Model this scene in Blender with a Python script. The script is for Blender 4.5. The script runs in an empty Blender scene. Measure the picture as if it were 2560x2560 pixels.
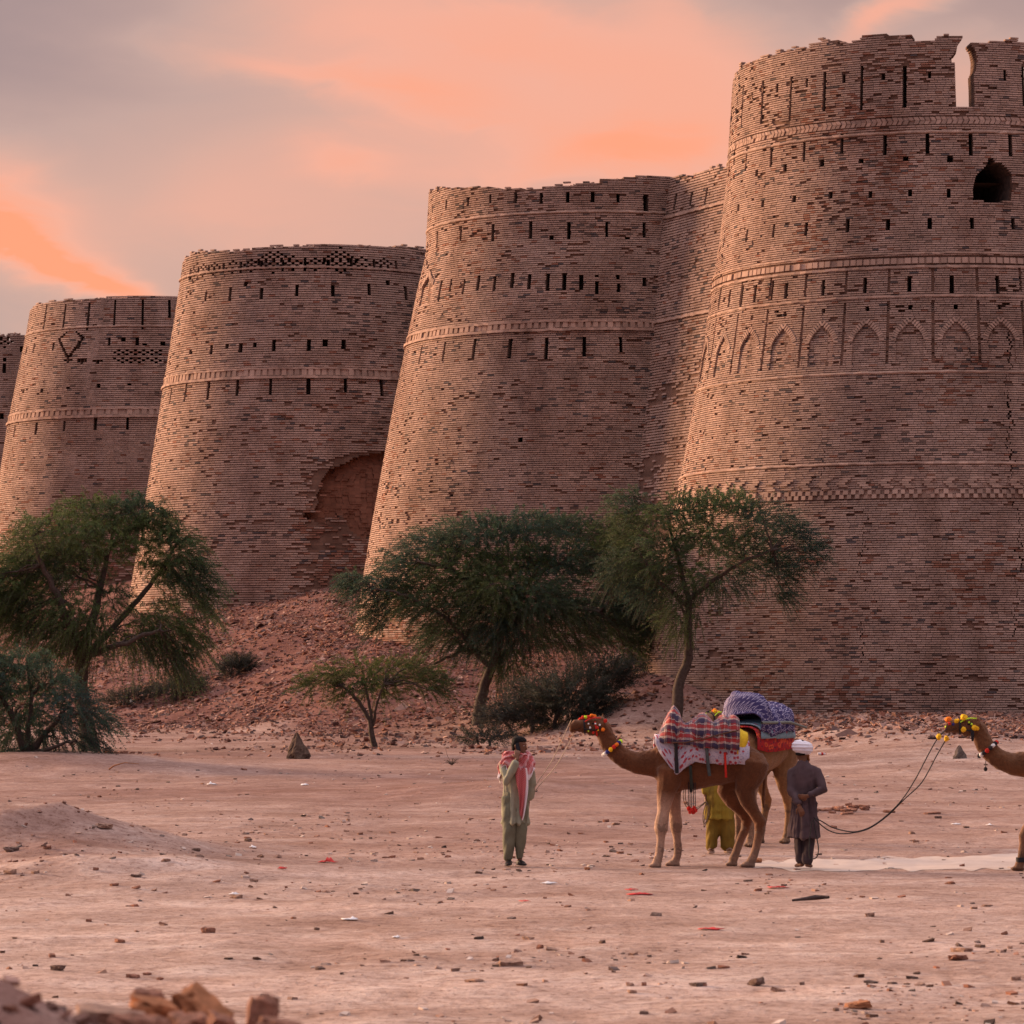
import bpy, bmesh, math, random
import numpy as np
from mathutils import Vector, Matrix, Euler
R = math.radians
sc = bpy.context.scene
COL = sc.collection
random.seed(7)
RNG = np.random.default_rng(11)

# ------------------------------------------------------------------ camera model
F = 9000.0            # focal length in pixels of the 2560 px photograph
EYE = 2.45            # height of the lens above the plain
HORIZ = 1700.0        # row of the horizon in the photograph
PITCH = math.atan((HORIZ - 1280.0) / F)
CP, SP = math.cos(PITCH), math.sin(PITCH)

def ray(u, v):
    x = (u - 1280.0) / F; y = (1280.0 - v) / F
    return np.array((x, CP - y * SP, SP + y * CP))

def P(u, v, Y):
    """point of the world at depth Y seen at photograph pixel (u, v)"""
    d = ray(u, v); t = Y / d[1]
    return Vector((d[0] * t, Y, EYE + d[2] * t))

# ------------------------------------------------------------------ noise
def _hash(ix, iy, seed):
    h = (ix.astype(np.int64) * 374761393 + iy.astype(np.int64) * 668265263 + seed * 1442695041) & 0x7fffffff
    h = ((h ^ (h >> 13)) * 1274126177) & 0x7fffffff
    h = h ^ (h >> 16)
    return (h & 0xffff) / 65535.0

def vnoise(x, y, seed=0):
    x = np.asarray(x, float); y = np.asarray(y, float)
    ix = np.floor(x); iy = np.floor(y)
    fx = x - ix; fy = y - iy
    fx = fx * fx * (3 - 2 * fx); fy = fy * fy * (3 - 2 * fy)
    a = _hash(ix, iy, seed); b = _hash(ix + 1, iy, seed)
    c = _hash(ix, iy + 1, seed); d = _hash(ix + 1, iy + 1, seed)
    return (a * (1 - fx) + b * fx) * (1 - fy) + (c * (1 - fx) + d * fx) * fy

def fbm(x, y, seed=0, oct=4):
    s = 0; a = .5
    for k in range(oct):
        s = s + a * vnoise(np.asarray(x) * 2 ** k, np.asarray(y) * 2 ** k, seed + k * 17); a *= .5
    return s / (1 - .5 ** oct)

def sstep(a, b, x):
    t = np.clip((np.asarray(x, float) - a) / (b - a), 0, 1)
    return t * t * (3 - 2 * t)

# ------------------------------------------------------------------ objects
def tag(o, label=None, cat=None, group=None, kind=None):
    if label: o['label'] = label
    if cat: o['category'] = cat
    if group: o['group'] = group
    if kind: o['kind'] = kind
    return o

def empty(name, loc=(0, 0, 0), rz=0.0):
    o = bpy.data.objects.new(name, None)
    o.empty_display_size = .2
    o.location = loc; o.rotation_euler = (0, 0, rz)
    COL.objects.link(o)
    return o

def link(name, me, mats=None, parent=None, smooth=False, local=False):
    o = bpy.data.objects.new(name, me)
    if mats:
        if not isinstance(mats, (list, tuple)): mats = [mats]
        me.materials.clear()
        for m in mats: me.materials.append(m)
    if me is not None:
        me.polygons.foreach_set('use_smooth', [bool(smooth)] * len(me.polygons))
    COL.objects.link(o)
    if parent:
        o.parent = parent
        if not local: o.matrix_parent_inverse = parent.matrix_basis.inverted()
    return o

def np_mesh(name, V, Q, col=None, mat=None):
    """mesh from a vertex array, a quad array, per-face colours and material indices"""
    V = np.ascontiguousarray(V, dtype=np.float32); Q = np.ascontiguousarray(Q, dtype=np.int32)
    me = bpy.data.meshes.new(name)
    k = Q.shape[1]
    me.vertices.add(len(V)); me.vertices.foreach_set('co', V.ravel())
    me.loops.add(Q.size); me.loops.foreach_set('vertex_index', Q.ravel())
    me.polygons.add(len(Q)); me.polygons.foreach_set('loop_start', np.arange(0, Q.size, k, dtype=np.int32))
    if mat is not None:
        me.polygons.foreach_set('material_index', np.ascontiguousarray(mat, dtype=np.int32))
    me.update(calc_edges=True)
    me.validate()
    if col is not None:
        c = np.ones((len(Q), 4), np.float32); c[:, :3] = col
        a = me.attributes.new('col', 'FLOAT_COLOR', 'FACE')
        a.data.foreach_set('color', c.ravel())
    return me

BOXQ = np.array(((0, 1, 5, 4), (3, 7, 6, 2), (0, 4, 7, 3), (1, 2, 6, 5), (4, 5, 6, 7), (0, 3, 2, 1)))

def chunk_mesh(name, pos, size, rot, rng, col, jit=.18):
    """one mesh of many broken brick pieces: pos (N,3), size (N,3) half sizes, rot (N,3) eulers"""
    N = len(pos)
    base = np.array(((-1, -1, -1), (1, -1, -1), (1, 1, -1), (-1, 1, -1), (-1, -1, 1), (1, -1, 1), (1, 1, 1), (-1, 1, 1)), float)
    v = base[None] * size[:, None, :] * (1 + rng.uniform(-jit, jit, (N, 8, 3)) * 1.6)
    cx, sx = np.cos(rot[:, 0]), np.sin(rot[:, 0]); cy, sy = np.cos(rot[:, 1]), np.sin(rot[:, 1]); cz, sz = np.cos(rot[:, 2]), np.sin(rot[:, 2])
    x, y, z = v[..., 0], v[..., 1], v[..., 2]
    y, z = y * cx[:, None] - z * sx[:, None], y * sx[:, None] + z * cx[:, None]
    x, z = x * cy[:, None] + z * sy[:, None], -x * sy[:, None] + z * cy[:, None]
    x, y = x * cz[:, None] - y * sz[:, None], x * sz[:, None] + y * cz[:, None]
    v = np.stack((x, y, z), -1) + pos[:, None, :]
    q = (BOXQ[None] + (np.arange(N) * 8)[:, None, None]).reshape(-1, 4)
    return np_mesh(name, v.reshape(-1, 3), q, np.repeat(col, 6, axis=0))

# ------------------------------------------------------------------ materials
def mat(name):
    m = bpy.data.materials.new(name); m.use_nodes = True
    nt = m.node_tree; nt.nodes.clear()
    out = nt.nodes.new('ShaderNodeOutputMaterial')
    b = nt.nodes.new('ShaderNodeBsdfPrincipled')
    nt.links.new(b.outputs[0], out.inputs[0])
    b.inputs['Specular IOR Level'].default_value = .25
    return m, nt, b

def node(nt, t, **k):
    n = nt.nodes.new(t)
    for a, v in k.items(): setattr(n, a, v)
    return n

def ramp(nt, stops, fac=None, interp='LINEAR'):
    n = nt.nodes.new('ShaderNodeValToRGB'); n.color_ramp.interpolation = interp
    e = n.color_ramp.elements
    while len(e) < len(stops): e.new(.5)
    for k, (p, c) in enumerate(stops):
        e[k].position = p; e[k].color = (*c, 1)
    if fac is not None: nt.links.new(fac, n.inputs[0])
    return n

def mixc(nt, a, b, fac, blend='MIX'):
    n = nt.nodes.new('ShaderNodeMix'); n.data_type = 'RGBA'; n.blend_type = blend
    for s, v in ((6, a), (7, b), (0, fac)):
        if isinstance(v, (int, float)): n.inputs[s].default_value = v
        elif isinstance(v, tuple): n.inputs[s].default_value = (*v, 1)
        else: nt.links.new(v, n.inputs[s])
    return n.outputs[2]

def mth(nt, op, a, b=None, c=None, clamp=False):
    n = nt.nodes.new('ShaderNodeMath'); n.operation = op; n.use_clamp = clamp
    for i, v in enumerate((a, b, c)):
        if v is None: continue
        if isinstance(v, (int, float)): n.inputs[i].default_value = v
        else: nt.links.new(v, n.inputs[i])
    return n.outputs[0]

def noise(nt, scale, detail=4, rough=.55, vec=None, dist=0.0):
    n = nt.nodes.new('ShaderNodeTexNoise')
    n.inputs['Scale'].default_value = scale; n.inputs['Detail'].default_value = detail
    n.inputs['Roughness'].default_value = rough; n.inputs['Distortion'].default_value = dist
    if vec is not None: nt.links.new(vec, n.inputs['Vector'])
    return n.outputs['Fac']

def objco(nt):
    return nt.nodes.new('ShaderNodeTexCoord').outputs['Object']

def bump(nt, b, h, strength=.4, dist=.02):
    n = nt.nodes.new('ShaderNodeBump'); n.inputs['Strength'].default_value = strength; n.inputs['Distance'].default_value = dist
    nt.links.new(h, n.inputs['Height']); nt.links.new(n.outputs[0], b.inputs['Normal'])

def simple(name, color, rough=.85, var=.25, scale=8.0, bmp=0.0, sheen=0.0):
    """plain material whose colour wanders a little with a noise"""
    m, nt, b = mat(name)
    f = noise(nt, scale, 5, .6, objco(nt))
    lo = tuple(c * (1 - var) for c in color); hi = tuple(min(1, c * (1 + var)) for c in color)
    r = ramp(nt, ((.3, lo), (.7, hi)), f)
    nt.links.new(r.outputs[0], b.inputs['Base Color'])
    b.inputs['Roughness'].default_value = rough
    if sheen: b.inputs['Sheen Weight'].default_value = sheen
    if bmp: bump(nt, b, f, bmp, .02)
    return m

def attr_mat(name, rough=.95, nscale=3.0, nlo=.75, nhi=1.2, bmp=.3, bscale=40.0, trans=0.0):
    """colour comes from the per-face attribute, mottled by a noise"""
    m, nt, b = mat(name)
    a = nt.nodes.new('ShaderNodeAttribute'); a.attribute_name = 'col'
    co = objco(nt)
    f = noise(nt, nscale, 4, .6, co)
    r = ramp(nt, ((.25, (nlo,) * 3), (.75, (nhi,) * 3)), f)
    c = mixc(nt, a.outputs['Color'], r.outputs[0], 1.0, 'MULTIPLY')
    nt.links.new(c, b.inputs['Base Color'])
    b.inputs['Roughness'].default_value = rough
    if bmp: bump(nt, b, noise(nt, bscale, 3, .6, co), bmp, .01)
    if trans:
        tr = nt.nodes.new('ShaderNodeBsdfTranslucent'); nt.links.new(c, tr.inputs[0])
        mx = nt.nodes.new('ShaderNodeMixShader'); mx.inputs[0].default_value = trans
        nt.links.new(b.outputs[0], mx.inputs[1]); nt.links.new(tr.outputs[0], mx.inputs[2])
        out = [n for n in nt.nodes if n.type == 'OUTPUT_MATERIAL'][0]
        nt.links.new(mx.outputs[0], out.inputs[0])
    return m
# ------------------------------------------------------------------ camera
cam = bpy.data.cameras.new('camera')
cam.sensor_width = 36; cam.sensor_fit = 'HORIZONTAL'
cam.lens = 36.0 * F / 2560.0
cam.clip_start = .5; cam.clip_end = 9000
cam.dof.use_dof = True; cam.dof.focus_distance = 72.0; cam.dof.aperture_fstop = 6.6
co = bpy.data.objects.new('camera', cam); COL.objects.link(co)
co.location = (0, 0, EYE); co.rotation_euler = (math.pi / 2 + PITCH, 0, 0)
sc.camera = co

# ------------------------------------------------------------------ light
SUN_EL, SUN_AZ = R(10), R(-121)          # azimuth measured from "towards the camera", negative = left
sd = bpy.data.lights.new('sun', 'SUN'); sd.energy = 5.0; sd.angle = R(20); sd.color = (1.0, .62, .36)
so = bpy.data.objects.new('sun', sd); COL.objects.link(so)
sun_dir = Vector((math.sin(SUN_AZ) * math.cos(SUN_EL), -math.cos(SUN_AZ) * math.cos(SUN_EL), math.sin(SUN_EL)))
so.rotation_euler = (-sun_dir).to_track_quat('-Z', 'Y').to_euler()
so.location = sun_dir * 300

w = bpy.data.worlds.new('World'); sc.world = w; w.use_nodes = True
nt = w.node_tree; nt.nodes.clear()
wo = node(nt, 'ShaderNodeOutputWorld')
sky = node(nt, 'ShaderNodeTexSky'); sky.sky_type = 'NISHITA'; sky.sun_disc = False
sky.sun_elevation = SUN_EL; sky.sun_rotation = math.atan2(sun_dir.x, sun_dir.y)
sky.dust_density = 1.0; sky.air_density = 1.0; sky.ozone_density = 3.0
b1 = node(nt, 'ShaderNodeBackground'); b1.inputs[1].default_value = .05
nt.links.new(sky.outputs[0], b1.inputs[0])
tc = node(nt, 'ShaderNodeTexCoord'); sp = node(nt, 'ShaderNodeSeparateXYZ')
nt.links.new(tc.outputs['Generated'], sp.inputs[0])
az = mth(nt, 'ARCTAN2', sp.outputs[0], sp.outputs[1]); el = mth(nt, 'ARCSINE', sp.outputs[2])
# the cloud sheet: streaks of lit cloud over a mauve veil, in azimuth and elevation
cv = node(nt, 'ShaderNodeCombineXYZ'); nt.links.new(mth(nt, 'MULTIPLY', az, 1.0), cv.inputs[0]); nt.links.new(mth(nt, 'MULTIPLY', el, 2.6), cv.inputs[1])
n1 = noise(nt, 11.0, 5, .5, cv.outputs[0], .6); n2 = noise(nt, 34.0, 5, .55, cv.outputs[0], .8)
wa = mth(nt, 'MULTIPLY', mth(nt, 'SUBTRACT', n1, .5), .05); wb = mth(nt, 'MULTIPLY', mth(nt, 'SUBTRACT', n2, .5), .016)
azw = mth(nt, 'ADD', az, wa); elw = mth(nt, 'ADD', el, wb)
BLOBS = ((1180, 70, 560, 120, 8, .80), (800, 200, 420, 45, 9, .42), (1120, 250, 300, 90, 14, .30), (1480, 395, 280, 60, -6, .50), (1740, 330, 260, 200, 0, .6), (1000, 330, 700, 260, 0, .28), (1100, 500, 1300, 420, 0, .32), (60, 120, 420, 300, 0, -.16),
         (190, 690, 320, 50, 31, 1.15), (0, 540, 260, 110, 30, .75), (2230, 45, 190, 34, -24, .8), (2420, 210, 170, 110, 0, .55),
         (560, 560, 420, 150, 12, .25), (900, 395, 110, 40, 5, .35), (1650, 20, 160, 60, 20, .35))
tot = None
for (u, v, su, sv, an, amp) in BLOBS:
    a0 = (u - 1280) / F; e0 = (HORIZ - v) / F; ca, sa = math.cos(R(-an)), math.sin(R(-an))
    dx = mth(nt, 'SUBTRACT', azw, a0); dy = mth(nt, 'SUBTRACT', elw, e0)
    p = mth(nt, 'DIVIDE', mth(nt, 'ADD', mth(nt, 'MULTIPLY', dx, ca), mth(nt, 'MULTIPLY', dy, sa)), su / F)
    q = mth(nt, 'DIVIDE', mth(nt, 'SUBTRACT', mth(nt, 'MULTIPLY', dy, ca), mth(nt, 'MULTIPLY', dx, sa)), sv / F)
    d2 = mth(nt, 'ADD', mth(nt, 'MULTIPLY', p, p), mth(nt, 'MULTIPLY', q, q))
    g = mth(nt, 'MULTIPLY', mth(nt, 'EXPONENT', mth(nt, 'MULTIPLY', d2, -.8)), amp)
    tot = g if tot is None else mth(nt, 'ADD', tot, g)
tot = mth(nt, 'ADD', tot, mth(nt, 'MULTIPLY', mth(nt, 'SUBTRACT', n1, .5), .26))
tot = mth(nt, 'ADD', tot, mth(nt, 'MULTIPLY', mth(nt, 'SUBTRACT', n2, .5), .10))
tot = mth(nt, 'ADD', tot, mth(nt, 'MULTIPLY', mth(nt, 'SUBTRACT', .19, el), 1.6))      # warmer towards the horizon
tot = mth(nt, 'MULTIPLY', tot, .66)
low = ramp(nt, ((.0, (.36, .24, .222)), (.20, (.50, .318, .268)), (.38, (.61, .347, .27)), (.62, (.81, .372, .256)), (.80, (.86, .352, .218)), (1.0, (.95, .31, .15))), tot)
# higher up and behind the viewer the sky is a pale even lavender
hi = ramp(nt, ((0.0, (.15, .125, .175)), (.3, (.25, .205, .26)), (.6, (.90, .78, .83)), (1.0, (2.6, 2.2, 2.25))), mth(nt, 'DIVIDE', el, 1.5))
back = mth(nt, 'MULTIPLY_ADD', sp.outputs[1], -.5, .5)            # 1 behind the viewer
fac = mth(nt, 'MAXIMUM', mth(nt, 'SMOOTHSTEP' if False else 'MULTIPLY', mth(nt, 'SUBTRACT', el, .22), 3.0, clamp=True), mth(nt, 'MULTIPLY', mth(nt, 'SUBTRACT', back, .35), 3.0, clamp=True), clamp=True)
cc = mixc(nt, low.outputs[0], hi.outputs[0], fac)
b2 = node(nt, 'ShaderNodeBackground'); b2.inputs[1].default_value = .76
nt.links.new(cc, b2.inputs[0])
ad = node(nt, 'ShaderNodeMixShader'); ad.inputs[0].default_value = .86      # the veil of cloud over the clear sky
nt.links.new(b1.outputs[0], ad.inputs[1]); nt.links.new(b2.outputs[0], ad.inputs[2])
nt.links.new(ad.outputs[0], wo.inputs[0])

sc.view_settings.view_transform = 'Standard'; sc.view_settings.look = 'None'
sc.view_settings.exposure = .75; sc.view_settings.gamma = 1
try: sc.view_settings.use_curve_mapping = False
except Exception: pass
sc.render.engine = 'CYCLES'
sc.cycles.use_denoising = True
sc.cycles.max_bounces = 5; sc.cycles.diffuse_bounces = 3; sc.cycles.transparent_max_bounces = 6
sc.cycles.sample_clamp_indirect = 4
# ------------------------------------------------------------------ the fort's plan and the lie of the land
#          axis x, y, top radius, batter
TOW = ((14.03, 119.1), (3.34, 143.0), (-9.45, 173.5), (-19.9, 197.0), (-30.0, 219.0))
AX = np.array(((28.0, 88.0),) + TOW + ((-42.0, 245.0),))
#  talus height and run at those stations
TH = np.array((.0, .25, 3.1, 4.3, 5.2, 5.5, 5.5)); TR = np.array((6, 6, 12, 15, 16, 16, 16.))

def fort_dist(X, Y):
    best = np.full(np.shape(X), 1e9); par = np.zeros(np.shape(X))
    for k in range(len(AX) - 1):
        a, b = AX[k], AX[k + 1]; d = b - a; L = (d * d).sum()
        t = np.clip(((X - a[0]) * d[0] + (Y - a[1]) * d[1]) / L, 0, 1)
        dist = np.hypot(X - a[0] - t * d[0], Y - a[1] - t * d[1])
        m = dist < best
        best = np.where(m, dist, best); par = np.where(m, k + t, par)
    return best, par

def H(X, Y):
    X = np.asarray(X, float); Y = np.asarray(Y, float)
    z = .0083 * np.clip(Y - 47, 0, 180)
    z = z + .62 * sstep(6, 11, X - (Y - 109) * .0) * sstep(76, 110, Y) * (1 - sstep(118, 150, Y) * .5)
    d, p = fort_dist(X, Y)
    th = np.interp(p, np.arange(len(TH)), TH); tr = np.interp(p, np.arange(len(TR)), TR)
    wob = (fbm(X / 6, Y / 6, 5, 3) - .5) * 5
    t = np.clip((10 + tr - d + wob) / tr, 0, 1.6)
    z = z + th * np.where(t < 1, t * t * (1.6 - .6 * t), 1 + (t - 1) * .75)
    # drift of rubble against the left foot of the nearest tower
    z = z + 1.75 * np.exp(-(((X - 5.0) / 3.4) ** 2 + ((Y - 116.0) / 5.5) ** 2))
    # sand banks
    z = z + .78 * np.exp(-(((X + 6.9) / 2.1) ** 2 + ((Y - 49.5) / 2.3) ** 2)) * (.80 + .4 * fbm(X * 1.3, Y * 1.0, 3, 3))
    z = z + .22 * np.exp(-(((X + 5.0) / 1.9) ** 2 + ((Y - 45.5) / 2.4) ** 2)) * (.6 + .8 * fbm(X * 1.5, Y * 1.2, 13, 3))
    z = z + .42 * np.exp(-(((X + 11.5) / 4.0) ** 2 + ((Y - 87.0) / 4.5) ** 2))
    z = z + .22 * np.exp(-(((X - .2) / 2.2) ** 2 + ((Y - 72.0) / 3.0) ** 2))
    z = z + 1.60 * np.exp(-(((X + 2.1) / 2.1) ** 2 + ((Y - 11.3) / 1.7) ** 2))
    # gentle unevenness
    amp = .10 * sstep(20, 60, Y) + .03
    z = z + (fbm(X / 5.0, Y / 7.0, 9, 4) - .5) * amp + (fbm(X / .9, Y / 1.1, 21, 4) - .5) * (.035 * (1 + t * 2.0) + .045 * sstep(18, 26, Y) * sstep(120, 90, Y))
    z = z + (fbm(X / .35, Y / .35, 61, 3) - .5) * .12 * np.exp(-(((X + 2.1) / 2.2) ** 2 + ((Y - 11.3) / 2.0) ** 2)) + (fbm(X / .7, Y / .7, 62, 3) - .5) * .12 * np.exp(-(((X + 7.0) / 2.4) ** 2 + ((Y - 48.5) / 3.0) ** 2))
    # keep the standing places level
    for sx, sy, sr in ((.04, 47.4, 1.0), (2.2, 47.4, 1.6), (3.6, 46.9, 1.0), (2.75, 50.2, 1.0), (6.3, 46.6, 1.2)):
        m = np.exp(-(((X - sx) / sr) ** 2 + ((Y - sy) / sr) ** 2) ** 2); z = z * (1 - m) + m * .0083 * np.clip(Y - 47, 0, 9)
    return z

def Hs(x, y): return float(H(np.array([x]), np.array([y]))[0])

def on_ground(u, v, ymin=20.0, ymax=150.0):
    """where the view ray of a photograph pixel meets the ground"""
    d = ray(u, v); Y = np.linspace(ymin, ymax, 5000)
    X = d[0] / d[1] * Y; Z = EYE + d[2] / d[1] * Y
    h = H(X, Y); k = np.argmax(Z <= h)
    return Vector((X[k], Y[k], h[k]))

def ground():
    def axis(parts):
        a = np.concatenate([np.arange(s, e, st) for s, e, st in parts]); return a
    xs = axis(((-3000, -400, 400), (-400, -60, 40), (-60, -20, 2.0), (-20, 26, .22), (26, 60, 2.0), (60, 400, 40), (400, 3001, 400)))
    ys = axis(((-60, 4, 8), (4, 18, .2), (18, 70, .25), (70, 125, .35), (125, 190, .6), (190, 260, 2.5), (260, 600, 40), (600, 6001, 600)))
    X, Y = np.meshgrid(xs, ys)
    Z = H(X, Y)
    V = np.stack((X, Y, Z), -1).reshape(-1, 3)
    n, m = len(ys), len(xs)
    i = np.arange(n - 1)[:, None] * m + np.arange(m - 1)[None]
    Q = np.stack((i, i + 1, i + m + 1, i + m), -1).reshape(-1, 4)
    me = np_mesh('ground', V, Q)
    ma, nt, b = mat('dusty ground')
    co = nt.nodes.new('ShaderNodeNewGeometry').outputs['Position']
    mp = node(nt, 'ShaderNodeMapping'); nt.links.new(co, mp.inputs[0]); mp.inputs['Scale'].default_value = (1, .35, 1)
    big = noise(nt, .16, 4, .55, co, .5)
    mid = noise(nt, .95, 8, .68, co, .4)
    fine = noise(nt, 6.5, 6, .72, co)
    spk = noise(nt, 17.0, 4, .65, co)
    c = ramp(nt, ((.30, (.285, .178, .134)), (.43, (.425, .295, .242)), (.53, (.53, .392, .335)), (.65, (.68, .55, .485))), mid).outputs[0]
    c2 = ramp(nt, ((.32, (.33, .205, .157)), (.5, (.465, .33, .276)), (.68, (.59, .46, .405)))  , big).outputs[0]
    c = mixc(nt, c, c2, .42)
    f = ramp(nt, ((.34, (.55, .46, .42)), (.48, (.95, .94, .93)), (.62, (1.16, 1.15, 1.14))), fine).outputs[0]
    c = mixc(nt, c, f, .9, 'MULTIPLY')
    s = ramp(nt, ((.33, (.30, .18, .15)), (.43, (1, 1, 1)), (.62, (1, 1, 1)), (.72, (1.25, 1.25, 1.25))), spk).outputs[0]
    c = mixc(nt, c, s, .85, 'MULTIPLY')
    # long worn tracks crossing the plain
    wv = node(nt, 'ShaderNodeTexWave'); wv.wave_type = 'BANDS'; wv.bands_direction = 'Y'; wv.inputs['Scale'].default_value = .06; wv.inputs['Distortion'].default_value = 6.0; wv.inputs['Detail'].default_value = 3; wv.inputs['Detail Scale'].default_value = .4
    nt.links.new(co, wv.inputs['Vector'])
    tr_ = ramp(nt, ((.0, (.84, .80, .78)), (.25, (1, 1, 1)), (.8, (1, 1, 1)), (1.0, (1.13, 1.13, 1.13))), wv.outputs['Fac']).outputs[0]
    c = mixc(nt, c, tr_, .8, 'MULTIPLY')
    # the slope under the walls is redder: crumbled brick; farther out, painted shade
    a = nt.nodes.new('ShaderNodeAttribute'); a.attribute_name = 'brickdust_shade'
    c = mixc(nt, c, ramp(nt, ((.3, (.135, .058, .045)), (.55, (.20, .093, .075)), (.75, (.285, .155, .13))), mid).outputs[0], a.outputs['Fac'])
    nt.links.new(c, b.inputs['Base Color']); b.inputs['Roughness'].default_value = 1.0; b.inputs['Specular IOR Level'].default_value = .1
    hh = mth(nt, 'ADD', mth(nt, 'MULTIPLY', fine, .7), mth(nt, 'MULTIPLY', mid, 1.2))
    bump(nt, b, hh, 1.0, .09)
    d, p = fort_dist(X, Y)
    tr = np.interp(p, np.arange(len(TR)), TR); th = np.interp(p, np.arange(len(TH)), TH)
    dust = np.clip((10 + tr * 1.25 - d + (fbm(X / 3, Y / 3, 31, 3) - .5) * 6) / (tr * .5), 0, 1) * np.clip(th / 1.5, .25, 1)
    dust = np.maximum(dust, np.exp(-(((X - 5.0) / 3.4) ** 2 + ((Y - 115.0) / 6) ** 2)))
    dust = np.maximum(dust, np.clip(.66 * sstep(66, 34, d) * (.35 + 1.0 * fbm(X / 5, Y / 9, 71, 4)), 0, .72) * (1 - .40 * sstep(2, 9, X)))  # shade of fort and trees painted into the ground as browner colour
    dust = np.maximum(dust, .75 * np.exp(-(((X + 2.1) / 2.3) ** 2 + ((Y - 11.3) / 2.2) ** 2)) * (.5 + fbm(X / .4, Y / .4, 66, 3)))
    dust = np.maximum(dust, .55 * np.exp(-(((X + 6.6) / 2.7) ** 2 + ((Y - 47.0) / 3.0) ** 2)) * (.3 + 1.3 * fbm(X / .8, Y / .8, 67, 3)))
    at = me.attributes.new('brickdust_shade', 'FLOAT', 'POINT'); at.data.foreach_set('value', dust.astype(np.float32).ravel())
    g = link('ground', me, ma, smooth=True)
    tag(g, 'dusty pinkish plain strewn with brick bits, rising to the fort', kind='structure')

    # pale trodden strip crossing the plain on the right
    def strip(pu, w, n=150):
        V = []; 
        for k in range(n):
            u = 1880 + (2900 - 1880) * k / (n - 1)
            v0, v1 = np.interp(u, (1850, 1980, 2400, 2560, 2900), (2162, 2150, 2141, 2137, 2130)), np.interp(u, (1850, 1980, 2400, 2560, 2900), (2164, 2176, 2176, 2170, 2164))
            for j in range(9):
                vv = v1 + (v0 - v1) * j / 8 + (float(vnoise(u / 30., j * 1.0, 5)) - .5) * 9 * (j in (0, 8))
                q = on_ground(u, vv, 30, 80); V.append((q.x, q.y, q.z + .005))
        Q = [(k * 9 + j, (k + 1) * 9 + j, (k + 1) * 9 + j + 1, k * 9 + j + 1) for k in range(n - 1) for j in range(8)]
        return np_mesh('path', np.array(V), np.array(Q))
    ma, nt, b = mat('pale dust'); co = objco(nt)
    r = ramp(nt, ((.3, (.46, .365, .315)), (.7, (.58, .48, .42))), noise(nt, 2.5, 6, .7, co))
    nt.links.new(r.outputs[0], b.inputs['Base Color']); b.inputs['Roughness'].default_value = 1
    tag(link('path', strip(0, 0), ma, smooth=True), 'pale trodden strip of dust crossing the plain behind the turbaned man', kind='structure')
ground()
# ------------------------------------------------------------------ brick surfaces
S0 = 8.0     # reference radius: s = angle * S0

class Tower:
    """a battered round bastion; s is angle*S0 measured from the side facing the camera, + to the right"""
    def __init__(t, ax, prof, zb, apex):
        t.cx, t.cy = ax; t.z = np.array([p[0] for p in prof]); t.r = np.array([p[1] for p in prof]); t.zb = zb
    def rad(t, z): return np.interp(z, t.z, t.r)
    def map(t, s, z, off):
        a = s / S0; r = t.rad(z) + off
        return np.stack((t.cx + r * np.sin(a), t.cy - r * np.cos(a), z + 0 * s), -1)
    def fac(t, z): return S0 / t.rad(z)
    def hit(t, u, v):
        d = ray(u, v); Y = np.linspace(t.cy - 12, t.cy + 1, 700)
        X = d[0] / d[1] * Y; Z = EYE + d[2] / d[1] * Y
        g = np.hypot(X - t.cx, Y - t.cy) - t.rad(Z)
        k = int(np.argmax(g <= 0)) if (g <= 0).any() else int(np.argmin(g))
        a = math.atan2(X[k] - t.cx, t.cy - Y[k])
        return a * S0, float(Z[k])

class Wall:
    """a battered straight curtain from p0 to p1, outward normal towards the camera"""
    def __init__(t, p0, p1, ztop, bat, zb, back=0.0):
        t.p0 = np.array(p0, float); d = np.array(p1, float) - t.p0; t.L = float(np.hypot(*d)); t.d = d / t.L
        n = np.array((t.d[1], -t.d[0])); t.n = n if n[1] < 0 else -n
        t.zt = ztop; t.bat = bat; t.zb = zb; t.p0 = t.p0 - t.n * back
    def map(t, s, z, off):
        o = t.bat * (t.zt - z) + off
        return np.stack((t.p0[0] + t.d[0] * s + t.n[0] * o, t.p0[1] + t.d[1] * s + t.n[1] * o, z + 0 * s), -1)
    def fac(t, z): return 1.0 + 0 * z
    def hit(t, u, v):
        d = ray(u, v); Y = np.linspace(60, 240, 6000); X = d[0] / d[1] * Y; Z = EYE + d[2] / d[1] * Y
        g = (X - t.p0[0]) * t.n[0] + (Y - t.p0[1]) * t.n[1] - t.bat * (t.zt - Z)
        k = int(np.argmax(g <= 0))
        return float((X[k] - t.p0[0]) * t.d[0] + (Y[k] - t.p0[1]) * t.d[1]), float(Z[k])

def scan(poly, z):
    """spans of a polygon (s, z) at height z"""
    xs = []
    n = len(poly)
    for i in range(n):
        (x0, z0), (x1, z1) = poly[i], poly[(i + 1) % n]
        if (z0 <= z < z1) or (z1 <= z < z0): xs.append(x0 + (x1 - x0) * (z - z0) / (z1 - z0))
    xs.sort()
    return [(xs[i], xs[i + 1]) for i in range(0, len(xs) - 1, 2)]

def cut(a, b, voids):
    out = [(a, b)]
    for va, vb in voids:
        nx = []
        for p, q in out:
            if vb <= p or va >= q: nx.append((p, q)); continue
            if va > p: nx.append((p, va))
            if vb < q: nx.append((vb, q))
        out = nx
    return out

PAL = np.array(((.385, .256, .204), (.40, .268, .214), (.372, .243, .190), (.412, .278, .224), (.365, .244, .200), (.388, .260, .213)))
DARK = np.array(((.13, .095, .085), (.17, .115, .095), (.12, .092, .085), (.20, .13, .105), (.09, .072, .072)))
REDS = np.array(((.27, .125, .085), (.25, .11, .075), (.29, .15, .105)))

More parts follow.
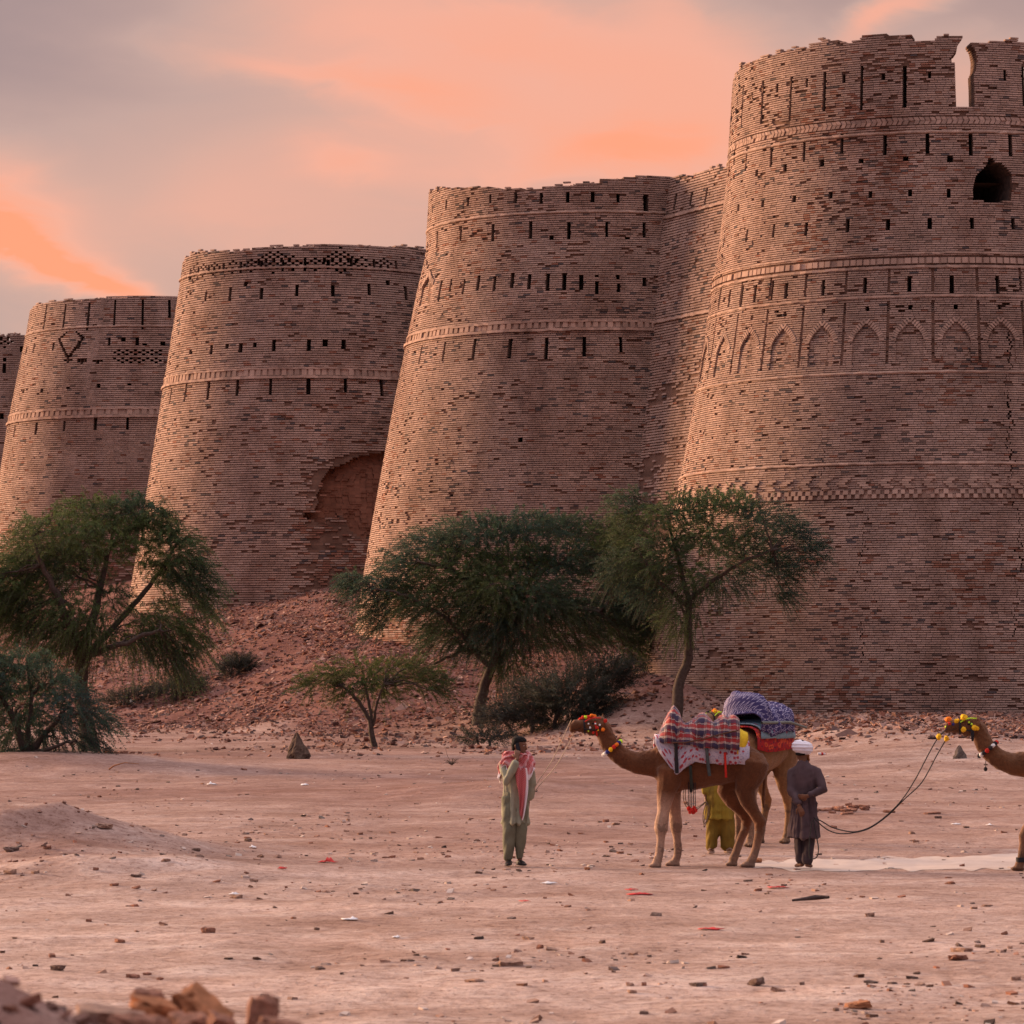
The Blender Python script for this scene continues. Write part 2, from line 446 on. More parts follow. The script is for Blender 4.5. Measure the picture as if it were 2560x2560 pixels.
def brick_colors(rng, n, darkp, redp):
    c = PAL[rng.integers(0, len(PAL), n)] * rng.uniform(.86, 1.12, (n, 1))
    d = rng.random(n) < darkp
    c[d] = DARK[rng.integers(0, len(DARK), d.sum())] * rng.uniform(.8, 1.3, (d.sum(), 1))
    r = (rng.random(n) < redp) & ~d
    c[r] = REDS[rng.integers(0, len(REDS), r.sum())] * rng.uniform(.8, 1.2, (r.sum(), 1))
    return c

def masonry(sf, name, srange, z0, z1, hc, bl, ztop=None, slits=(), polys=(), deep=(), recess=(), skip=(), miss=None, red=None, dark=.11, seed=1, depth=.8, core_piece=.8, mats=None, parent=None, crumble=True):
    """slits: (sa, sb, za, zb) openings through skin and core; polys: polygons open through everything;
    deep: polygons where the skin has fallen and the core is eaten back; recess: (poly, off) areas set back;
    skip: (za, zb) heights left to string courses"""
    rng = np.random.default_rng(seed)
    A = []; C = []; CV = []; CC = []
    s0, s1 = srange
    nrow = int((z1 - z0) / hc)
    core_col = np.array((.165, .092, .066))
    for k in range(nrow):
        za = z0 + k * hc; zb = za + hc; zm = .5 * (za + zb); f = float(sf.fac(zm))
        voids = []
        for (a, b, p, q) in slits:
            if p <= zm <= q: voids.append((a, b))
        for po in polys: voids += scan(po, zm)
        wob = (float(vnoise(zm * 1.7, 3.0, seed)) - .5) * 1.6 + (float(vnoise(zm * 5.0, 9.0, seed)) - .5) * .9
        jag = lambda lst: [(a + (wob + rng.uniform(-.30, .30)) * f, b + rng.uniform(-.3, .3) * f) for a, b in lst]
        deeps = []
        for po in deep: deeps += scan(po, zm)
        rec = []
        for po, off in recess: rec += [(a, b, off) for a, b in scan(po, zm)]
        # ---- core
        for a, b in cut(s0, s1, voids):
            cuts = [(a, b, 0)]
            for da, db in deeps:
                nx = []
                for p, q, t in cuts:
                    if db <= p or da >= q or t: nx.append((p, q, t)); continue
                    if da > p: nx.append((p, da, 0))
                    nx.append((max(p, da), min(q, db), 1))
                    if db < q: nx.append((db, q, 0))
                cuts = nx
            for p, q, t in cuts:
                step = core_piece if not t else .3
                m = max(1, int((q - p) / (step * f)))
                e = np.linspace(p, q, m + 1); pa, pb = e[:-1], e[1:]
                if ztop is not None:
                    ok = zb < ztop(.5 * (pa + pb)) - .06
                    pa, pb = pa[ok], pb[ok]
                if not len(pa): continue
                n = len(pa); front = np.full(n, -.055)
                if t: front = -.28 - .42 * fbm((pa + pb) * .9, np.full(n, zm * 1.1), seed + 3, 3) - rng.uniform(0, .04, n)
                for ra, rb, off in rec:
                    mm = .5 * (pa + pb); front = np.where((mm > ra) & (mm < rb), front + off, front)
                z_a = np.full(n, za); z_b = np.full(n, zb)
                v = np.stack((sf.map(pa, z_a, front), sf.map(pb, z_a, front), sf.map(pb, z_a, front - depth), sf.map(pa, z_a, front - depth),
                              sf.map(pa, z_b, front), sf.map(pb, z_b, front), sf.map(pb, z_b, front - depth), sf.map(pa, z_b, front - depth)), 1)
                CV.append(v); cc = np.tile(core_col, (n, 1)) * rng.uniform(.8, 1.25, (n, 1))
                if t: cc = np.tile(np.array((.225, .098, .062)), (n, 1)) * rng.uniform(.9, 1.15, (n, 1))
                CC.append(np.repeat(cc, 6, axis=0))
        # ---- skin
        if any(a <= zm <= b for a, b in skip): continue
        L = bl * f
        nb = int((s1 - s0) / L) + 2
        w = rng.uniform(.72, 1.28, nb); e = s0 - rng.uniform(0, L) + np.concatenate(((0,), np.cumsum(w))) * L
        pa = e[:-1] + .0055 * f; pb = e[1:] - .0055 * f
        pa = np.clip(pa, s0, s1); pb = np.clip(pb, s0, s1); ok = pb - pa > .02; pa, pb = pa[ok], pb[ok]
        vv = voids + jag(deeps)
        edges = [(a, b) for a, b, o in rec]
        if vv or edges:
            lst = []
            for a, b in zip(pa, pb):
                hit = [x for x in vv if x[1] > a and x[0] < b]
                parts = cut(a, b, hit) if hit else [(a, b)]
                for x, y in edges:                      # split at the borders of a recess
                    nx = []
                    for p, q in parts:
                        for c0 in (x, y):
                            if p < c0 < q: nx.append((p, c0)); p = c0
                        nx.append((p, q))
                    parts = nx
                lst += [t for t in parts if t[1] - t[0] > .025 * f]
            if not lst: continue
            pa = np.array([t[0] for t in lst]); pb = np.array([t[1] for t in lst])
        pm = .5 * (pa + pb)
        if ztop is not None:
            tz = ztop(pm) + rng.uniform(-.13, .05, len(pm)); ok = zb < tz; pa, pb, pm = pa[ok], pb[ok], pm[ok]
        if not len(pa): continue
        mp = miss(pm, np.full(len(pm), zm)) if miss is not None else np.full(len(pm), .012)
        ok = rng.random(len(pm)) > mp; pa, pb, pm = pa[ok], pb[ok], pm[ok]
        n = len(pa)
        if not n: continue
        off = rng.normal(0, .0025, n)
        wild = rng.random(n) < .03; off = np.where(wild, off - .03, off)
        for ra, rb, o in rec: off = np.where((pm > ra) & (pm < rb), off + o, off)
        back = off - .15
        gap = hc * .185
        j = lambda a: rng.uniform(-a, a, n)
        zl0, zl1 = za + gap + j(.0035), zb - gap + j(.0035); zr0, zr1 = za + gap + j(.0035), zb - gap + j(.0035)
        ta, tb = j(.003), j(.003)
        v = np.stack((sf.map(pa, zl0, off + ta), sf.map(pb, zr0, off + tb), sf.map(pb, zr0, back), sf.map(pa, zl0, back),
                      sf.map(pa, zl1, off + ta), sf.map(pb, zr1, off + tb), sf.map(pb, zr1, back), sf.map(pa, zl1, back)), 1)
        A.append(v)
        patch = fbm(pm * .55, np.full(n, zm * 1.9), seed + 7, 4); patch2 = fbm(pm * .16, np.full(n, zm * .22), seed + 9, 3)
        dk = .38 * dark * (.25 + 3.0 * np.clip(patch - .42, 0, .4) * 2.2) + .08 * sstep(.6, .75, patch)
        rd = .02 + .05 * sstep(.55, .8, patch2)
        if red is not None: rd = np.maximum(rd, red(pm, np.full(n, zm)))
        c = brick_colors(rng, n, dk, rd)
        c *= (.80 + .22 * patch2 + .20 * patch)[:, None]
        C.append(np.repeat(c, 5, axis=0))
    # tumbled bricks left lying along the broken top
    if ztop is not None and crumble:
        m = int((s1 - s0) * 3.2)
        ss = rng.uniform(s0, s1, m); zz = ztop(ss)
        ok = np.ones(m, bool)
        for po in polys:
            for i in range(m):
                if any(a - .1 < ss[i] < b + .1 for a, b in scan(po, zz[i] - .35)): ok[i] = False
        ss, zz = ss[ok], zz[ok]; m = len(ss)
        p = sf.map(ss, zz - .17 + rng.uniform(-.03, .05, m), -rng.uniform(.06, .5, m))
        base = np.array(((-1, -1, -1), (1, -1, -1), (1, 1, -1), (-1, 1, -1), (-1, -1, 1), (1, -1, 1), (1, 1, 1), (-1, 1, 1)), float)
        b = base[None] * (np.stack((rng.uniform(.07, .15, m), rng.uniform(.05, .09, m), rng.uniform(.022, .04, m)), -1))[:, None, :]
        th = rng.uniform(-.5, .5, m) + ss / S0; ti = rng.normal(0, .22, m)
        x, y, z = b[..., 0], b[..., 1], b[..., 2]
        z = z + x * ti[:, None]
        x, y = x * np.cos(th)[:, None] - y * np.sin(th)[:, None], x * np.sin(th)[:, None] + y * np.cos(th)[:, None]
        TV = np.stack((x, y, z), -1) + p[:, None, :]
        TC = np.repeat(brick_colors(rng, m, .3, .1), 6, axis=0)
    else: TV = np.zeros((0, 8, 3)); TC = np.zeros((0, 3))
    A = np.concatenate(A); CV = np.concatenate(CV)
    V = np.concatenate((A.reshape(-1, 3), CV.reshape(-1, 3), TV.reshape(-1, 3)))
    q5 = np.array(((0, 1, 5, 4), (3, 0, 4, 7), (1, 2, 6, 5), (4, 5, 6, 7), (3, 2, 1, 0)))
    QA = (q5[None] + (np.arange(len(A)) * 8)[:, None, None]).reshape(-1, 4)
    q6 = np.array(((0, 1, 5, 4), (3, 0, 4, 7), (1, 2, 6, 5), (4, 5, 6, 7), (3, 2, 1, 0), (2, 3, 7, 6)))
    QC = (q6[None] + (np.arange(len(CV)) * 8 + len(A) * 8)[:, None, None]).reshape(-1, 4)
    QT = (BOXQ[None] + (np.arange(len(TV)) * 8 + (len(A) + len(CV)) * 8)[:, None, None]).reshape(-1, 4)
    me = np_mesh(name, V, np.concatenate((QA, QC, QT)), np.concatenate((np.concatenate(C), np.concatenate(CC), TC)),
                 np.concatenate((np.zeros(len(QA)), np.ones(len(QC)), np.zeros(len(QT)))))
    return link(name, me, mats, parent)

def ring(sf, srange, z, prof, name, parent, m, col, step=.25, seed=0, gaps=()):
    """moulding: prof is a list of (offset, dz) swept along the surface"""
    rng = np.random.default_rng(seed)
    n = int((srange[1] - srange[0]) / step) + 1
    s = np.linspace(*srange, n); k = len(prof)
    wob = rng.normal(0, .010, n); wz = rng.normal(0, .008, n)
    V = np.stack([sf.map(s, np.full(n, z + dz) + wz, o + wob * (o > -.05)) for o, dz in prof], 1).reshape(-1, 3)
    i = np.arange(n - 1)[:, None] * k + np.arange(k - 1)[None]
    Q = np.stack((i, i + k, i + k + 1, i + 1), -1)
    keep = np.ones(n - 1, bool)
    sm = .5 * (s[1:] + s[:-1])
    for a, b in gaps: keep &= ~((sm > a) & (sm < b))
    Q = Q[keep]
    c = np.array(col)[None, None] * rng.uniform(.78, 1.18, (Q.shape[0], 1, 1)) * np.ones((1, k - 1, 1))
    me = np_mesh(name, V, Q.reshape(-1, 4), c.reshape(-1, 3))
    return link(name, me, m, parent)

def blocks(sf, items, name, parent, m, col, seed=0, back=.12):
    """small projecting bricks (sa, sb, za, zb, off[, slant])"""
    rng = np.random.default_rng(seed); V = []
    for it in items:
        if rng.random() < .07: continue
        sa, sb, za, zb, o = it[:5]; sb = sb + rng.normal(0, .010); zb = zb + rng.normal(0, .006); sl = it[5] if len(it) > 5 else 0.0
        o = o + rng.normal(0, .006)
        a = np.array((sa, sb, sb, sa, sa + sl, sb + sl, sb + sl, sa + sl)); z = np.array((za,) * 4 + (zb,) * 4); f = np.array((o, o, o - back, o - back) * 2)
        V.append(sf.map(a, z, f))
    V = np.array(V); n = len(V)
    Q = (BOXQ[None] + (np.arange(n) * 8)[:, None, None]).reshape(-1, 4)
    c = np.repeat(np.array(col)[None] * rng.uniform(.7, 1.25, (n, 1)), 6, axis=0)
    return link(name, np_mesh(name, V.reshape(-1, 3), Q, c), m, parent)

def crenel(sf, srange, rows, name, parent, m, col, seed=0):
    """bands of projecting bricks, each row one connected strip: rows of (z0, z1, step, solid share, phase, proud, slant)"""
    rng = np.random.default_rng(seed); VV = []; QQ = []; CC = []; o = 0
    for z0, z1, st, fr, ph, pr, sl in rows:
        n = int((srange[1] - srange[0]) / st); S = []; O = []
        for i in range(n):
            a = srange[0] + (i + ph) * st + rng.normal(0, .008); b = a + st * fr + rng.normal(0, .010)
            hi = pr + rng.normal(0, .006) if rng.random() > .08 else -.035
            S += [a, a, b, b]; O += [-.05, hi, hi, -.05]
        S = np.array(S); O = np.array(O); k = len(S); B = np.full(k, -.10); zj = rng.normal(0, .003, k)
        cols = np.stack((sf.map(S, np.full(k, z0), B), sf.map(S, z0 + zj, O), sf.map(S + sl, z1 + zj, O), sf.map(S + sl, np.full(k, z1), B)), 1)
        VV.append(cols.reshape(-1, 3)); i = np.arange(k - 1)[:, None] * 4 + np.arange(3)[None]
        QQ.append((np.stack((i, i + 4, i + 5, i + 1), -1) + o).reshape(-1, 4)); o += k * 4
        CC.append(np.repeat(np.array(col)[None] * np.repeat(rng.uniform(.78, 1.2, n), 4)[:k - 1, None], 3, axis=0))
    return link(name, np_mesh(name, np.concatenate(VV), np.concatenate(QQ), np.concatenate(CC)), m, parent)

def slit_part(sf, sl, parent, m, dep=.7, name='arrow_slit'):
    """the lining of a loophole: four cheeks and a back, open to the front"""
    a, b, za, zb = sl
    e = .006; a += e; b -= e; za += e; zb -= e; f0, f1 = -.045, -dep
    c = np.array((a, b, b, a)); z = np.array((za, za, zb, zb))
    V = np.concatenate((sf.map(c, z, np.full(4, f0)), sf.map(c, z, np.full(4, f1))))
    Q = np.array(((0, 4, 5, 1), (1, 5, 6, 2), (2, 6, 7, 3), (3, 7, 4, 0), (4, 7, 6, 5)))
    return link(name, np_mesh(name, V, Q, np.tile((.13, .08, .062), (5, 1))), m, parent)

M_BRICK = attr_mat('weathered brick', .95, 1.1, .80, 1.18, .2, 35.0)
def stain(m):
    nt = m.node_tree; b = [n for n in nt.nodes if n.type == 'BSDF_PRINCIPLED'][0]; l = b.inputs['Base Color'].links[0]; src = l.from_socket
    mp = node(nt, 'ShaderNodeMapping'); mp.inputs['Scale'].default_value = (.55, .55, .10); nt.links.new(objco(nt), mp.inputs[0])
    r = ramp(nt, ((.32, (.74, .70, .68)), (.48, (1, 1, 1)), (.60, (1, 1, 1)), (.74, (1.17, 1.15, 1.12))), noise(nt, 1.0, 5, .62, mp.outputs[0], .6))
    r2 = ramp(nt, ((.36, (.80, .74, .72)), (.52, (1.02, 1.02, 1.02))), noise(nt, .38, 4, .6, objco(nt), .4))
    c = mixc(nt, src, r.outputs[0], .9, 'MULTIPLY'); c = mixc(nt, c, r2.outputs[0], .8, 'MULTIPLY'); nt.links.new(c, b.inputs['Base Color'])
stain(M_BRICK)
M_CORE = attr_mat('mud mortar', 1.0, 4.0, .7, 1.25, .6, 18.0)
SKIN = [M_BRICK, M_CORE]

def zz(rows, ox, oy, k): return [(ox + x / k, oy + a / k, oy + b / k) for x, a, b in rows]

SLR = np.random.default_rng(17)
def mk_slits(sf, rows, w):
    out = []
    for u, v0, v1 in rows:
        s, z = sf.hit(u, .5 * (v0 + v1)); _, zt = sf.hit(u, v0); _, zb = sf.hit(u, v1)
        q = SLR.random(4); ww = w * float(sf.fac(z)) * (.82 + .36 * q[0]); s += (q[1] - .5) * .03; hh = abs(zt - zb)
        out.append((s - ww / 2, s + ww / 2, min(zt, zb) - hh * .10 * (q[2] - .4), max(zt, zb) + hh * .06 * (q[3] - .5)))
    return out

def hpoly(sf, pts): return [sf.hit(u, v) for u, v in pts]

def top_curve(sf, pts, seed, rough=.10):
    h = sorted(sf.hit(u, v) for u, v in pts)
    S = np.array([a for a, b in h]); Z = np.array([b for a, b in h])
    def f(s): return np.interp(s, S, Z) + (vnoise(np.asarray(s) * 2.6, 0 * np.asarray(s), seed) - .5) * rough * 2 + (vnoise(np.asarray(s) * 7, 0 * np.asarray(s), seed + 1) - .5) * rough
    return f

BANDC = (.40, .265, .208)
TORUS = [(-.08, -.045), (.005, -.042), (.030, -.026), (.038, 0), (.030, .026), (.005, .042), (-.08, .045)]
def fillet(h, o): return [(-.08, -h), (o, -h), (o, h), (-.08, h)]

def inner(sf, z0, z1, parent, srange, depth=1.0):
    """solid earth fill behind the masonry with the roof floor on top"""
    n = 40; s = np.linspace(*srange, n); rows = []
    zs = np.linspace(z0, z1, 12)
    V = np.stack([sf.map(s, np.full(n, z), -depth) for z in zs], 0).reshape(-1, 3)
    i = np.arange(11)[:, None] * n + np.arange(n - 1)[None]
    Q = np.stack((i, i + 1, i + n + 1, i + n), -1).reshape(-1, 4)
    top = sf.map(s, np.full(n, z1), -.7); m = len(V)
    V = np.concatenate((V, top, np.tile(top.mean(0), (n, 1)) + (top - top.mean(0)) * .02))
    QT = np.array([(m + k, m + k + 1, m + n + k + 1, m + n + k) for k in range(n - 1)])
    Q = np.concatenate((Q, QT))
    return link('earth_fill', np_mesh('earth_fill', V, Q, np.tile((.20, .11, .075), (len(Q), 1))), M_CORE, parent)

FULL = (-1.95 * S0, 1.95 * S0)
zr = lambda sf, v, r, Y: EYE + (HORIZ - v) * Y / F

# ================================================================== nearest tower
def tower_one():
    sf = Tower(TOW[0], ((.0, 10.15), (2.2, 9.75), (7.5, 8.78), (10.1, 8.27), (13.2, 7.72), (17.1, 7.12), (19.2, 6.88), (23.5, 6.6)), 0, 2340)
    ro = empty('bastion_tower', (TOW[0][0], TOW[0][1], 0))
    tag(ro, 'tallest round brick bastion nearest on the right, split at its broken top', 'tower', 'bastions of the fort')
    k, ox, oy = 2.2465, 1700, 0
    A = zz([(285, 640, 740), (350, 490, 720), (463, 450, 690), (620, 420, 670), (810, 395, 635), (1020, 372, 612), (1260, 365, 610), (1928, 380, 600)], ox, oy, k)
    A2 = zz([(322, 545, 590), (405, 515, 555), (545, 475, 520), (713, 445, 488), (920, 420, 462), (1142, 408, 450), (1403, 405, 445), (1825, 395, 455)], ox, oy, k)
    B = [(1823, 389, 437), (1866, 375, 426), (1928, 359, 413), (2011, 347, 403), (2105, 337, 388), (2213, 331, 387), (2319, 330, 384), (2426, 331, 386), (2525, 335, 388)]
    Cq = zz([(305, 870, 920), (430, 950, 985), (590, 920, 960), (797, 900, 930), (1018, 885, 915), (1268, 875, 907), (1517, 875, 907), (303, 985, 1005)], ox, oy, k)
    D = zz([(240, 1170, 1200), (328, 1150, 1185), (466, 1120, 1160), (642, 1095, 1135), (845, 1080, 1118), (1068, 1068, 1105), (1292, 1068, 1105), (1507, 1065, 1105)], ox, oy, k)
    E = zz([(185, 1350, 1400), (248, 1315, 1385), (375, 1290, 1355), (525, 1265, 1335), (708, 1248, 1318), (938, 1235, 1305), (1167, 1225, 1290), (1400, 1222, 1283)], ox, oy, k)
    Fr = zz([(150, 1640, 1770), (222, 1625, 1745), (278, 1625, 1720), (348, 1605, 1715), (420, 1605, 1695), (515, 1580, 1690), (597, 1585, 1680), (805, 1570, 1665), (1040, 1560, 1650), (1290, 1555, 1643), (1527, 1550, 1643), (1785, 1550, 1648)], ox, oy, k)
    slits = mk_slits(sf, A, .115) + mk_slits(sf, A2, .12) + mk_slits(sf, B, .125) + mk_slits(sf, Cq, .17) + mk_slits(sf, D, .15) + mk_slits(sf, E, .125) + mk_slits(sf, Fr, .14)
    # the same rows carry on round the right of the tower
    extra = []
    for row in (mk_slits(sf, B, .125), mk_slits(sf, E, .125), mk_slits(sf, Fr[-4:], .14)):
        (a, b, p, q), (a2, b2, p2, q2) = row[-2], row[-1]; st = a2 - a
        for j in range(1, 4): extra.append((a2 + st * j, b2 + st * j, p2, q2))
    zp = lambda pts: hpoly(sf, [(2300 + x / 3.865, 60 + y / 3.865) for x, y in pts])
    notch = zp([(352, 800), (345, 640), (338, 380), (288, 345), (300, 318), (352, 270), (362, 200), (405, 140), (430, 90), (430, -60), (470, -60), (478, 150), (500, 205), (530, 240), (552, 330), (545, 440), (520, 490), (528, 600), (530, 800)])
    hole = zp([(515, 1690), (508, 1600), (535, 1480), (560, 1440), (620, 1385), (655, 1345), (655, 1290), (705, 1290), (715, 1325), (790, 1345), (850, 1400), (885, 1450), (892, 1560), (880, 1700), (760, 1722), (640, 1715)])
    # cracks: narrow voids that wander down the face
    z2 = lambda pts: [sf.hit(1600 + x / 2.0125, 700 + y / 2.0125) for x, y in pts]
    cracks = []
    for path, w in (([(1880, 250), (1878, 400), (1860, 520), (1885, 610), (1875, 740), (1860, 800), (1880, 880), (1842, 1000), (1832, 1120), (1875, 1200), (1888, 1290), (1878, 1380), (1905, 1480), (1900, 1600), (1880, 1800)], .032),
                    ([(905, 760), (912, 900), (908, 1080), (915, 1210)], .013), ([(1135, 1150), (1140, 1250), (1155, 1330), (1135, 1430), (1168, 1570), (1195, 1650), (1110, 1720), (1090, 1760), (1115, 1850), (1105, 1930)], .019)):
        q = sorted(z2(path), key=lambda a: a[1]); rs = np.random.default_rng(int(w * 1000))
        zq = np.arange(q[0][1], q[-1][1], .071); sq = np.interp(zq, [a[1] for a in q], [a[0] for a in q])
        st = np.cumsum(rs.normal(0, .035, len(zq))); st -= np.linspace(0, st[-1], len(zq)); sq = sq + st + rs.choice((-.05, 0, .05), len(zq))
        ww = w * (.25 + 1.1 * vnoise(zq * 1.3, zq * 0, 7) ** 2) * (rs.random(len(zq)) > .10)
        for a, b, c in zip(sq, zq, ww):
            if c > .004: cracks.append([(a - c, b), (a + c, b), (a + c, b + .072), (a - c, b + .072)])
    # niches: recess polygons, panel grooves and arches of voussoirs
    n2 = lambda x, y: sf.hit(1600 + x / 2.0125, 700 + y / 2.0125)
    NI = [(340, 290), (425, 270), (555, 255), (722, 235), (918, 218), (1140, 205), (1358, 205), (1590, 210), (1815, 215)]
    ap = [n2(*p) for p in NI]
    zs_ap = 12.05; dS = np.mean(np.diff([a for a, z in ap])[2:])
    cen = [a for a, z in ap]; cen = [cen[0] - dS] + cen + [cen[-1] + dS * j for j in (1, 2, 3)]
    zap = float(np.mean([z for a, z in ap[3:8]])); zbot = zap - 2.0 * .0 - 1.36 * 1.0
    hw = dS * .29
    recess = []; arches = []
    for c in cen:
        zspr = zap - .56
        po = [(c - hw, zbot), (c + hw, zbot), (c + hw, zspr), (c + hw * .72, zspr + .20), (c, zap - .06), (c - hw * .72, zspr + .20), (c - hw, zspr)]
        recess.append((po, -.055)); arches.append((c, zspr))
    for i in range(len(cen) - 1):
        g = .5 * (cen[i] + cen[i + 1])
        for dx in (-.055 * 1.0, .0):
            pass
        slits_g = (g - .05, g + .05, zbot - .02, zap + .62)
        recess.append(([(slits_g[0], slits_g[2]), (slits_g[1], slits_g[2]), (slits_g[1], slits_g[3]), (slits_g[0], slits_g[3])], -.13))
        recess.append(([(g - .05, zap + .95), (g + .05, zap + .95), (g + .05, zap + 1.75), (g - .05, zap + 1.75)], -.10))
    for c in cen:   # small lozenge hole above each arch
        zc = zap + .42
        cracks.append([(c, zc - .11), (c + .1, zc), (c, zc + .11), (c - .1, zc)])
    zc = lambda v: EYE + (HORIZ - v) * (TOW[0][1] - sf.rad(EYE + (HORIZ - v) * 111 / F)) / F     # height of a row seen on the front
    za, zb_, zc_, zd, ze, zch = zc(322), zc(643), zc(927), zc(1157), zc(1231), zc(292)
    skip = [(zb_ - .16, zb_ + .10), (ze - .17, ze + .11), (zch - .14, zch + .12)]
    rim = [(280, 480), (300, 420), (340, 360), (420, 320), (600, 262), (800, 222), (960, 208), (1120, 192), (1300, 210), (1435, 212), (1445, 176), (1570, 178), (1590, 205), (1640, 225), (1700, 205), (1780, 200), (1932, 205)]
    tc_ = top_curve(sf, [(1700 + x / k, y / k) for x, y in rim], 3, .11)
    smax = sf.hit(1700 + 1932 / k, 91)[0]
    ztop = lambda s: np.where(np.asarray(s) > smax, 20.9 - .22 * (np.asarray(s) - smax) + .5 * (vnoise(np.asarray(s) * 1.3, 0 * np.asarray(s), 8) - .5), tc_(s))
    def miss(s, z):
        n = fbm(s * .9, z * 2.4, 77, 4); b = .010 + .75 * sstep(.64, .78, n) * (.3 + .7 * sstep(6, 1.5, z))
        return b + .25 * sstep(18.9, 20.3, z) * sstep(.5, .7, fbm(s * 1.2, z * 2, 5, 3)) + .02 * sstep(4, .5, z)
    red = lambda s, z: .35 * sstep(.6, .75, fbm(s * .35, z * .5, 45, 3))
    allsl = slits + extra
    masonry(sf, 'brick_wall', FULL, .2, 23.2, .071, .235, ztop, allsl, [notch, hole] + cracks, (), recess, skip, miss, red, .11, 101, .9, .8, SKIN, ro)
    inner(sf, 0, 18.1, ro, FULL, 3.2)
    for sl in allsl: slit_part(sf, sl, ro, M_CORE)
    # the throat of the broken opening, its earth darker than the mortar core
    hp = np.array(hole); cs, cz_ = hp[:, 0].mean(), hp[:, 1].mean()
    n = len(hole); V = []
    for d, g in ((-.03, 1.02), (-.5, .96), (-1.1, .9), (-2.6, .85)):
        V.append(sf.map(cs + (hp[:, 0] - cs) * g, cz_ + (hp[:, 1] - cz_) * g, np.full(n, d)))
    V = np.concatenate(V); Q = [(r * n + i, r * n + (i + 1) % n, (r + 1) * n + (i + 1) % n, (r + 1) * n + i) for r in range(3) for i in range(n)]
    V = np.concatenate((V, sf.map(np.array((cs,)), np.array((cz_,)), np.array((-2.9,))))); m = len(V) - 1
    Q += [(3 * n + i, 3 * n + (i + 1) % n, m) for i in range(n)]
    bm = bmesh.new(); vs = [bm.verts.new(v) for v in V]
    for q in Q:
        q = list(dict.fromkeys(q)); bm.faces.new([vs[i] for i in q])
    me = bpy.data.meshes.new('broken_opening'); bm.to_mesh(me); bm.free()
    link('broken_opening', me, simple('dark earth', (.085, .055, .045), 1, .4, 5, .5), ro)
    # mouldings
    ring(sf, FULL, za, TORUS, 'string_course', ro, M_BRICK, BANDC, seed=1)
    ring(sf, FULL, zc_, TORUS, 'string_course', ro, M_BRICK, BANDC, seed=2)
    ring(sf, FULL, zd, TORUS, 'string_course', ro, M_BRICK, BANDC, seed=3)
    ring(sf, FULL, zb_ + .20, fillet(.03, .03), 'string_course', ro, M_BRICK, BANDC, seed=4)
    ring(sf, FULL, zb_ - .24, fillet(.035, .035), 'string_course', ro, M_BRICK, BANDC, seed=5)
    ring(sf, FULL, zap + .78, fillet(.03, .025), 'string_course', ro, M_BRICK, BANDC, seed=6)
    crenel(sf, FULL, [(zb_ - .13, zb_ + .05, .24, .78, 0, .016, 0)], 'dentil_band', ro, M_BRICK, BANDC, 3)
    crenel(sf, FULL, [(ze - .03, ze + .10, .24, .55, 0, .05, 0), (ze - .16, ze - .035, .24, .55, .5, .05, 0)], 'dentil_band', ro, M_BRICK, BANDC, 4)
    crenel(sf, FULL, [(zch, zch + .105, .20, .78, 0, .008, -.07), (zch - .125, zch - .004, .20, .78, -.35, .008, .07)], 'chevron_band', ro, M_BRICK, (.41, .275, .22), 5)
    z0 = zc(1207); c = .071           # big chevrons of set-out bricks
    crenel(sf, FULL, [(z0 + (2 - r) * c, z0 + (3 - r) * c - .010, .62, .42, -abs(r - 2) * -.13, .06, 0) for r in range(5)], 'chevron_band', ro, M_BRICK, BANDC, 6)
    # arches of voussoirs, one part per niche
    f = float(sf.fac(zap))
    for c, zspr in arches:
        V = []; pts = []
        for side in (-1, 1):
            a0 = np.array((side * hw * 1.0, zspr)); a1 = np.array((side * hw * .86, zspr + .24)); a2 = np.array((0.0, zap - .05))
            for t in np.linspace(0, 1, 10):
                p = (1 - t) ** 2 * a0 + 2 * t * (1 - t) * a1 + t * t * a2
                dd = 2 * (1 - t) * (a1 - a0) + 2 * t * (a2 - a1); dd /= np.hypot(dd[0] / f, dd[1])
                nrm = np.array((-dd[1] * f, dd[0] / f)) * (1 if side > 0 else -1)
                if nrm[1] < 0 and abs(nrm[1]) > .3: nrm = -nrm
                if nrm[0] * side < 0: nrm = np.array((-nrm[0], nrm[1]))
                pts.append((p, dd, nrm))
        for p, dd, nrm in pts:
            q = [p - dd * .026, p + dd * .026, p + dd * .03 + nrm * .16, p - dd * .03 + nrm * .16]
            s = np.array([c + a[0] for a in q] * 2); z = np.array([a[1] for a in q] * 2); o = np.array((.016,) * 4 + (-.1,) * 4)
            V.append(sf.map(s, z, o))
        V = np.array(V); m = len(V); Q = (BOXQ[None] + (np.arange(m) * 8)[:, None, None]).reshape(-1, 4)
        rg = np.random.default_rng(int(c * 10) + 500)
        link('niche_arch', np_mesh('niche_arch', V.reshape(-1, 3), Q, np.repeat(np.array(BANDC)[None] * rg.uniform(.75, 1.2, (m, 1)), 6, axis=0)), M_BRICK, ro)
    return sf

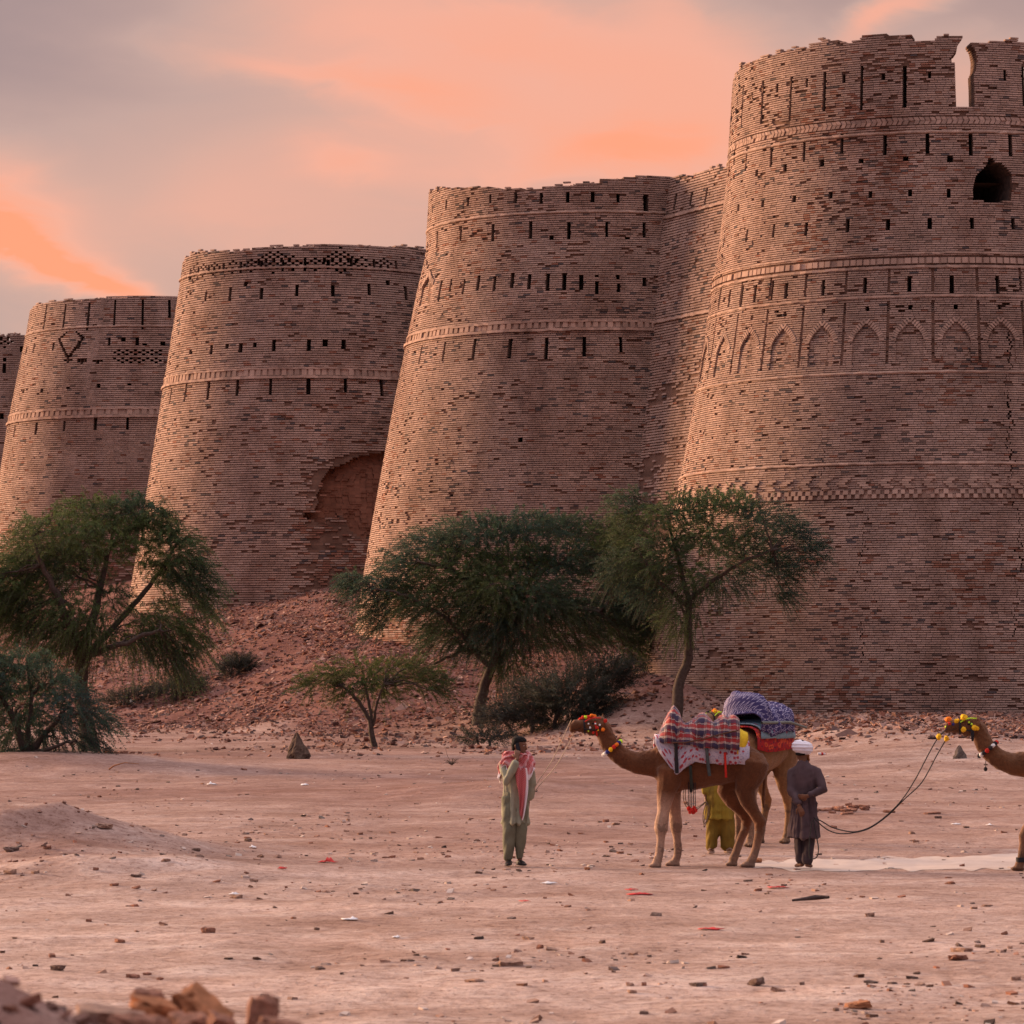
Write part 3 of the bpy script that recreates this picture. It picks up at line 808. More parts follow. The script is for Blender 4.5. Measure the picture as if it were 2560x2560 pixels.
# ================================================================== second tower
def tower_two():
    sf = Tower(TOW[1], ((1.5, 10.2), (3.4, 9.75), (8.4, 8.95), (13.4, 8.05), (17.8, 7.15), (19.3, 6.8), (23, 6.6)), 2, 1490)
    ro = empty('bastion_tower', (TOW[1][0], TOW[1][1], 2.5)); ro['z'] = 1
    tag(ro, 'second round bastion behind the wide thorn tree, top edge stepping up to the right', 'tower', 'bastions of the fort')
    k, ox, oy = 2.1467, 860, 380
    r1 = zz([(475, 285, 330), (548, 258, 312), (664, 240, 290), (785, 225, 280), (921, 215, 270), (1058, 215, 270), (1200, 213, 270), (1335, 215, 268), (1470, 220, 268)], ox, oy, k)
    r1b = zz([(1620, 230, 320)], ox, oy, k)
    r2 = zz([(420, 455, 510), (500, 425, 515), (628, 395, 475), (800, 383, 475), (1000, 368, 465), (1205, 372, 460), (1410, 375, 450), (1610, 378, 460)], ox, oy, k)
    r3 = zz([(375, 735, 800), (515, 695, 795), (572, 685, 750), (642, 680, 760), (720, 665, 738), (806, 665, 748), (902, 655, 725), (994, 655, 740), (1093, 655, 740), (1182, 655, 748), (1273, 658, 738), (1355, 695, 760), (1355, 655, 675), (1475, 705, 755), (1472, 662, 682), (1615, 680, 720)], ox, oy, k)
    r4 = zz([(322, 1055, 1145), (412, 1035, 1135), (535, 1020, 1115), (697, 1005, 1110), (888, 1000, 1105), (1087, 1000, 1105), (1287, 995, 1095), (1487, 995, 1070)], ox, oy, k)
    holes = zz([(945, 1535, 1555), (1115, 450, 468), (1520, 452, 468), (575, 1835, 1850)], ox, oy, k)
    slits = mk_slits(sf, r1, .14) + mk_slits(sf, r1b, .22) + mk_slits(sf, r2, .13) + mk_slits(sf, r3, .15) + mk_slits(sf, r4, .15) + mk_slits(sf, holes, .2)
    rim = [(440, 240), (455, 205), (480, 190), (660, 182), (800, 186), (1040, 192), (1060, 184), (1230, 160), (1420, 138), (1580, 120), (1700, 122)]
    tc_ = top_curve(sf, [(ox + x / k, oy + y / k) for x, y in rim], 13, .05)
    smax = sf.hit(ox + 1700 / k, oy + 122 / k)[0]; zmx = float(tc_(np.array([smax]))[0])
    ztop = lambda s: np.where(np.asarray(s) > smax, zmx - .02 * (np.asarray(s) - smax), tc_(s))
    zs = lambda v: EYE + (HORIZ - v) * 142.6 / F
    zu, zd = zs(569) - .12, zs(846) - .1
    def miss(s, z):
        n = fbm(s * .9, z * 2.2, 177, 4)
        return .012 + .8 * sstep(.62, .75, n) * (.25 + .75 * sstep(11, 4, z))
    red = lambda s, z: .5 * sstep(6.0, 3.6, z) * (.4 + fbm(s * .5, z, 8, 3)) + .3 * sstep(.6, .8, fbm(s * .4, z * .4, 91, 3))
    # niche low on the left cheek
    nx, nz = sf.hit(ox + 443 / k, oy + 735 / k); h = .62 * float(sf.fac(nz))
    rec = [([(nx - h, nz - .62), (nx + h, nz - .62), (nx + h, nz + .1), (nx, nz + .5), (nx - h, nz + .1)], -.07)]
    masonry(sf, 'brick_wall', FULL, 1.6, 22.6, .083, .25, ztop, slits, (), (), rec, [(zd - .16, zd + .10)], miss, red, .13, 202, .9, .9, SKIN, ro)
    inner(sf, 0, 20.0, ro, FULL)
    for sl in slits: slit_part(sf, sl, ro, M_CORE)
    it = []
    for side in (-1, 1):
        for t in np.linspace(0, 1, 7):
            it.append((nx + side * h * (1 - t) - .06, nx + side * h * (1 - t) + .06, nz + .1 + .42 * t, nz + .32 + .42 * t, .05))
    blocks(sf, it, 'niche_arch', ro, M_BRICK, BANDC, 8)
    ring(sf, FULL, zu, TORUS, 'string_course', ro, M_BRICK, BANDC, seed=11)
    ring(sf, FULL, zd - .19, fillet(.05, .07), 'string_course', ro, M_BRICK, (.41, .27, .213), seed=12)
    ring(sf, FULL, zd + .13, fillet(.04, .03), 'string_course', ro, M_BRICK, (.41, .27, .213), seed=13)
    crenel(sf, FULL, [(zd - .12, zd + .10, 0.3, .66, 0, .016, 0)], 'dentil_band', ro, M_BRICK, BANDC, 9)
    return sf

# ================================================================== third tower, its lower right fallen away
def tower_three():
    sf = Tower(TOW[2], ((2.5, 9.7), (5.5, 9.1), (10.8, 8.25), (16.5, 7.38), (21.5, 6.6), (23.5, 6.35), (25, 6.3)), 4, 790)
    ro = empty('bastion_tower', (TOW[2][0], TOW[2][1], 4)); ro['z'] = 2
    tag(ro, 'third round bastion, lower right skin collapsed to red earth, lattice pattern under rim', 'tower', 'bastions of the fort')
    k, ox, oy = 1.8226, 0, 560
    r1 = zz([(865, 205, 250), (903, 195, 230), (950, 185, 225), (1017, 180, 225), (1097, 170, 220), (1188, 165, 210), (1288, 160, 210), (1389, 158, 210), (1495, 158, 205), (1602, 158, 205), (1704, 160, 208), (1806, 165, 208)], ox, oy, k)
    r2 = zz([(868, 300, 320), (937, 310, 355), (1048, 293, 352), (1192, 285, 340), (1353, 278, 335), (1516, 275, 332), (1683, 275, 330), (1850, 285, 340)], ox, oy, k)
    r3 = zz([(868, 570, 595), (963, 553, 590), (1097, 540, 580), (1247, 533, 575), (1408, 530, 572), (1566, 530, 572)], ox, oy, k)
    sq = zz([(1035, 545, 565), (1160, 540, 558), (1482, 528, 555), (235, 0, 1), (1118, 268, 286), (1768, 262, 276)], ox, oy, k)
    sq = [q for q in sq if q[0] > 300]
    r4 = zz([(778, 745, 820), (845, 730, 810), (948, 722, 800), (1080, 710, 787), (1233, 700, 777), (1405, 698, 778), (1574, 695, 770), (1738, 697, 780)], ox, oy, k)
    slits = mk_slits(sf, r1, .15) + mk_slits(sf, r2, .17) + mk_slits(sf, r3, .2) + mk_slits(sf, sq, .22) + mk_slits(sf, r4, .17)
    nsl = len(slits)
    pat = []
    def lattice(x, y, n):
        s, z = sf.hit(ox + x / k, oy + y / k); cw, ch = .19 * float(sf.fac(z)), .14
        for i in range(-n, n + 1):
            for j in range(-n, n + 1):
                if abs(i) + abs(j) <= n and (i + j) % 2 == 0:
                    pat.append((s + i * cw - cw * .42, s + i * cw + cw * .42, z + j * ch - ch * .45, z + j * ch + ch * .45))
    for x in (1247, 1552): lattice(x, 165, 4)
    for x, y in ((880, 225), (925, 210), (975, 205), (1060, 197), (1145, 187), (1335, 178), (1437, 182), (1650, 180), (1752, 182)): lattice(x, y, 2)
    P4 = lambda pts: hpoly(sf, [(ox + x / k, oy + y / k) for x, y in pts])
    hole = P4([(1800, 1030), (1700, 1045), (1615, 1062), (1585, 1085), (1545, 1100), (1500, 1118), (1478, 1150), (1462, 1170), (1466, 1200), (1440, 1235), (1452, 1268), (1430, 1300), (1385, 1322), (1370, 1350), (1420, 1345), (1470, 1375), (1500, 1340), (1560, 1330), (1600, 1400), (1660, 1440), (1700, 1420), (1800, 1480)])
    foot = P4([(1320, 1840), (1350, 1790), (1420, 1770), (1500, 1745), (1530, 1690), (1600, 1660), (1760, 1640), (1760, 1800), (1500, 1850)])
    sx = max(a for a, b in hole)
    hole += []
    rim = [(838, 160), (845, 145), (880, 122), (960, 118), (1100, 110), (1220, 98), (1400, 88), (1550, 80), (1700, 86), (1800, 90), (1895, 92)]
    tc_ = top_curve(sf, [(ox + x / k, oy + y / k) for x, y in rim], 23, .05)
    zs = lambda v: EYE + (HORIZ - v) * 173 / F
    zd = zs(958)
    def miss(s, z):
        n = fbm(s * .8, z * 2.0, 277, 4)
        d = .012 + .7 * sstep(.62, .75, n) * (.2 + .8 * sstep(13, 6, z))
        return d + .88 * sstep(-.9, .9, s) * sstep(12.6, 11.0, z) * sstep(.36, .52, fbm(s * .8, z * 1.5, 31, 4)) + .7 * sstep(6.6, 5.4, z) * sstep(-5, -1, s) * sstep(.36, .5, fbm(s * .5, z, 33, 3))
    red = lambda s, z: np.maximum(.9 * sstep(-1.2, 1.6, s) * sstep(13.0, 11.0, z), .55 * sstep(6.5, 4.5, z)) * (.35 + .9 * fbm(s * .5, z * .5, 37, 3))
    masonry(sf, 'brick_wall', FULL, 3.0, 25.6, .108, .30, lambda s: tc_(s), slits + pat, (), [hole, foot], (), [(zd - .2, zd + .14)], miss, red, .12, 303, 1.0, 1.0, SKIN, ro)
    inner(sf, 0, 22.6, ro, FULL, 1.6)
    for sl in slits: slit_part(sf, sl, ro, M_CORE)
    for sl in pat: pass
    ring(sf, FULL, zs(700 + 0) , fillet(.04, .05), 'string_course', ro, M_BRICK, BANDC, seed=21)
    ring(sf, FULL, zd - .24, fillet(.06, .08), 'string_course', ro, M_BRICK, (.41, .27, .213), seed=22)
    ring(sf, FULL, zd + .17, fillet(.04, .04), 'string_course', ro, M_BRICK, (.41, .27, .213), seed=23)
    crenel(sf, FULL, [(zd - .16, zd + .13, 0.34, .66, 0, .016, 0)], 'dentil_band', ro, M_BRICK, BANDC, 19)
    return sf

# ================================================================== fourth tower
def tower_four():
    sf = Tower(TOW[3], ((3.0, 9.6), (5.5, 9.2), (11.0, 8.5), (16.5, 7.68), (21.5, 6.7), (23.5, 6.38), (25, 6.3)), 4, 370)
    ro = empty('bastion_tower', (TOW[3][0], TOW[3][1], 4)); ro['z'] = 3
    tag(ro, 'fourth round bastion behind the drooping tree, a diamond outline in its brick', 'tower', 'bastions of the fort')
    k, ox, oy = 1.8226, 0, 560
    r1 = zz([(205, 370, 490), (294, 360, 485), (404, 352, 478), (522, 348, 470), (651, 345, 470), (772, 350, 430)], ox, oy, k)
    r2 = zz([(120, 560, 590), (153, 548, 588), (242, 538, 575), (360, 530, 565), (497, 515, 557), (626, 514, 552)], ox, oy, k)
    sq = zz([(561, 515, 533), (660, 540, 553), (743, 540, 552), (105, 757, 773), (190, 749, 765), (310, 739, 755), (449, 725, 745), (588, 722, 738)], ox, oy, k)
    r5 = zz([(65, 920, 970), (165, 905, 958), (292, 895, 947), (434, 885, 937), (580, 878, 932)], ox, oy, k)
    slits = mk_slits(sf, r1, .14) + mk_slits(sf, r2, .17) + mk_slits(sf, sq, .26) + mk_slits(sf, r5, .18)
    pat = []
    for x0, x1, y0, y1 in ((515, 760, 600, 640),):
        s0, zt = sf.hit(ox + x0 / k, oy + y0 / k); s1, zb = sf.hit(ox + x1 / k, oy + y1 / k); n = int((s1 - s0) / .25)
        for i in range(n):
            for j in range(6):
                if (i + j) % 2 == 0 and abs((i % 8) - 4) + abs(j - 3) < 6:
                    z = zb + .02 + j * .135; a = s0 + i * .25; pat.append((a, a + .2, z, z + .115))
    for x in (308, 372, 444):
        s, z = sf.hit(ox + x / k, oy + 632 / k)
        for i, j in ((-1, 1), (0, 1), (1, 1), (0, 0)): pat.append((s + i * .24 - .11, s + i * .24 + .11, z + j * .13 - .06, z + j * .13 + .06))
    hs, hz = sf.hit(ox + 318 / k, oy + 545 / k)
    for t in np.linspace(0, 1, 14):            # the diamond outline, a groove of missing half bricks
        for sgn in (-1, 1):
            x = sgn * (t * .95); z = -.78 + t * 1.05
            pat.append((hs + x - .11, hs + x + .11, hz + z - .06, hz + z + .06))
            if t < .62: pat.append((hs + sgn * (.95 - t * .9) - .08, hs + sgn * (.95 - t * .9) + .08, hz + .27 + t * .55 - .05, hz + .27 + t * .55 + .05))
    rim = [(150, 375), (155, 362), (230, 345), (340, 338), (420, 330), (560, 322), (690, 318), (760, 324), (810, 324)]
    tc_ = top_curve(sf, [(ox + x / k, oy + y / k) for x, y in rim], 33, .03)
    zs = lambda v: EYE + (HORIZ - v) * 196.5 / F
    zd = zs(1052)
    def miss(s, z):
        n = fbm(s * .6, z * 2.0, 377, 4)
        return .006 + .9 * sstep(.56, .66, n) * sstep(14.5, 10, z) * sstep(-6, 3, s) + .5 * sstep(11.5, 9, z) * sstep(1.5, 5, s)
    red = lambda s, z: .7 * sstep(12.5, 8, z) * (.3 + .9 * fbm(s * .4, z * .4, 47, 3))
    masonry(sf, 'brick_wall', FULL, 3.2, 25.5, .108, .32, lambda s: tc_(s), slits + pat, (), (), (), [(zd - .16, zd + .12)], miss, red, .06, 404, 1.0, 1.1, SKIN, ro)
    inner(sf, 0, 22.3, ro, FULL, 1.5)
    for sl in slits: slit_part(sf, sl, ro, M_CORE)
    ring(sf, FULL, zs(1052) - .24, fillet(.06, .08), 'string_course', ro, M_BRICK, (.41, .27, .213), seed=31)
    ring(sf, FULL, zs(1052) + .18, fillet(.04, .04), 'string_course', ro, M_BRICK, (.41, .27, .213), seed=32)
    ring(sf, FULL, EYE + (HORIZ - (560 + 512 / k)) * 196.5 / F, TORUS, 'string_course', ro, M_BRICK, BANDC, seed=33)
    crenel(sf, FULL, [(zd - .14, zd + .14, 0.4, .66, 0, .016, 0)], 'dentil_band', ro, M_BRICK, BANDC, 29)
    return sf

def tower_five():
    sf = Tower(TOW[4], ((3.0, 9.6), (5.5, 9.2), (11.0, 8.5), (16.5, 7.68), (21.5, 6.8), (25, 6.3)), 4, 41)
    ro = empty('bastion_tower', (TOW[4][0], TOW[4][1], 4)); ro['z'] = 4
    tag(ro, 'farthest round bastion, only a sliver of it in view', 'tower', 'bastions of the fort')
    k, ox, oy = 1.8226, 0, 560
    slits = mk_slits(sf, zz([(20, 640, 680), (100, 560, 585), (8, 865, 890), (22, 610, 628)], ox, oy, k), .24)
    pat = []
    s, z = sf.hit(ox + 22 / k, oy + 535 / k)
    for i in range(-3, 4):
        for j in range(-3, 4):
            if abs(i) + abs(j) <= 3 and (i + j) % 2 == 0: pat.append((s + i * .26 - .11, s + i * .26 + .11, z + j * .16 - .07, z + j * .16 + .07))
    zt = EYE + (HORIZ - 824) * 212 / F
    rn = lambda s: zt + (vnoise(np.asarray(s) * 1.4, 0 * np.asarray(s), 4) - .5) * .2
    masonry(sf, 'brick_wall', FULL, 3.2, zt + .4, .115, .33, rn, slits + pat, (), (), (), (), None, None, .16, 505, 1.0, 1.1, SKIN, ro)
    inner(sf, 0, zt - 2, ro, FULL, 1.5)
    for sl in slits: slit_part(sf, sl, ro, M_CORE)
    return sf

def curtain(i, ztop_l, ztop_r, bat, seed, label, slit_rows=(), ringv=(), back=0.0):
    """straight wall from tower i+1 (far) to tower i (near)"""
    p0, p1 = TOW[i + 1], TOW[i]
    sf = Wall(p0, p1, max(ztop_l, ztop_r), bat, 0, back)
    ro = empty('curtain_wall', (.5 * (p0[0] + p1[0]), .5 * (p0[1] + p1[1]), 2)); tag(ro, label, 'wall', 'curtain walls between the bastions')
    zt = lambda s: np.interp(s, (0, sf.L), (ztop_l, ztop_r)) + (vnoise(np.asarray(s) * 2, 0 * np.asarray(s), seed) - .5) * .18
    slits = mk_slits(sf, slit_rows, .18) if len(slit_rows) else []
    def miss(s, z):
        n = fbm(s * .8, z * 1.6, seed + 70, 4)
        return .02 + .7 * sstep(.52, .66, n) * sstep(15.5, 12.5, z) + .3 * sstep(9, 5, z) * sstep(.4, .6, n)
    masonry(sf, 'brick_wall', (3.0, sf.L - 3.0), 1.5, max(ztop_l, ztop_r) + .4, .105, .29, zt, slits, (), (), (), (), miss, None, .14, seed, 1.0, 1.2, SKIN, ro)
    n = 2; a = np.array((2.0, sf.L - 2.0))
    V = np.concatenate((sf.map(a, np.array((0., 0.)), np.full(2, -.9)), sf.map(a, np.full(2, min(ztop_l, ztop_r) - 1.2), np.full(2, -.9)), sf.map(a, np.full(2, min(ztop_l, ztop_r) - 1.2), np.full(2, -6.))))
    link('earth_fill', np_mesh('earth_fill', V, np.array(((0, 1, 3, 2), (2, 3, 5, 4))), np.tile((.2, .11, .075), (2, 1))), M_CORE, ro)
    for sl in slits: slit_part(sf, sl, ro, M_CORE)
    for v, u in ringv:
        s, z = sf.hit(u, v); ring(sf, (3.0, sf.L - 3.0), z, fillet(.05, .07), 'string_course', ro, M_BRICK, BANDC, seed=seed)
    return sf

T1 = tower_one(); T2 = tower_two(); T3 = tower_three(); T4 = tower_four(); T5 = tower_five()
for o in bpy.data.objects:
    if 'z' in o: del o['z']
K7 = 3.715
curtain(0, EYE + (HORIZ - 437) * 137 / F, EYE + (HORIZ - 396) * 130 / F + .2, .19, 611, 'tall straight wall in the gap between the nearest and the second bastion',
        [(1600 + x / K7, 380 + a / K7, 380 + b / K7) for x, a, b in ((328, 395, 530), (475, 360, 500), (613, 330, 470), (45, 0, 0)) if b], [(530, 1720), (795, 1690)])
curtain(1, 22.0, 21.5, .08, 622, 'straight wall sunk between the second and the third bastion', back=4.5)
curtain(2, 22.4, 22.4, .08, 633, 'straight wall in shade between the third and the fourth bastion', back=4.5)
curtain(3, 22.2, 22.2, .08, 644, 'far straight wall between the fourth and the farthest bastion', back=4.5)
# ------------------------------------------------------------------ trees and scrub
M_LEAF = attr_mat('feathery foliage', .8, 1.2, .8, 1.2, 0, 1, .3)
M_BARK = simple('grey brown bark', (.075, .055, .045), 1, .4, 14, .6)
M_TWIG = simple('dry dark twigs', (.085, .065, .055), 1, .35, 10)

def tube_arrays(pts, rad, seg=6):
    pts = [Vector(p) for p in pts]; n = len(pts); V = []
    for i, p in enumerate(pts):
        t = (pts[min(i + 1, n - 1)] - pts[max(i - 1, 0)]).normalized()
        a = t.cross(Vector((0, 1, .13))); 
        if a.length < .05: a = t.cross(Vector((1, 0, 0)))
        a.normalize(); b = t.cross(a)
        for k in range(seg):
            w = 2 * math.pi * k / seg
            V.append(p + (a * math.cos(w) + b * math.sin(w)) * rad[i])
    Q = [(i * seg + k, i * seg + (k + 1) % seg, (i + 1) * seg + (k + 1) % seg, (i + 1) * seg + k) for i in range(n - 1) for k in range(seg)]
    return np.array([tuple(v) for v in V]), np.array(Q)

def join_arrays(parts):
    V = []; Q = []; o = 0
    for v, q in parts:
        V.append(v); Q.append(q + o); o += len(v)
    return np.concatenate(V), np.concatenate(Q)

def bend(pts, rad, rng, n=5, amp=.06):
    """subdivide a polyline and make it wander"""
    P0 = []; R0 = []
    for i in range(len(pts) - 1):
        for k in range(n):
            t = k / n; p = Vector(pts[i]).lerp(Vector(pts[i + 1]), t); L = (Vector(pts[i + 1]) - Vector(pts[i])).length
            if k: p += Vector(rng.normal(0, 1, 3)) * amp * L * .3
            P0.append(p); R0.append(rad[i] + (rad[i + 1] - rad[i]) * t)
    P0.append(Vector(pts[-1])); R0.append(rad[-1])
    return P0, R0

def foliage(rng, C, RAD, N, crown_c, droop, L, leaf, pal, nleaf=15, stem=True, up=.25, spread=1.0, hang=0.0):
    """leaf sprays: C centres (k,3), RAD radii (k,3), N twigs per clump"""
    P0 = []; D = []; CL = []
    for c, r, n in zip(C, RAD, N):
        d = rng.normal(0, 1, (n, 3)); d /= np.linalg.norm(d, axis=1)[:, None]
        rr = rng.random(n) ** .45
        P0.append(c + d * r * rr[:, None])
        out = c + d * r - crown_c; out /= np.linalg.norm(out, axis=1)[:, None] + 1e-6
        dd = out * .9 + d * .35 * spread + rng.normal(0, .45, (n, 3)) + np.array((0, 0, up)); dd /= np.linalg.norm(dd, axis=1)[:, None]
        D.append(dd)
        tone = rng.integers(0, len(pal)); base = pal[tone]
        cl = base[None] * rng.uniform(.7, 1.35, (n, 1)); mixp = pal[rng.integers(0, len(pal), n)]
        CL.append(cl * .6 + mixp * .4)
    P0 = np.concatenate(P0); D = np.concatenate(D); CL = np.concatenate(CL); n = len(P0)
    Ls = L * rng.uniform(.5, 1.25, n); dr = droop * rng.uniform(.5, 1.5, n)
    t = np.linspace(.08, 1, nleaf)
    def path(tt): return P0[:, None] + D[:, None] * (Ls[:, None] * tt[None])[..., None] + np.array((0, 0, -1.0)) * ((dr * Ls)[:, None] * tt[None] ** 2 )[..., None]
    pts = path(t); tan = path(np.minimum(t + .04, 1.04)) - pts; tan /= np.linalg.norm(tan, axis=2)[..., None] + 1e-9
    rnd = rng.normal(0, 1, (n, nleaf, 3)); side = np.cross(tan, rnd); side /= np.linalg.norm(side, axis=2)[..., None] + 1e-9
    parts = []; cols = []
    for sg in (1, -1):
        ax = tan * .55 + side * sg * .8 + np.array((0, 0, -hang)); ax /= np.linalg.norm(ax, axis=2)[..., None]
        up2 = np.cross(ax, tan + .3 * rng.normal(0, 1, tan.shape)); up2 /= np.linalg.norm(up2, axis=2)[..., None] + 1e-9
        l = leaf[0] * rng.uniform(.6, 1.4, (n, nleaf, 1)); w = leaf[1] * rng.uniform(.7, 1.3, (n, nleaf, 1))
        a = pts; b = pts + ax * l * .5 + up2 * w; c = pts + ax * l; d = pts + ax * l * .5 - up2 * w
        parts.append(np.stack((a, b, c, d), 2).reshape(-1, 3)); cols.append(np.repeat(CL, nleaf, axis=0) * rng.uniform(.85, 1.15, (n * nleaf, 1)))
    V = np.concatenate(parts); Q = np.arange(len(V)).reshape(-1, 4); Cc = np.concatenate(cols)
    if stem:
        ts = np.linspace(0, 1, 5); sp = path(ts); sd = np.cross(D, rng.normal(0, 1, (n, 3))); sd /= np.linalg.norm(sd, axis=1)[:, None]; sd = sd[:, None] * .006
        sv = np.stack((sp + sd, sp - sd), 2).reshape(-1, 3)
        b = (np.arange(n) * 10)[:, None] + (np.arange(4) * 2)[None]
        sq = np.stack((b, b + 1, b + 3, b + 2), -1).reshape(-1, 4) + len(V)
        V = np.concatenate((V, sv)); Q = np.concatenate((Q, sq)); Cc = np.concatenate((Cc, np.tile((.07, .05, .04), (len(sq), 1))))
    return V, Q, Cc

GREEN = np.array(((.065, .108, .040), (.092, .138, .042), (.045, .085, .052), (.105, .140, .045), (.050, .080, .048)))
BLUEG = np.array(((.040, .082, .064), (.054, .098, .068), (.034, .066, .058), (.068, .110, .060)))
YELG = np.array(((.085, .110, .028), (.065, .095, .028), (.10, .115, .035), (.05, .08, .03)))
GREYD = np.array(((.040, .045, .038), (.030, .034, .034), (.055, .055, .042), (.035, .045, .034)))
OLIVE = np.array(((.050, .060, .040), (.060, .070, .045), (.040, .052, .040)))

def plant(name, label, cat, group, Y, trunks, clumps, pal, droop=.5, L=.8, leaf=(.085, .014), dens=1.0, seed=1, nleaf=15, depth=.8, up=.25, bark=None, hang=0.0, parts=('trunk', 'crown'), twigs=True):
    """trunks: polylines of (u, v, radius in px[, depth shift]); clumps: (u, v, ru, rv[, shift])"""
    rng = np.random.default_rng(seed)
    u0, v0 = trunks[0][0][:2]
    if not Y: Y = on_ground(u0, v0, 40, 170).y
    s = F / Y; b = P(u0, v0, Y); gz = Hs(b.x, b.y)
    ro = empty(name, (b.x, b.y, gz)); tag(ro, label, cat, group)
    shift = gz - b.z - .06
    prt = []; C = []; RAD = []; N = []
    for c in clumps:
        u, v, ru, rv = c[:4]; sh = c[4] if len(c) > 4 else rng.uniform(-.5, .5) * ru / s * 1.2
        p = P(u, v, Y + sh); C.append(tuple(p)); RAD.append((ru / s, depth * ru / s, rv / s)); N.append(max(6, int(dens * 2.1 * (ru / s) ** .9 * (rv / s) ** .9 * 150)))
    for k, tr in enumerate(trunks):
        pts = [P(q[0], q[1], Y + (q[3] if len(q) > 3 else 0)) for q in tr]; rad = [q[2] / s for q in tr]
        if abs(tr[0][1] - v0) < 6: pts[0] = Vector((pts[0].x, pts[0].y, Hs(pts[0].x, pts[0].y) - .08)); rad[0] *= 1.25
        a, r = bend(pts, rad, rng); prt.append(tube_arrays(a, r, 7))
    C = np.array(C); RAD = np.array(RAD); cc = C.mean(0) - np.array((0, 0, RAD[:, 2].mean() * .8))
    # twigs reaching from the limbs into every clump
    ends = [P(q[0], q[1], Y + (q[3] if len(q) > 3 else 0)) for tr in trunks for q in tr[1:]]
    if twigs:
        for c, r in zip(C, RAD):
            e = min(ends, key=lambda p: (Vector(c) - p).length)
            for j in range(3):
                t = Vector(c) + Vector(rng.normal(0, .4, 3)) * Vector(r).length * .4
                m = e.lerp(t, .5) + Vector((0, 0, .12)); a, rr = bend([e, m, t], [.028, .018, .006], rng, 4, .2); prt.append(tube_arrays(a, rr, 4))
    V, Q = join_arrays(prt)
    link(parts[0], np_mesh(parts[0], V, Q), bark or M_BARK, ro, smooth=True)
    V, Q, c = foliage(rng, C, RAD, N, cc, droop, L, leaf, pal, nleaf, True, up, 1.0, hang)
    link(parts[1], np_mesh(parts[1], V, Q, c), M_LEAF, ro)
    return ro

plant('thorn_tree', 'tall drooping thorn tree on the left with a dark bare trunk', 'tree', 'thorn trees below the fort', 102,
      [[(228, 1876, 22), (212, 1790, 19), (202, 1715, 18), (206, 1655, 18)], [(206, 1658, 15), (185, 1590, 12, -.3), (150, 1500, 9, -.6), (105, 1410, 6, -.8), (80, 1340, 3, -.8)],
       [(206, 1655, 14), (225, 1580, 12), (250, 1470, 9, .3), (270, 1380, 6, .5), (295, 1290, 3, .6)], [(210, 1650, 12), (265, 1590, 9, .2), (345, 1500, 7, .4), (410, 1410, 5, .5), (450, 1350, 3, .5)],
       [(212, 1640, 9), (300, 1610, 7, -.6), (400, 1575, 4, -.9)]],
      [(240, 1290, 105, 42), (335, 1282, 85, 40), (130, 1340, 100, 55), (55, 1420, 90, 70), (150, 1420, 110, 65), (245, 1370, 90, 55), (330, 1345, 60, 45), (390, 1325, 60, 40), (440, 1372, 60, 50), (490, 1440, 42, 55), (440, 1450, 50, 50), (380, 1420, 40, 45),
       (395, 1550, 62, 50), (455, 1590, 50, 55), (375, 1600, 50, 40), (330, 1580, 40, 40), (95, 1520, 100, 60), (185, 1540, 85, 55), (35, 1545, 70, 60), (235, 1590, 60, 45), (20, 1480, 80, 60), (150, 1595, 70, 45), (500, 1510, 30, 45), (430, 1650, 40, 40), (280, 1500, 40, 40), (-60, 1470, 80, 90)],
      GREEN, .70, .72, (.075, .0105), 1.15, 41, 19, .8, .25, None, .25)
plant('thorn_tree', 'low blue green thorn bush at the left edge hanging in front of the drooping tree', 'tree', 'thorn trees below the fort', 87,
      [[(70, 1925, 14), (55, 1860, 11), (30, 1790, 8), (-10, 1720, 5)], [(75, 1925, 10), (100, 1850, 8), (150, 1790, 5, -.3), (215, 1780, 3, -.4)], [(66, 1925, 9), (70, 1830, 7, .3), (80, 1740, 5, .4), (70, 1680, 3, .4)], [(78, 1925, 7), (130, 1870, 5, -.5), (190, 1850, 3, -.8)]],
      [(55, 1670, 90, 40), (-10, 1700, 80, 55), (120, 1715, 85, 45), (50, 1765, 105, 50), (170, 1775, 75, 40), (235, 1800, 45, 30), (30, 1830, 90, 45), (150, 1835, 70, 32), (-80, 1720, 110, 110), (215, 1850, 30, 25), (60, 1880, 40, 22)],
      BLUEG, .6, .65, (.07, .0105), 1.15, 42, 17, .8, .2, None, .2)
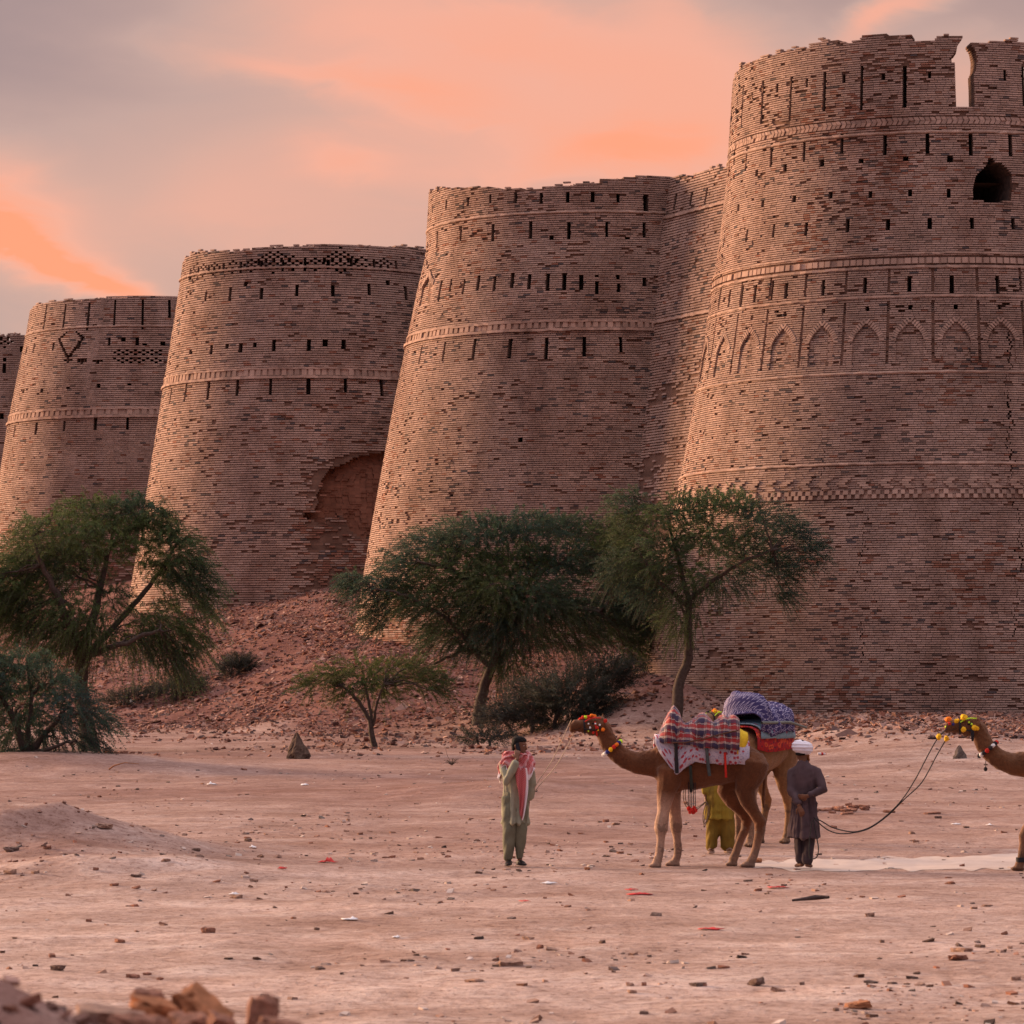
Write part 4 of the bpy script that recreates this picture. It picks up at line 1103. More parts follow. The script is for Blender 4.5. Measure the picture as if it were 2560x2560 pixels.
plant('thorn_tree', 'wide spreading thorn tree in the middle, before the second bastion', 'tree', 'thorn trees below the fort', 118,
      [[(1200, 1834, 17), (1199, 1770, 15), (1214, 1705, 13), (1235, 1650, 13), (1250, 1590, 12), (1262, 1520, 10)], [(1262, 1520, 8), (1330, 1445, 7, .3), (1420, 1395, 4, .5)], [(1258, 1540, 8), (1200, 1470, 7, -.4), (1120, 1420, 5, -.6), (1050, 1405, 3, -.8)],
       [(1250, 1590, 9), (1300, 1540, 8, -.5), (1400, 1510, 6, -.8), (1500, 1530, 4, -1)], [(1238, 1640, 6), (1160, 1622, 5, .3), (1085, 1660, 3, .3)], [(1225, 1670, 7), (1130, 1560, 5, -.4), (1020, 1490, 4, -.6), (930, 1470, 2, -.6)]],
      [(1100, 1365, 100, 42), (1195, 1335, 105, 42), (1310, 1325, 110, 40), (1420, 1325, 85, 38), (1020, 1425, 75, 50), (935, 1475, 55, 35), (880, 1458, 35, 32), (1150, 1430, 105, 60), (1280, 1410, 100, 60), (1400, 1410, 100, 60), (1495, 1400, 80, 60), (1010, 1495, 65, 45), (945, 1540, 45, 40),
       (1100, 1510, 95, 55), (1220, 1520, 85, 60), (1370, 1520, 105, 55), (1475, 1530, 85, 55), (1555, 1580, 65, 45), (1595, 1630, 45, 32), (1330, 1585, 65, 38), (1190, 1590, 55, 38), (1270, 1650, 55, 45), (1440, 1600, 70, 35), (1100, 1590, 60, 35), (1540, 1500, 75, 60), (1580, 1420, 70, 60), (1240, 1480, 90, 60, -1.2), (1340, 1490, 90, 55, -1.3), (1250, 1580, 60, 45, -1), (1560, 1480, 80, 60), (1610, 1550, 60, 50), (1520, 1350, 70, 45)],
      np.concatenate((GREEN, BLUEG)), .5, .66, (.075, .011), 1.15, 43, 18, .8, .2, None, .1)
plant('thorn_tree', 'leaning thorn tree with a flat crown against the nearest bastion', 'tree', 'thorn trees below the fort', 109.0,
      [[(1685, 1752, 14), (1700, 1702, 13), (1722, 1645, 12), (1722, 1570, 10), (1722, 1500, 9)], [(1722, 1500, 7), (1790, 1445, 6), (1855, 1405, 4, -.3), (1930, 1375, 2, -.4)], [(1722, 1500, 7), (1702, 1420, 6), (1682, 1350, 4), (1665, 1285, 2)], [(1722, 1520, 6), (1645, 1455, 5, -.3), (1590, 1370, 3, -.4)], [(1722, 1560, 4), (1690, 1480, 3, -.3)]],
      [(1700, 1280, 95, 38), (1800, 1265, 100, 34), (1895, 1300, 85, 38), (1975, 1340, 62, 36), (2028, 1385, 32, 34), (1600, 1330, 75, 50), (1650, 1390, 85, 52), (1760, 1345, 105, 50), (1860, 1375, 95, 48), (1945, 1420, 62, 42), (1620, 1470, 65, 45), (1720, 1445, 80, 45), (1815, 1445, 75, 36), (1955, 1478, 34, 26), (1575, 1262, 55, 34), (1700, 1540, 55, 50), (1560, 1420, 60, 50)],
      np.concatenate((BLUEG, GREEN, BLUEG)), .45, .62, (.07, .0105), 1.1, 44, 17, .7, .2)
plant('young_thorn_tree', 'small young thorn tree with two thin stems at the foot of the rubble', 'tree', 'thorn trees below the fort', 106,
      [[(938, 1840, 7), (925, 1800, 6), (896, 1752, 5), (860, 1718, 3)], [(930, 1812, 5), (922, 1755, 4, .2), (912, 1712, 3, .3)], [(932, 1815, 4), (943, 1755, 3, -.2), (960, 1712, 2, -.3)]],
      [(825, 1692, 65, 22), (900, 1680, 85, 26), (985, 1680, 75, 30), (1045, 1690, 55, 32), (772, 1712, 34, 16), (960, 1725, 60, 24), (865, 1730, 36, 14), (1085, 1715, 40, 30), (900, 1715, 60, 20)],
      YELG, .35, .6, (.075, .010), .9, 45, 18, .8, .1)
# scrub: stems and wiry greyish twigs
plant('scrub_bush', 'big dark wiry bush under the wide spreading tree', 'bush', 'dry bushes on the rubble', 113,
      [[(1330, 1838, 5), (1330, 1790, 4), (1300, 1740, 2)], [(1380, 1836, 5), (1400, 1770, 4), (1420, 1720, 2)], [(1290, 1840, 4), (1260, 1800, 2)], [(1420, 1836, 4), (1470, 1750, 2)]],
      [(1330, 1760, 95, 38), (1420, 1735, 85, 42), (1260, 1800, 60, 26), (1390, 1795, 105, 36), (1490, 1715, 55, 42), (1470, 1780, 60, 40), (1540, 1690, 45, 35)], GREYD, .12, .75, (.11, .012), 1.25, 46, 15, .7, .5, M_TWIG, 0, ('stems', 'twigs'))
plant('scrub_bush', 'low grey bush at the trunk of the wide spreading tree', 'bush', 'dry bushes on the rubble', 107,
      [[(1225, 1858, 3), (1225, 1842, 2)], [(1200, 1856, 3), (1190, 1842, 2)]], [(1235, 1846, 55, 13), (1195, 1848, 35, 12)], GREYD, .1, .4, (.09, .011), 1.6, 47, 12, .8, .5, M_TWIG, 0, ('stems', 'twigs'), False)
plant('scrub_bush', 'round grey bush alone high on the rubble slope', 'bush', 'dry bushes on the rubble', 0,
      [[(575, 1692, 3), (580, 1670, 2)], [(590, 1690, 3), (605, 1665, 2)]], [(578, 1672, 26, 16), (605, 1664, 32, 14)], GREYD, .05, .5, (.10, .011), 2.4, 48, 13, .8, .6, M_TWIG, 0, ('stems', 'twigs'), False)
plant('scrub_bush', 'long grey bush low on the slope right of the drooping tree', 'bush', 'dry bushes on the rubble', 0,
      [[(440, 1752, 3), (440, 1725, 2)], [(480, 1748, 3), (490, 1720, 2)]], [(425, 1728, 40, 16), (470, 1714, 42, 18)], GREYD, .05, .5, (.10, .011), 2.2, 49, 13, .8, .6, M_TWIG, 0, ('stems', 'twigs'), False)
plant('scrub_bush', 'flat dark bush beside the drooping tree trunk, a white rag in front', 'bush', 'dry bushes on the rubble', 0,
      [[(310, 1768, 3), (310, 1745, 2)], [(350, 1766, 3), (355, 1740, 2)]], [(300, 1750, 45, 13), (355, 1735, 42, 14)], GREYD, .05, .45, (.10, .011), 2.0, 50, 13, .8, .6, M_TWIG, 0, ('stems', 'twigs'), False)
# ------------------------------------------------------------------ brick rubble, pebbles and litter
M_BIT = attr_mat('broken brick', 1.0, 9.0, .75, 1.25, .5, 60)
def tone(rng, n):
    pal = np.array(((.36, .215, .155), (.30, .155, .105), (.26, .115, .075), (.42, .28, .22), (.22, .13, .10), (.13, .09, .08)))
    return pal[rng.integers(0, len(pal), n)] * rng.uniform(.75, 1.2, (n, 1))

def rubble():
    rng = np.random.default_rng(77)
    n = 130000
    X = rng.uniform(-26, 16, n); Y = rng.uniform(96, 175, n)
    d, p = fort_dist(X, Y); tr = np.interp(p, np.arange(len(TR)), TR); th = np.interp(p, np.arange(len(TH)), TH)
    dens = np.clip((10 + tr * 1.25 - d + (fbm(X / 3, Y / 3, 31, 3) - .5) * 6) / (tr * .6), 0, 1) * np.clip(th / 2.0, .12, 1)
    dens = np.maximum(dens, .8 * np.exp(-(((X - 5.0) / 3.6) ** 2 + ((Y - 114.0) / 6) ** 2)))
    dens *= .38 + .85 * sstep(.36, .58, fbm(X / 2.2, Y / 3.0, 63, 4))
    # a ragged fringe at the foot of the nearest wall and thrown out over the flat
    dens = np.maximum(dens, .75 * sstep(11.6, 10.2, d) * (X > 6)); dens = np.maximum(dens, .16 * sstep(34, 14, d) * (fbm(X / 2.5, Y / 4, 91, 3) > .5))
    ok = (rng.random(n) < dens) & (d > 3.0); X, Y = X[ok], Y[ok]; n = len(X)
    k = rng.random(n) ** 2.6 * (1 + 1.3 * (rng.random(n) < .03))
    size = np.stack((.035 + .10 * k, .025 + .06 * k, .010 + .018 * rng.random(n)), -1) * rng.uniform(.7, 1.2, (n, 1))
    rot = np.stack((rng.normal(0, .35, n), rng.normal(0, .4, n), rng.uniform(0, 6.28, n)), -1)
    m2 = 420; X2 = rng.normal(-1.5, .8, m2); Y2 = rng.normal(11.8, .9, m2); k2 = rng.random(m2) ** 3
    m3 = 160; X2 = np.concatenate((X2, rng.normal(-7.0, 1.6, m3))); Y2 = np.concatenate((Y2, rng.normal(48.0, 1.8, m3))); k2 = np.concatenate((k2, rng.random(m3) ** 3))
    s2 = np.stack((.007 + .030 * k2, .006 + .02 * k2, .003 + .011 * k2), -1)
    X = np.concatenate((X, X2)); Y = np.concatenate((Y, Y2)); size = np.concatenate((size, s2)); n = len(X)
    rot = np.concatenate((rot, np.stack((rng.normal(0, .35, m2 + m3), rng.normal(0, .4, m2 + m3), rng.uniform(0, 6.28, m2 + m3)), -1)))
    me = chunk_mesh('rubble', np.stack((X, Y, H(X, Y) + size[:, 2] * .5), -1), size, rot, rng, tone(rng, n) * np.array((.85, .78, .80)))
    tag(link('rubble', me, M_BIT), kind='stuff')
    # small stuff of the open plain
    n = 9000
    Y = 24 + 92 * rng.random(n) ** 1.25; X = rng.uniform(-.155, .155, n) * Y
    cl = fbm(X / 1.6, Y / 3.5, 55, 3); ok = rng.random(n) < .10 + .85 * sstep(.50, .68, cl); X, Y = X[ok], Y[ok]; n = len(X)
    k = rng.random(n) ** 3
    size = np.stack((.010 + .036 * k, .008 + .026 * k, .004 + .011 * k), -1)
    rot = np.stack((rng.normal(0, .2, n), rng.normal(0, .2, n), rng.uniform(0, 6.28, n)), -1)
    c = tone(rng, n); pale = rng.random(n) < .25; c[pale] = np.array((.55, .44, .38)) * rng.uniform(.8, 1.15, (pale.sum(), 1)); dk = rng.random(n) < .2; c[dk] *= .35
    tag(link('pebbles', chunk_mesh('pebbles', np.stack((X, Y, H(X, Y) + size[:, 2] * .4), -1), size, rot, rng, c), M_BIT), kind='stuff')
rubble()

def brick_bm(l, w, h, rng, rough=.10, chip=.25):
    """a worn brick: subdivided, edges rubbed and a corner or two broken away"""
    bm = bmesh.new(); bmesh.ops.create_cube(bm, size=1.0)
    bmesh.ops.subdivide_edges(bm, edges=bm.edges[:], cuts=3, use_grid_fill=True)
    cut = [Vector((rng.choice((-1, 1)) * .5, rng.choice((-1, 1)) * .5, rng.choice((-1, 1)) * .5)) for _ in range(2)]
    for v in bm.verts:
        for c in cut:
            d = (v.co - c).length
            if d < .42: v.co = v.co.lerp(Vector((0, 0, 0)), chip * (1 - d / .42))
        m = sorted((abs(a) for a in v.co), reverse=True)
        if m[1] > .48: v.co *= .95
        v.co += Vector(rng.normal(0, rough * .16, 3))
        v.co.x *= l; v.co.y *= w; v.co.z *= h
    bmesh.ops.recalc_face_normals(bm, faces=bm.faces[:])
    return bm

BRM = [simple('worn red brick', (.26, .125, .085), 1, .45, 26, .6), simple('worn tan brick', (.33, .205, .150), 1, .4, 26, .6), simple('dusty dark brick', (.16, .105, .085), 1, .4, 26, .6), simple('orange brick', (.34, .145, .070), 1, .4, 24, .6)]

def brick(u, v, wpx, hpx, mt, label, group='loose bricks on the plain', rot=None, name='broken_brick', seed=None, tilt=0):
    rng = np.random.default_rng(seed if seed is not None else int(u * 7 + v))
    q = on_ground(u, v, 9, 150); s = F / q.y
    l = wpx / s; h = max(hpx / s * .85, .025)
    o = link(name, None, None) if False else None
    bm = brick_bm(l, min(l * .55, .13) + .02, h, rng, .22, .5); me = bpy.data.meshes.new(name); bm.to_mesh(me); bm.free()
    o = link(name, me, BRM[mt]); o.location = (q.x, q.y, q.z + h * .38)
    o.rotation_euler = (rng.normal(0, .10), tilt + rng.normal(0, .10), rng.normal(0, .6) if rot is None else rot)
    return tag(o, label, 'brick', group)

brick(1888, 2158, 34, 15, 3, 'whole orange brick lying by the near hind hoof of the plaid camel', rot=.1)
brick(1000, 2353, 15, 9, 3, 'small brick below the left of the man with the phone') if False else None
SINGLE = [(520, 2333, 30, 18, 0, 'square red brick standing in the open left foreground'), (1468, 2175, 13, 9, 3, 'small orange brick bit just right of the man on the phone, below the camel'), (145, 2425, 32, 16, 2, 'dark broken brick at the left, above the near sand bank'), (332, 2445, 30, 12, 0, 'flat red brick just above the pile of bricks'),
          (2145, 2520, 62, 20, 3, 'long orange broken brick at the bottom right'), (1320, 2350, 26, 11, 1, 'pale brick alone below the tan camel legs'), (1275, 2415, 58, 18, 1, 'wide tan brick slab in the middle foreground'), (1890, 2463, 38, 22, 2, 'rounded grey stone in the centre foreground'), (1945, 2480, 34, 12, 1, 'pale flat brick right of the rounded grey stone'),
          (1185, 2455, 42, 10, 1, 'thin pale brick slab left of the centre foreground'), (800, 2425, 22, 10, 2, 'dark brick chip in the open middle left'), (2405, 2380, 52, 14, 1, 'long tan brick at the right among smaller bits'), (2395, 2400, 44, 14, 0, 'reddish crumbled brick lump under the long tan brick'), (2540, 2452, 24, 14, 1, 'half brick at the right edge of the picture'),
          (258, 2070, 42, 14, 1, 'brick slab on the top of the left sand bank'), (2375, 1882, 0, 0, 0, '')]
for u, v, a, b, m, l in SINGLE:
    if a: brick(u, v, a, b, m, l)
rg = np.random.default_rng(5)
LOOSE = [(620, 2104, 16, 10), (490, 2128, 18, 10), (118, 2122, 18, 10), (28, 2128, 36, 14), (25, 2185, 28, 14), (88, 2184, 18, 9), (415, 2155, 20, 9), (240, 2176, 12, 9), (340, 2192, 26, 7), (285, 2215, 26, 8), (340, 2222, 20, 8), (385, 2228, 14, 6), (590, 2246, 28, 10), (635, 2204, 18, 8), (222, 2304, 14, 9), (300, 2357, 30, 11), (130, 2393, 18, 10), (368, 2438, 18, 7), (400, 2450, 14, 6), (792, 2325, 10, 8),
         (1515, 2055, 14, 9), (1540, 2062, 18, 6), (1500, 2057, 12, 5), (1515, 2107, 10, 6), (1550, 2134, 16, 7), (1520, 2142, 9, 5), (1738, 2092, 9, 6), (1640, 2290, 25, 9), (1895, 2228, 18, 9), (1870, 2204, 22, 6), (1960, 2215, 12, 5), (1505, 2358, 14, 9), (1350, 2372, 14, 14), (1380, 2376, 30, 7), (2175, 2292, 22, 12), (2465, 2268, 26, 9), (2435, 2272, 16, 6), (2450, 2368, 22, 8), (2525, 2372, 12, 9), (2375, 2210, 22, 8),
         (2205, 2357, 10, 9), (2290, 2106, 16, 8), (2345, 2046, 18, 7), (2330, 2035, 40, 6), (2280, 2085, 14, 8), (2415, 2070, 14, 6), (2510, 2083, 14, 6), (2085, 2070, 12, 8), (1575, 2465, 16, 9), (1745, 2465, 36, 11), (1760, 2466, 12, 9), (2005, 2462, 12, 9), (2300, 2465, 26, 9), (1610, 2465, 12, 12), (1580, 2483, 20, 8), (1610, 2535, 20, 8), (2090, 2528, 12, 6), (900, 1890, 12, 5), (610, 1925, 14, 5), (1095, 1892, 10, 5)]
for i, (u, v, a, b) in enumerate(LOOSE):
    brick(u, v, a, b, int(rg.integers(0, 3)), 'small loose lump of broken brick lying on the open plain')

# bricks in a row by the drooping tree
for u, a, h in ((272, 22, 14), (292, 16, 7), (308, 22, 9), (330, 14, 6), (350, 10, 7)):
    brick(u, 1884, a, h, 0, 'broken brick in the row beside the drooping tree trunk', 'bricks beside the drooping tree')
# low heap of slabs behind the turbaned man's rope
for i in range(22):
    u = 2120 + rg.normal(0, 42); v = 2028 + rg.normal(0, 6)
    brick(u, v, 16 + 16 * rg.random(), 6 + 5 * rg.random(), 0, 'broken slab of the low brick heap behind the sagging rope', 'slabs of the low brick heap', seed=900 + i)
# foreground pile, close to the lens on its own mound
def pile(u, v, Y, l, w, h, rx, ry, rz, mt, label, seed):
    rng = np.random.default_rng(seed); bm = brick_bm(l, w, h, rng, .30, .6); me = bpy.data.meshes.new('broken_brick'); bm.to_mesh(me); bm.free()
    o = link('broken_brick', me, BRM[mt]); p = P(u, v + 14, Y); o.location = p; o.rotation_euler = (rx, ry, rz)
    return tag(o, label, 'brick', 'pile of bricks in the near corner')
pile(368, 2478, 12.6, .105, .10, .05, .1, .1, .2, 0, 'small rubbed brick at the top left of the near pile', 1)
pile(400, 2512, 12.0, .20, .12, .06, .1, .18, .15, 3, 'long orange brick lying across the near pile', 2)
pile(508, 2508, 11.8, .165, .13, .065, .2, .75, -.2, 3, 'orange brick tilted steeply on the near pile', 3)
pile(470, 2545, 11.6, .10, .10, .06, .3, -.2, .6, 0, 'broken brick in front of the steeply tilted brick', 4)
pile(555, 2552, 11.5, .08, .10, .06, .2, .3, .3, 0, 'dark stub of brick at the foot of the near pile', 5)
pile(655, 2530, 11.4, .095, .11, .13, .1, .15, .1, 0, 'upright square red brick right of the near pile', 6)
pile(280, 2535, 11.7, .22, .16, .07, .1, .1, .3, 1, 'broad dusty slab at the left of the near pile', 7)
pile(350, 2556, 11.3, .16, .12, .07, 0, .1, -.3, 0, 'half buried brick at the very bottom of the near pile', 8)
pile(695, 2556, 11.2, .12, .10, .05, 0, .2, -.3, 0, 'flat brick under the upright square brick', 9)

# eroded stubs, branch, sticks
def stub(u, v, wpx, hpx, name, label, cat, color, seed, lobes):
    q = on_ground(u, v, 60, 140); s = F / q.y; rng = np.random.default_rng(seed)
    V = []; Q = []; n, m = 28, 12
    for j in range(m):
        t = j / (m - 1)
        for k in range(n):
            a = 2 * math.pi * k / n
            r = (1 - t ** 1.5) ** .8 * .5 * wpx / s * (1 + .20 * math.cos(lobes * a + 1) * (1 - t) + .5 * (float(vnoise(a * 1.6, t * 4, seed)) - .5) + .14 * (rng.random() - .5)) + .012
            top = hpx / s * (t + .10 * math.sin(3 * a) * t)
            V.append((math.cos(a) * r + .05 * t * wpx / s * -1, math.sin(a) * r * .8, top - .04))
    Q = [(j * n + k, j * n + (k + 1) % n, (j + 1) * n + (k + 1) % n, (j + 1) * n + k) for j in range(m - 1) for k in range(n)]
    me = np_mesh(name, np.array(V), np.array(Q)); o = link(name, me, simple(name.replace('_', ' '), color, 1, .45, 18, .9)); o.location = q
    return tag(o, label, cat)
stub(745, 1897, 58, 64, 'tree_stump', 'dark brown pointed stump standing on the plain beyond the man on the phone', 'stump', (.10, .065, .048), 3, 5)
stub(2400, 1896, 34, 34, 'rock', 'grey brown pointed rock on the flat under the decked out camel head', 'rock', (.13, .10, .085), 4, 3)

def wire(name, pts, rad, mt, seg=5, parent=None, local=False):
    V, Q = tube_arrays(pts, rad, seg); return link(name, np_mesh(name, V, Q), mt, parent, smooth=True, local=local)
def gp(u, v, dz=.02):
    q = on_ground(u, v, 9, 150); return Vector((q.x, q.y, q.z + dz))
b0 = gp(272, 1926); s = F / b0.y
br = [b0, b0 + Vector((14, 0, 10)) / s, b0 + Vector((40, 0, 17)) / s, b0 + Vector((75, 0, 14)) / s]
tag(wire('fallen_branch', br, [.02, .018, .012, .006], BRM[3]), 'thin bent reddish branch lying on the sand right of the drooping tree', 'branch')
st = gp(1980, 2256); s = F / st.y
tag(wire('stick', [st, st + Vector((35, 0, 4)) / s, st + Vector((60, .1 * s, 6)) / s, st + Vector((92, 0, 8)) / s], [.012, .022, .03, .018], simple('charred stick', (.07, .05, .045), 1, .5, 20)), 'dark broken stick lying in the right foreground', 'stick')
tw = gp(1130, 1915); V = []
rr = np.random.default_rng(9); prts = []
for i in range(26):
    a = rr.uniform(0, 6.28); e = Vector((math.cos(a) * rr.uniform(.1, .24), math.sin(a) * .2, rr.uniform(.03, .18)))
    prts.append(tube_arrays([tw, tw + e * .6 + Vector((0, 0, .05)), tw + e], [.006, .005, .003], 4))
prts.append(tube_arrays([tw, tw + Vector((-.12, 0, .25)), tw + Vector((-.16, 0, .42))], [.006, .005, .003], 4))
v, q = join_arrays(prts); tag(link('dry_weed', np_mesh('dry_weed', v, q), M_TWIG), 'tuft of dry weed on the sand left of the man on the phone', 'weed')

# litter
M_WHITE = simple('dirty white plastic', (.72, .70, .70), .5, .1, 12); M_REDP = simple('red wrapper', (.50, .035, .03), .6, .3, 20)
def scrap(u, v, wpx, hpx, mt, name, label, cat, group=None, seed=0):
    rng = np.random.default_rng(seed + int(u)); q = on_ground(u, v, 9, 150); s = F / q.y; n, m = 7, 5; V = []
    for j in range(m):
        for k in range(n):
            x = (k / (n - 1) - .5) * wpx / s * (1 + rng.uniform(-.15, .15)); y = (j / (m - 1) - .5) * .16 * (1 + rng.uniform(-.3, .3))
            V.append((x, y, .012 + abs(rng.normal(0, .5)) * hpx / s * math.sin(math.pi * k / (n - 1)) * math.sin(math.pi * (j + .5) / m)))
    Q = [(j * n + k, j * n + k + 1, (j + 1) * n + k + 1, (j + 1) * n + k) for j in range(m - 1) for k in range(n - 1)]
    o = link(name, np_mesh(name, np.array(V), np.array(Q)), mt, None, True); o.location = q; o.rotation_euler = (0, 0, rng.normal(0, .3))
    md = o.modifiers.new('thick', 'SOLIDIFY'); md.thickness = .003
    return tag(o, label, cat, group)
for u, v, a, b, l in ((530, 1962, 24, 9, 'white plastic scrap on the sand nearest the drooping tree'), (762, 1964, 20, 7, 'white plastic scrap on the sand below the brown stump'), (632, 2120, 18, 6, 'white scrap beside the small dark brick on the left'), (875, 2300, 40, 6, 'torn white scrap with a red edge in the left middle'), (585, 2237, 22, 7, 'white scrap on the right flank of the sand bank'),
                      (1372, 2210, 26, 7, 'pale flat scrap alone below the camel fore hoof'), (2390, 2062, 24, 5, 'white scrap on the far right before the rope'), (2475, 2064, 18, 5, 'small white scrap near the right edge behind the rope'), (990, 2345, 18, 6, 'pale scrap in the open centre left'), (328, 1756, 10, 12, 'white rag in front of the flat dark bush'), (1255, 1700, 0, 0, '')):
    if a: scrap(u, v, a, b, M_WHITE, 'plastic_scrap', l, 'litter', 'white litter')
for u, v, a, b, l in ((820, 2157, 42, 12, 'bright red wrapper left of the man on the phone'), (1600, 2238, 60, 9, 'long red torn wrapper below the camel'), (1312, 2255, 24, 6, 'small red wrapper below the man on the phone'), (1775, 2325, 55, 10, 'red string like wrapper in the middle foreground'), (705, 2173, 16, 6, 'red scrap left of the bright red wrapper'), (1945, 2220, 45, 5, 'red strip behind the dark stick'), (1580, 2226, 28, 6, 'dark red scrap left of the long torn wrapper')):
    scrap(u, v, a, b, M_REDP, 'red_wrapper', l, 'litter', 'red litter')
# plastic bottle
q = on_ground(2055, 1888, 60, 140); s = F / q.y; ro = empty('plastic_bottle', (q.x, q.y, q.z + .035), .15)
tag(ro, 'clear plastic bottle with a red label lying at the foot of the nearest bastion', 'bottle')
def lathe(name, prof, mt, parent, n=14):
    V = [(x, r * math.cos(2 * math.pi * k / n), r * math.sin(2 * math.pi * k / n)) for x, r in prof for k in range(n)]
    Q = [(i * n + k, i * n + (k + 1) % n, (i + 1) * n + (k + 1) % n, (i + 1) * n + k) for i in range(len(prof) - 1) for k in range(n)]
    return link(name, np_mesh(name, np.array(V), np.array(Q)), mt, parent, True, True)
w = 22 / s
lathe('body', [(-.5 * w, .002), (-.5 * w, .034), (-.1 * w, .036), (.2 * w, .034), (.38 * w, .014), (.46 * w, .014)], simple('clear bottle plastic', (.70, .62, .62), .15, .05), ro)
lathe('label_band', [(-.12 * w, .0375), (.14 * w, .0375)], M_REDP, ro); lathe('cap', [(.45 * w, .002), (.45 * w, .017), (.5 * w, .017), (.5 * w, .002)], M_REDP, ro)
# ------------------------------------------------------------------ fused organic bodies
class Body:
    """closed lofts that are fused into one continuous skin by a voxel remesh"""
    def __init__(t): t.bm = bmesh.new()
    def loft(t, secs, seg=16):
        """secs: (centre, axis a, axis b) - ellipse rings"""
        bm = t.bm; rings = []
        for c, a, b in secs:
            rings.append([bm.verts.new(Vector(c) + Vector(a) * math.cos(2 * math.pi * k / seg) + Vector(b) * math.sin(2 * math.pi * k / seg)) for k in range(seg)])
        for r0, r1 in zip(rings, rings[1:]):
            for k in range(seg): bm.faces.new((r0[k], r0[(k + 1) % seg], r1[(k + 1) % seg], r1[k]))
        bm.faces.new(rings[0][::-1]); bm.faces.new(rings[-1])
    def limb(t, pts, rad, side=(0, 1, 0), flat=1.0, seg=12):
        """tapered limb through pts; flat scales the radius along side"""
        pts = [Vector(p) for p in pts]; n = len(pts); secs = []
        if not isinstance(flat, (list, tuple)): flat = [flat] * n
        s0 = Vector(side)
        def sec(c, tn, r, f):
            s = s0 - tn * s0.dot(tn)
            if s.length < .05: s = Vector((1, 0, 0)) - tn * tn.x
            s.normalize(); m = tn.cross(s); return (c, s * r * f, m * r)
        for i, p in enumerate(pts):
            tn = (pts[min(i + 1, n - 1)] - pts[max(i - 1, 0)]).normalized()
            if i == 0: secs.append(sec(p - tn * rad[0] * .55, tn, rad[0] * .55, flat[0]))
            secs.append(sec(p, tn, rad[i], flat[i]))
            if i == n - 1: secs.append(sec(p + tn * rad[i] * .55, tn, rad[i] * .55, flat[i]))
        t.loft(secs, seg)
    def blob(t, c, r, rot=None):
        m = Matrix.Translation(c) @ (Euler(rot).to_matrix().to_4x4() if rot else Matrix()) @ Matrix.Diagonal((*r, 1))
        bmesh.ops.create_icosphere(t.bm, subdivisions=2, radius=1.0, matrix=m)
    def fuse(t, name, voxel=.012, smooth=4, displace=None, fac=.5):
        bmesh.ops.recalc_face_normals(t.bm, faces=t.bm.faces[:])
        me = bpy.data.meshes.new('tmp'); t.bm.to_mesh(me); t.bm.free()
        ob = bpy.data.objects.new('tmp', me); COL.objects.link(ob)
        m = ob.modifiers.new('r', 'REMESH'); m.mode = 'VOXEL'; m.voxel_size = voxel; m.adaptivity = 0
        if smooth: s = ob.modifiers.new('s', 'SMOOTH'); s.iterations = smooth; s.factor = fac
        dg = bpy.context.evaluated_depsgraph_get(); dg.update()
        out = bpy.data.meshes.new_from_object(ob.evaluated_get(dg)); out.name = name
        bpy.data.objects.remove(ob); bpy.data.meshes.remove(me)
        if displace:
            n = len(out.vertices); co = np.empty(n * 3, np.float32); out.vertices.foreach_get('co', co); co = co.reshape(-1, 3)
            no = np.empty(n * 3, np.float32); out.vertex_normals.foreach_get('vector', no); no = no.reshape(-1, 3)
            co = co + no * displace(co)[:, None]; out.vertices.foreach_set('co', co.astype(np.float32).ravel()); out.update()
        return out

def ico(name, c, r, mt, parent, sub=2, jit=0.0, seed=0):
    bm = bmesh.new(); bmesh.ops.create_icosphere(bm, subdivisions=sub, radius=1.0)
    rng = random.Random(seed)
    for v in bm.verts:
        v.co *= 1 + jit * (rng.random() - .5); v.co = Vector((v.co.x * r[0], v.co.y * r[1], v.co.z * r[2])) + Vector(c)
    me = bpy.data.meshes.new(name); bm.to_mesh(me); bm.free()
    return link(name, me, mt, parent, jit == 0, True)

CS = 190.0
def cp(u, v, y=0.0): return Vector(((u - 1760) / CS, y, (2146 - v) / CS))

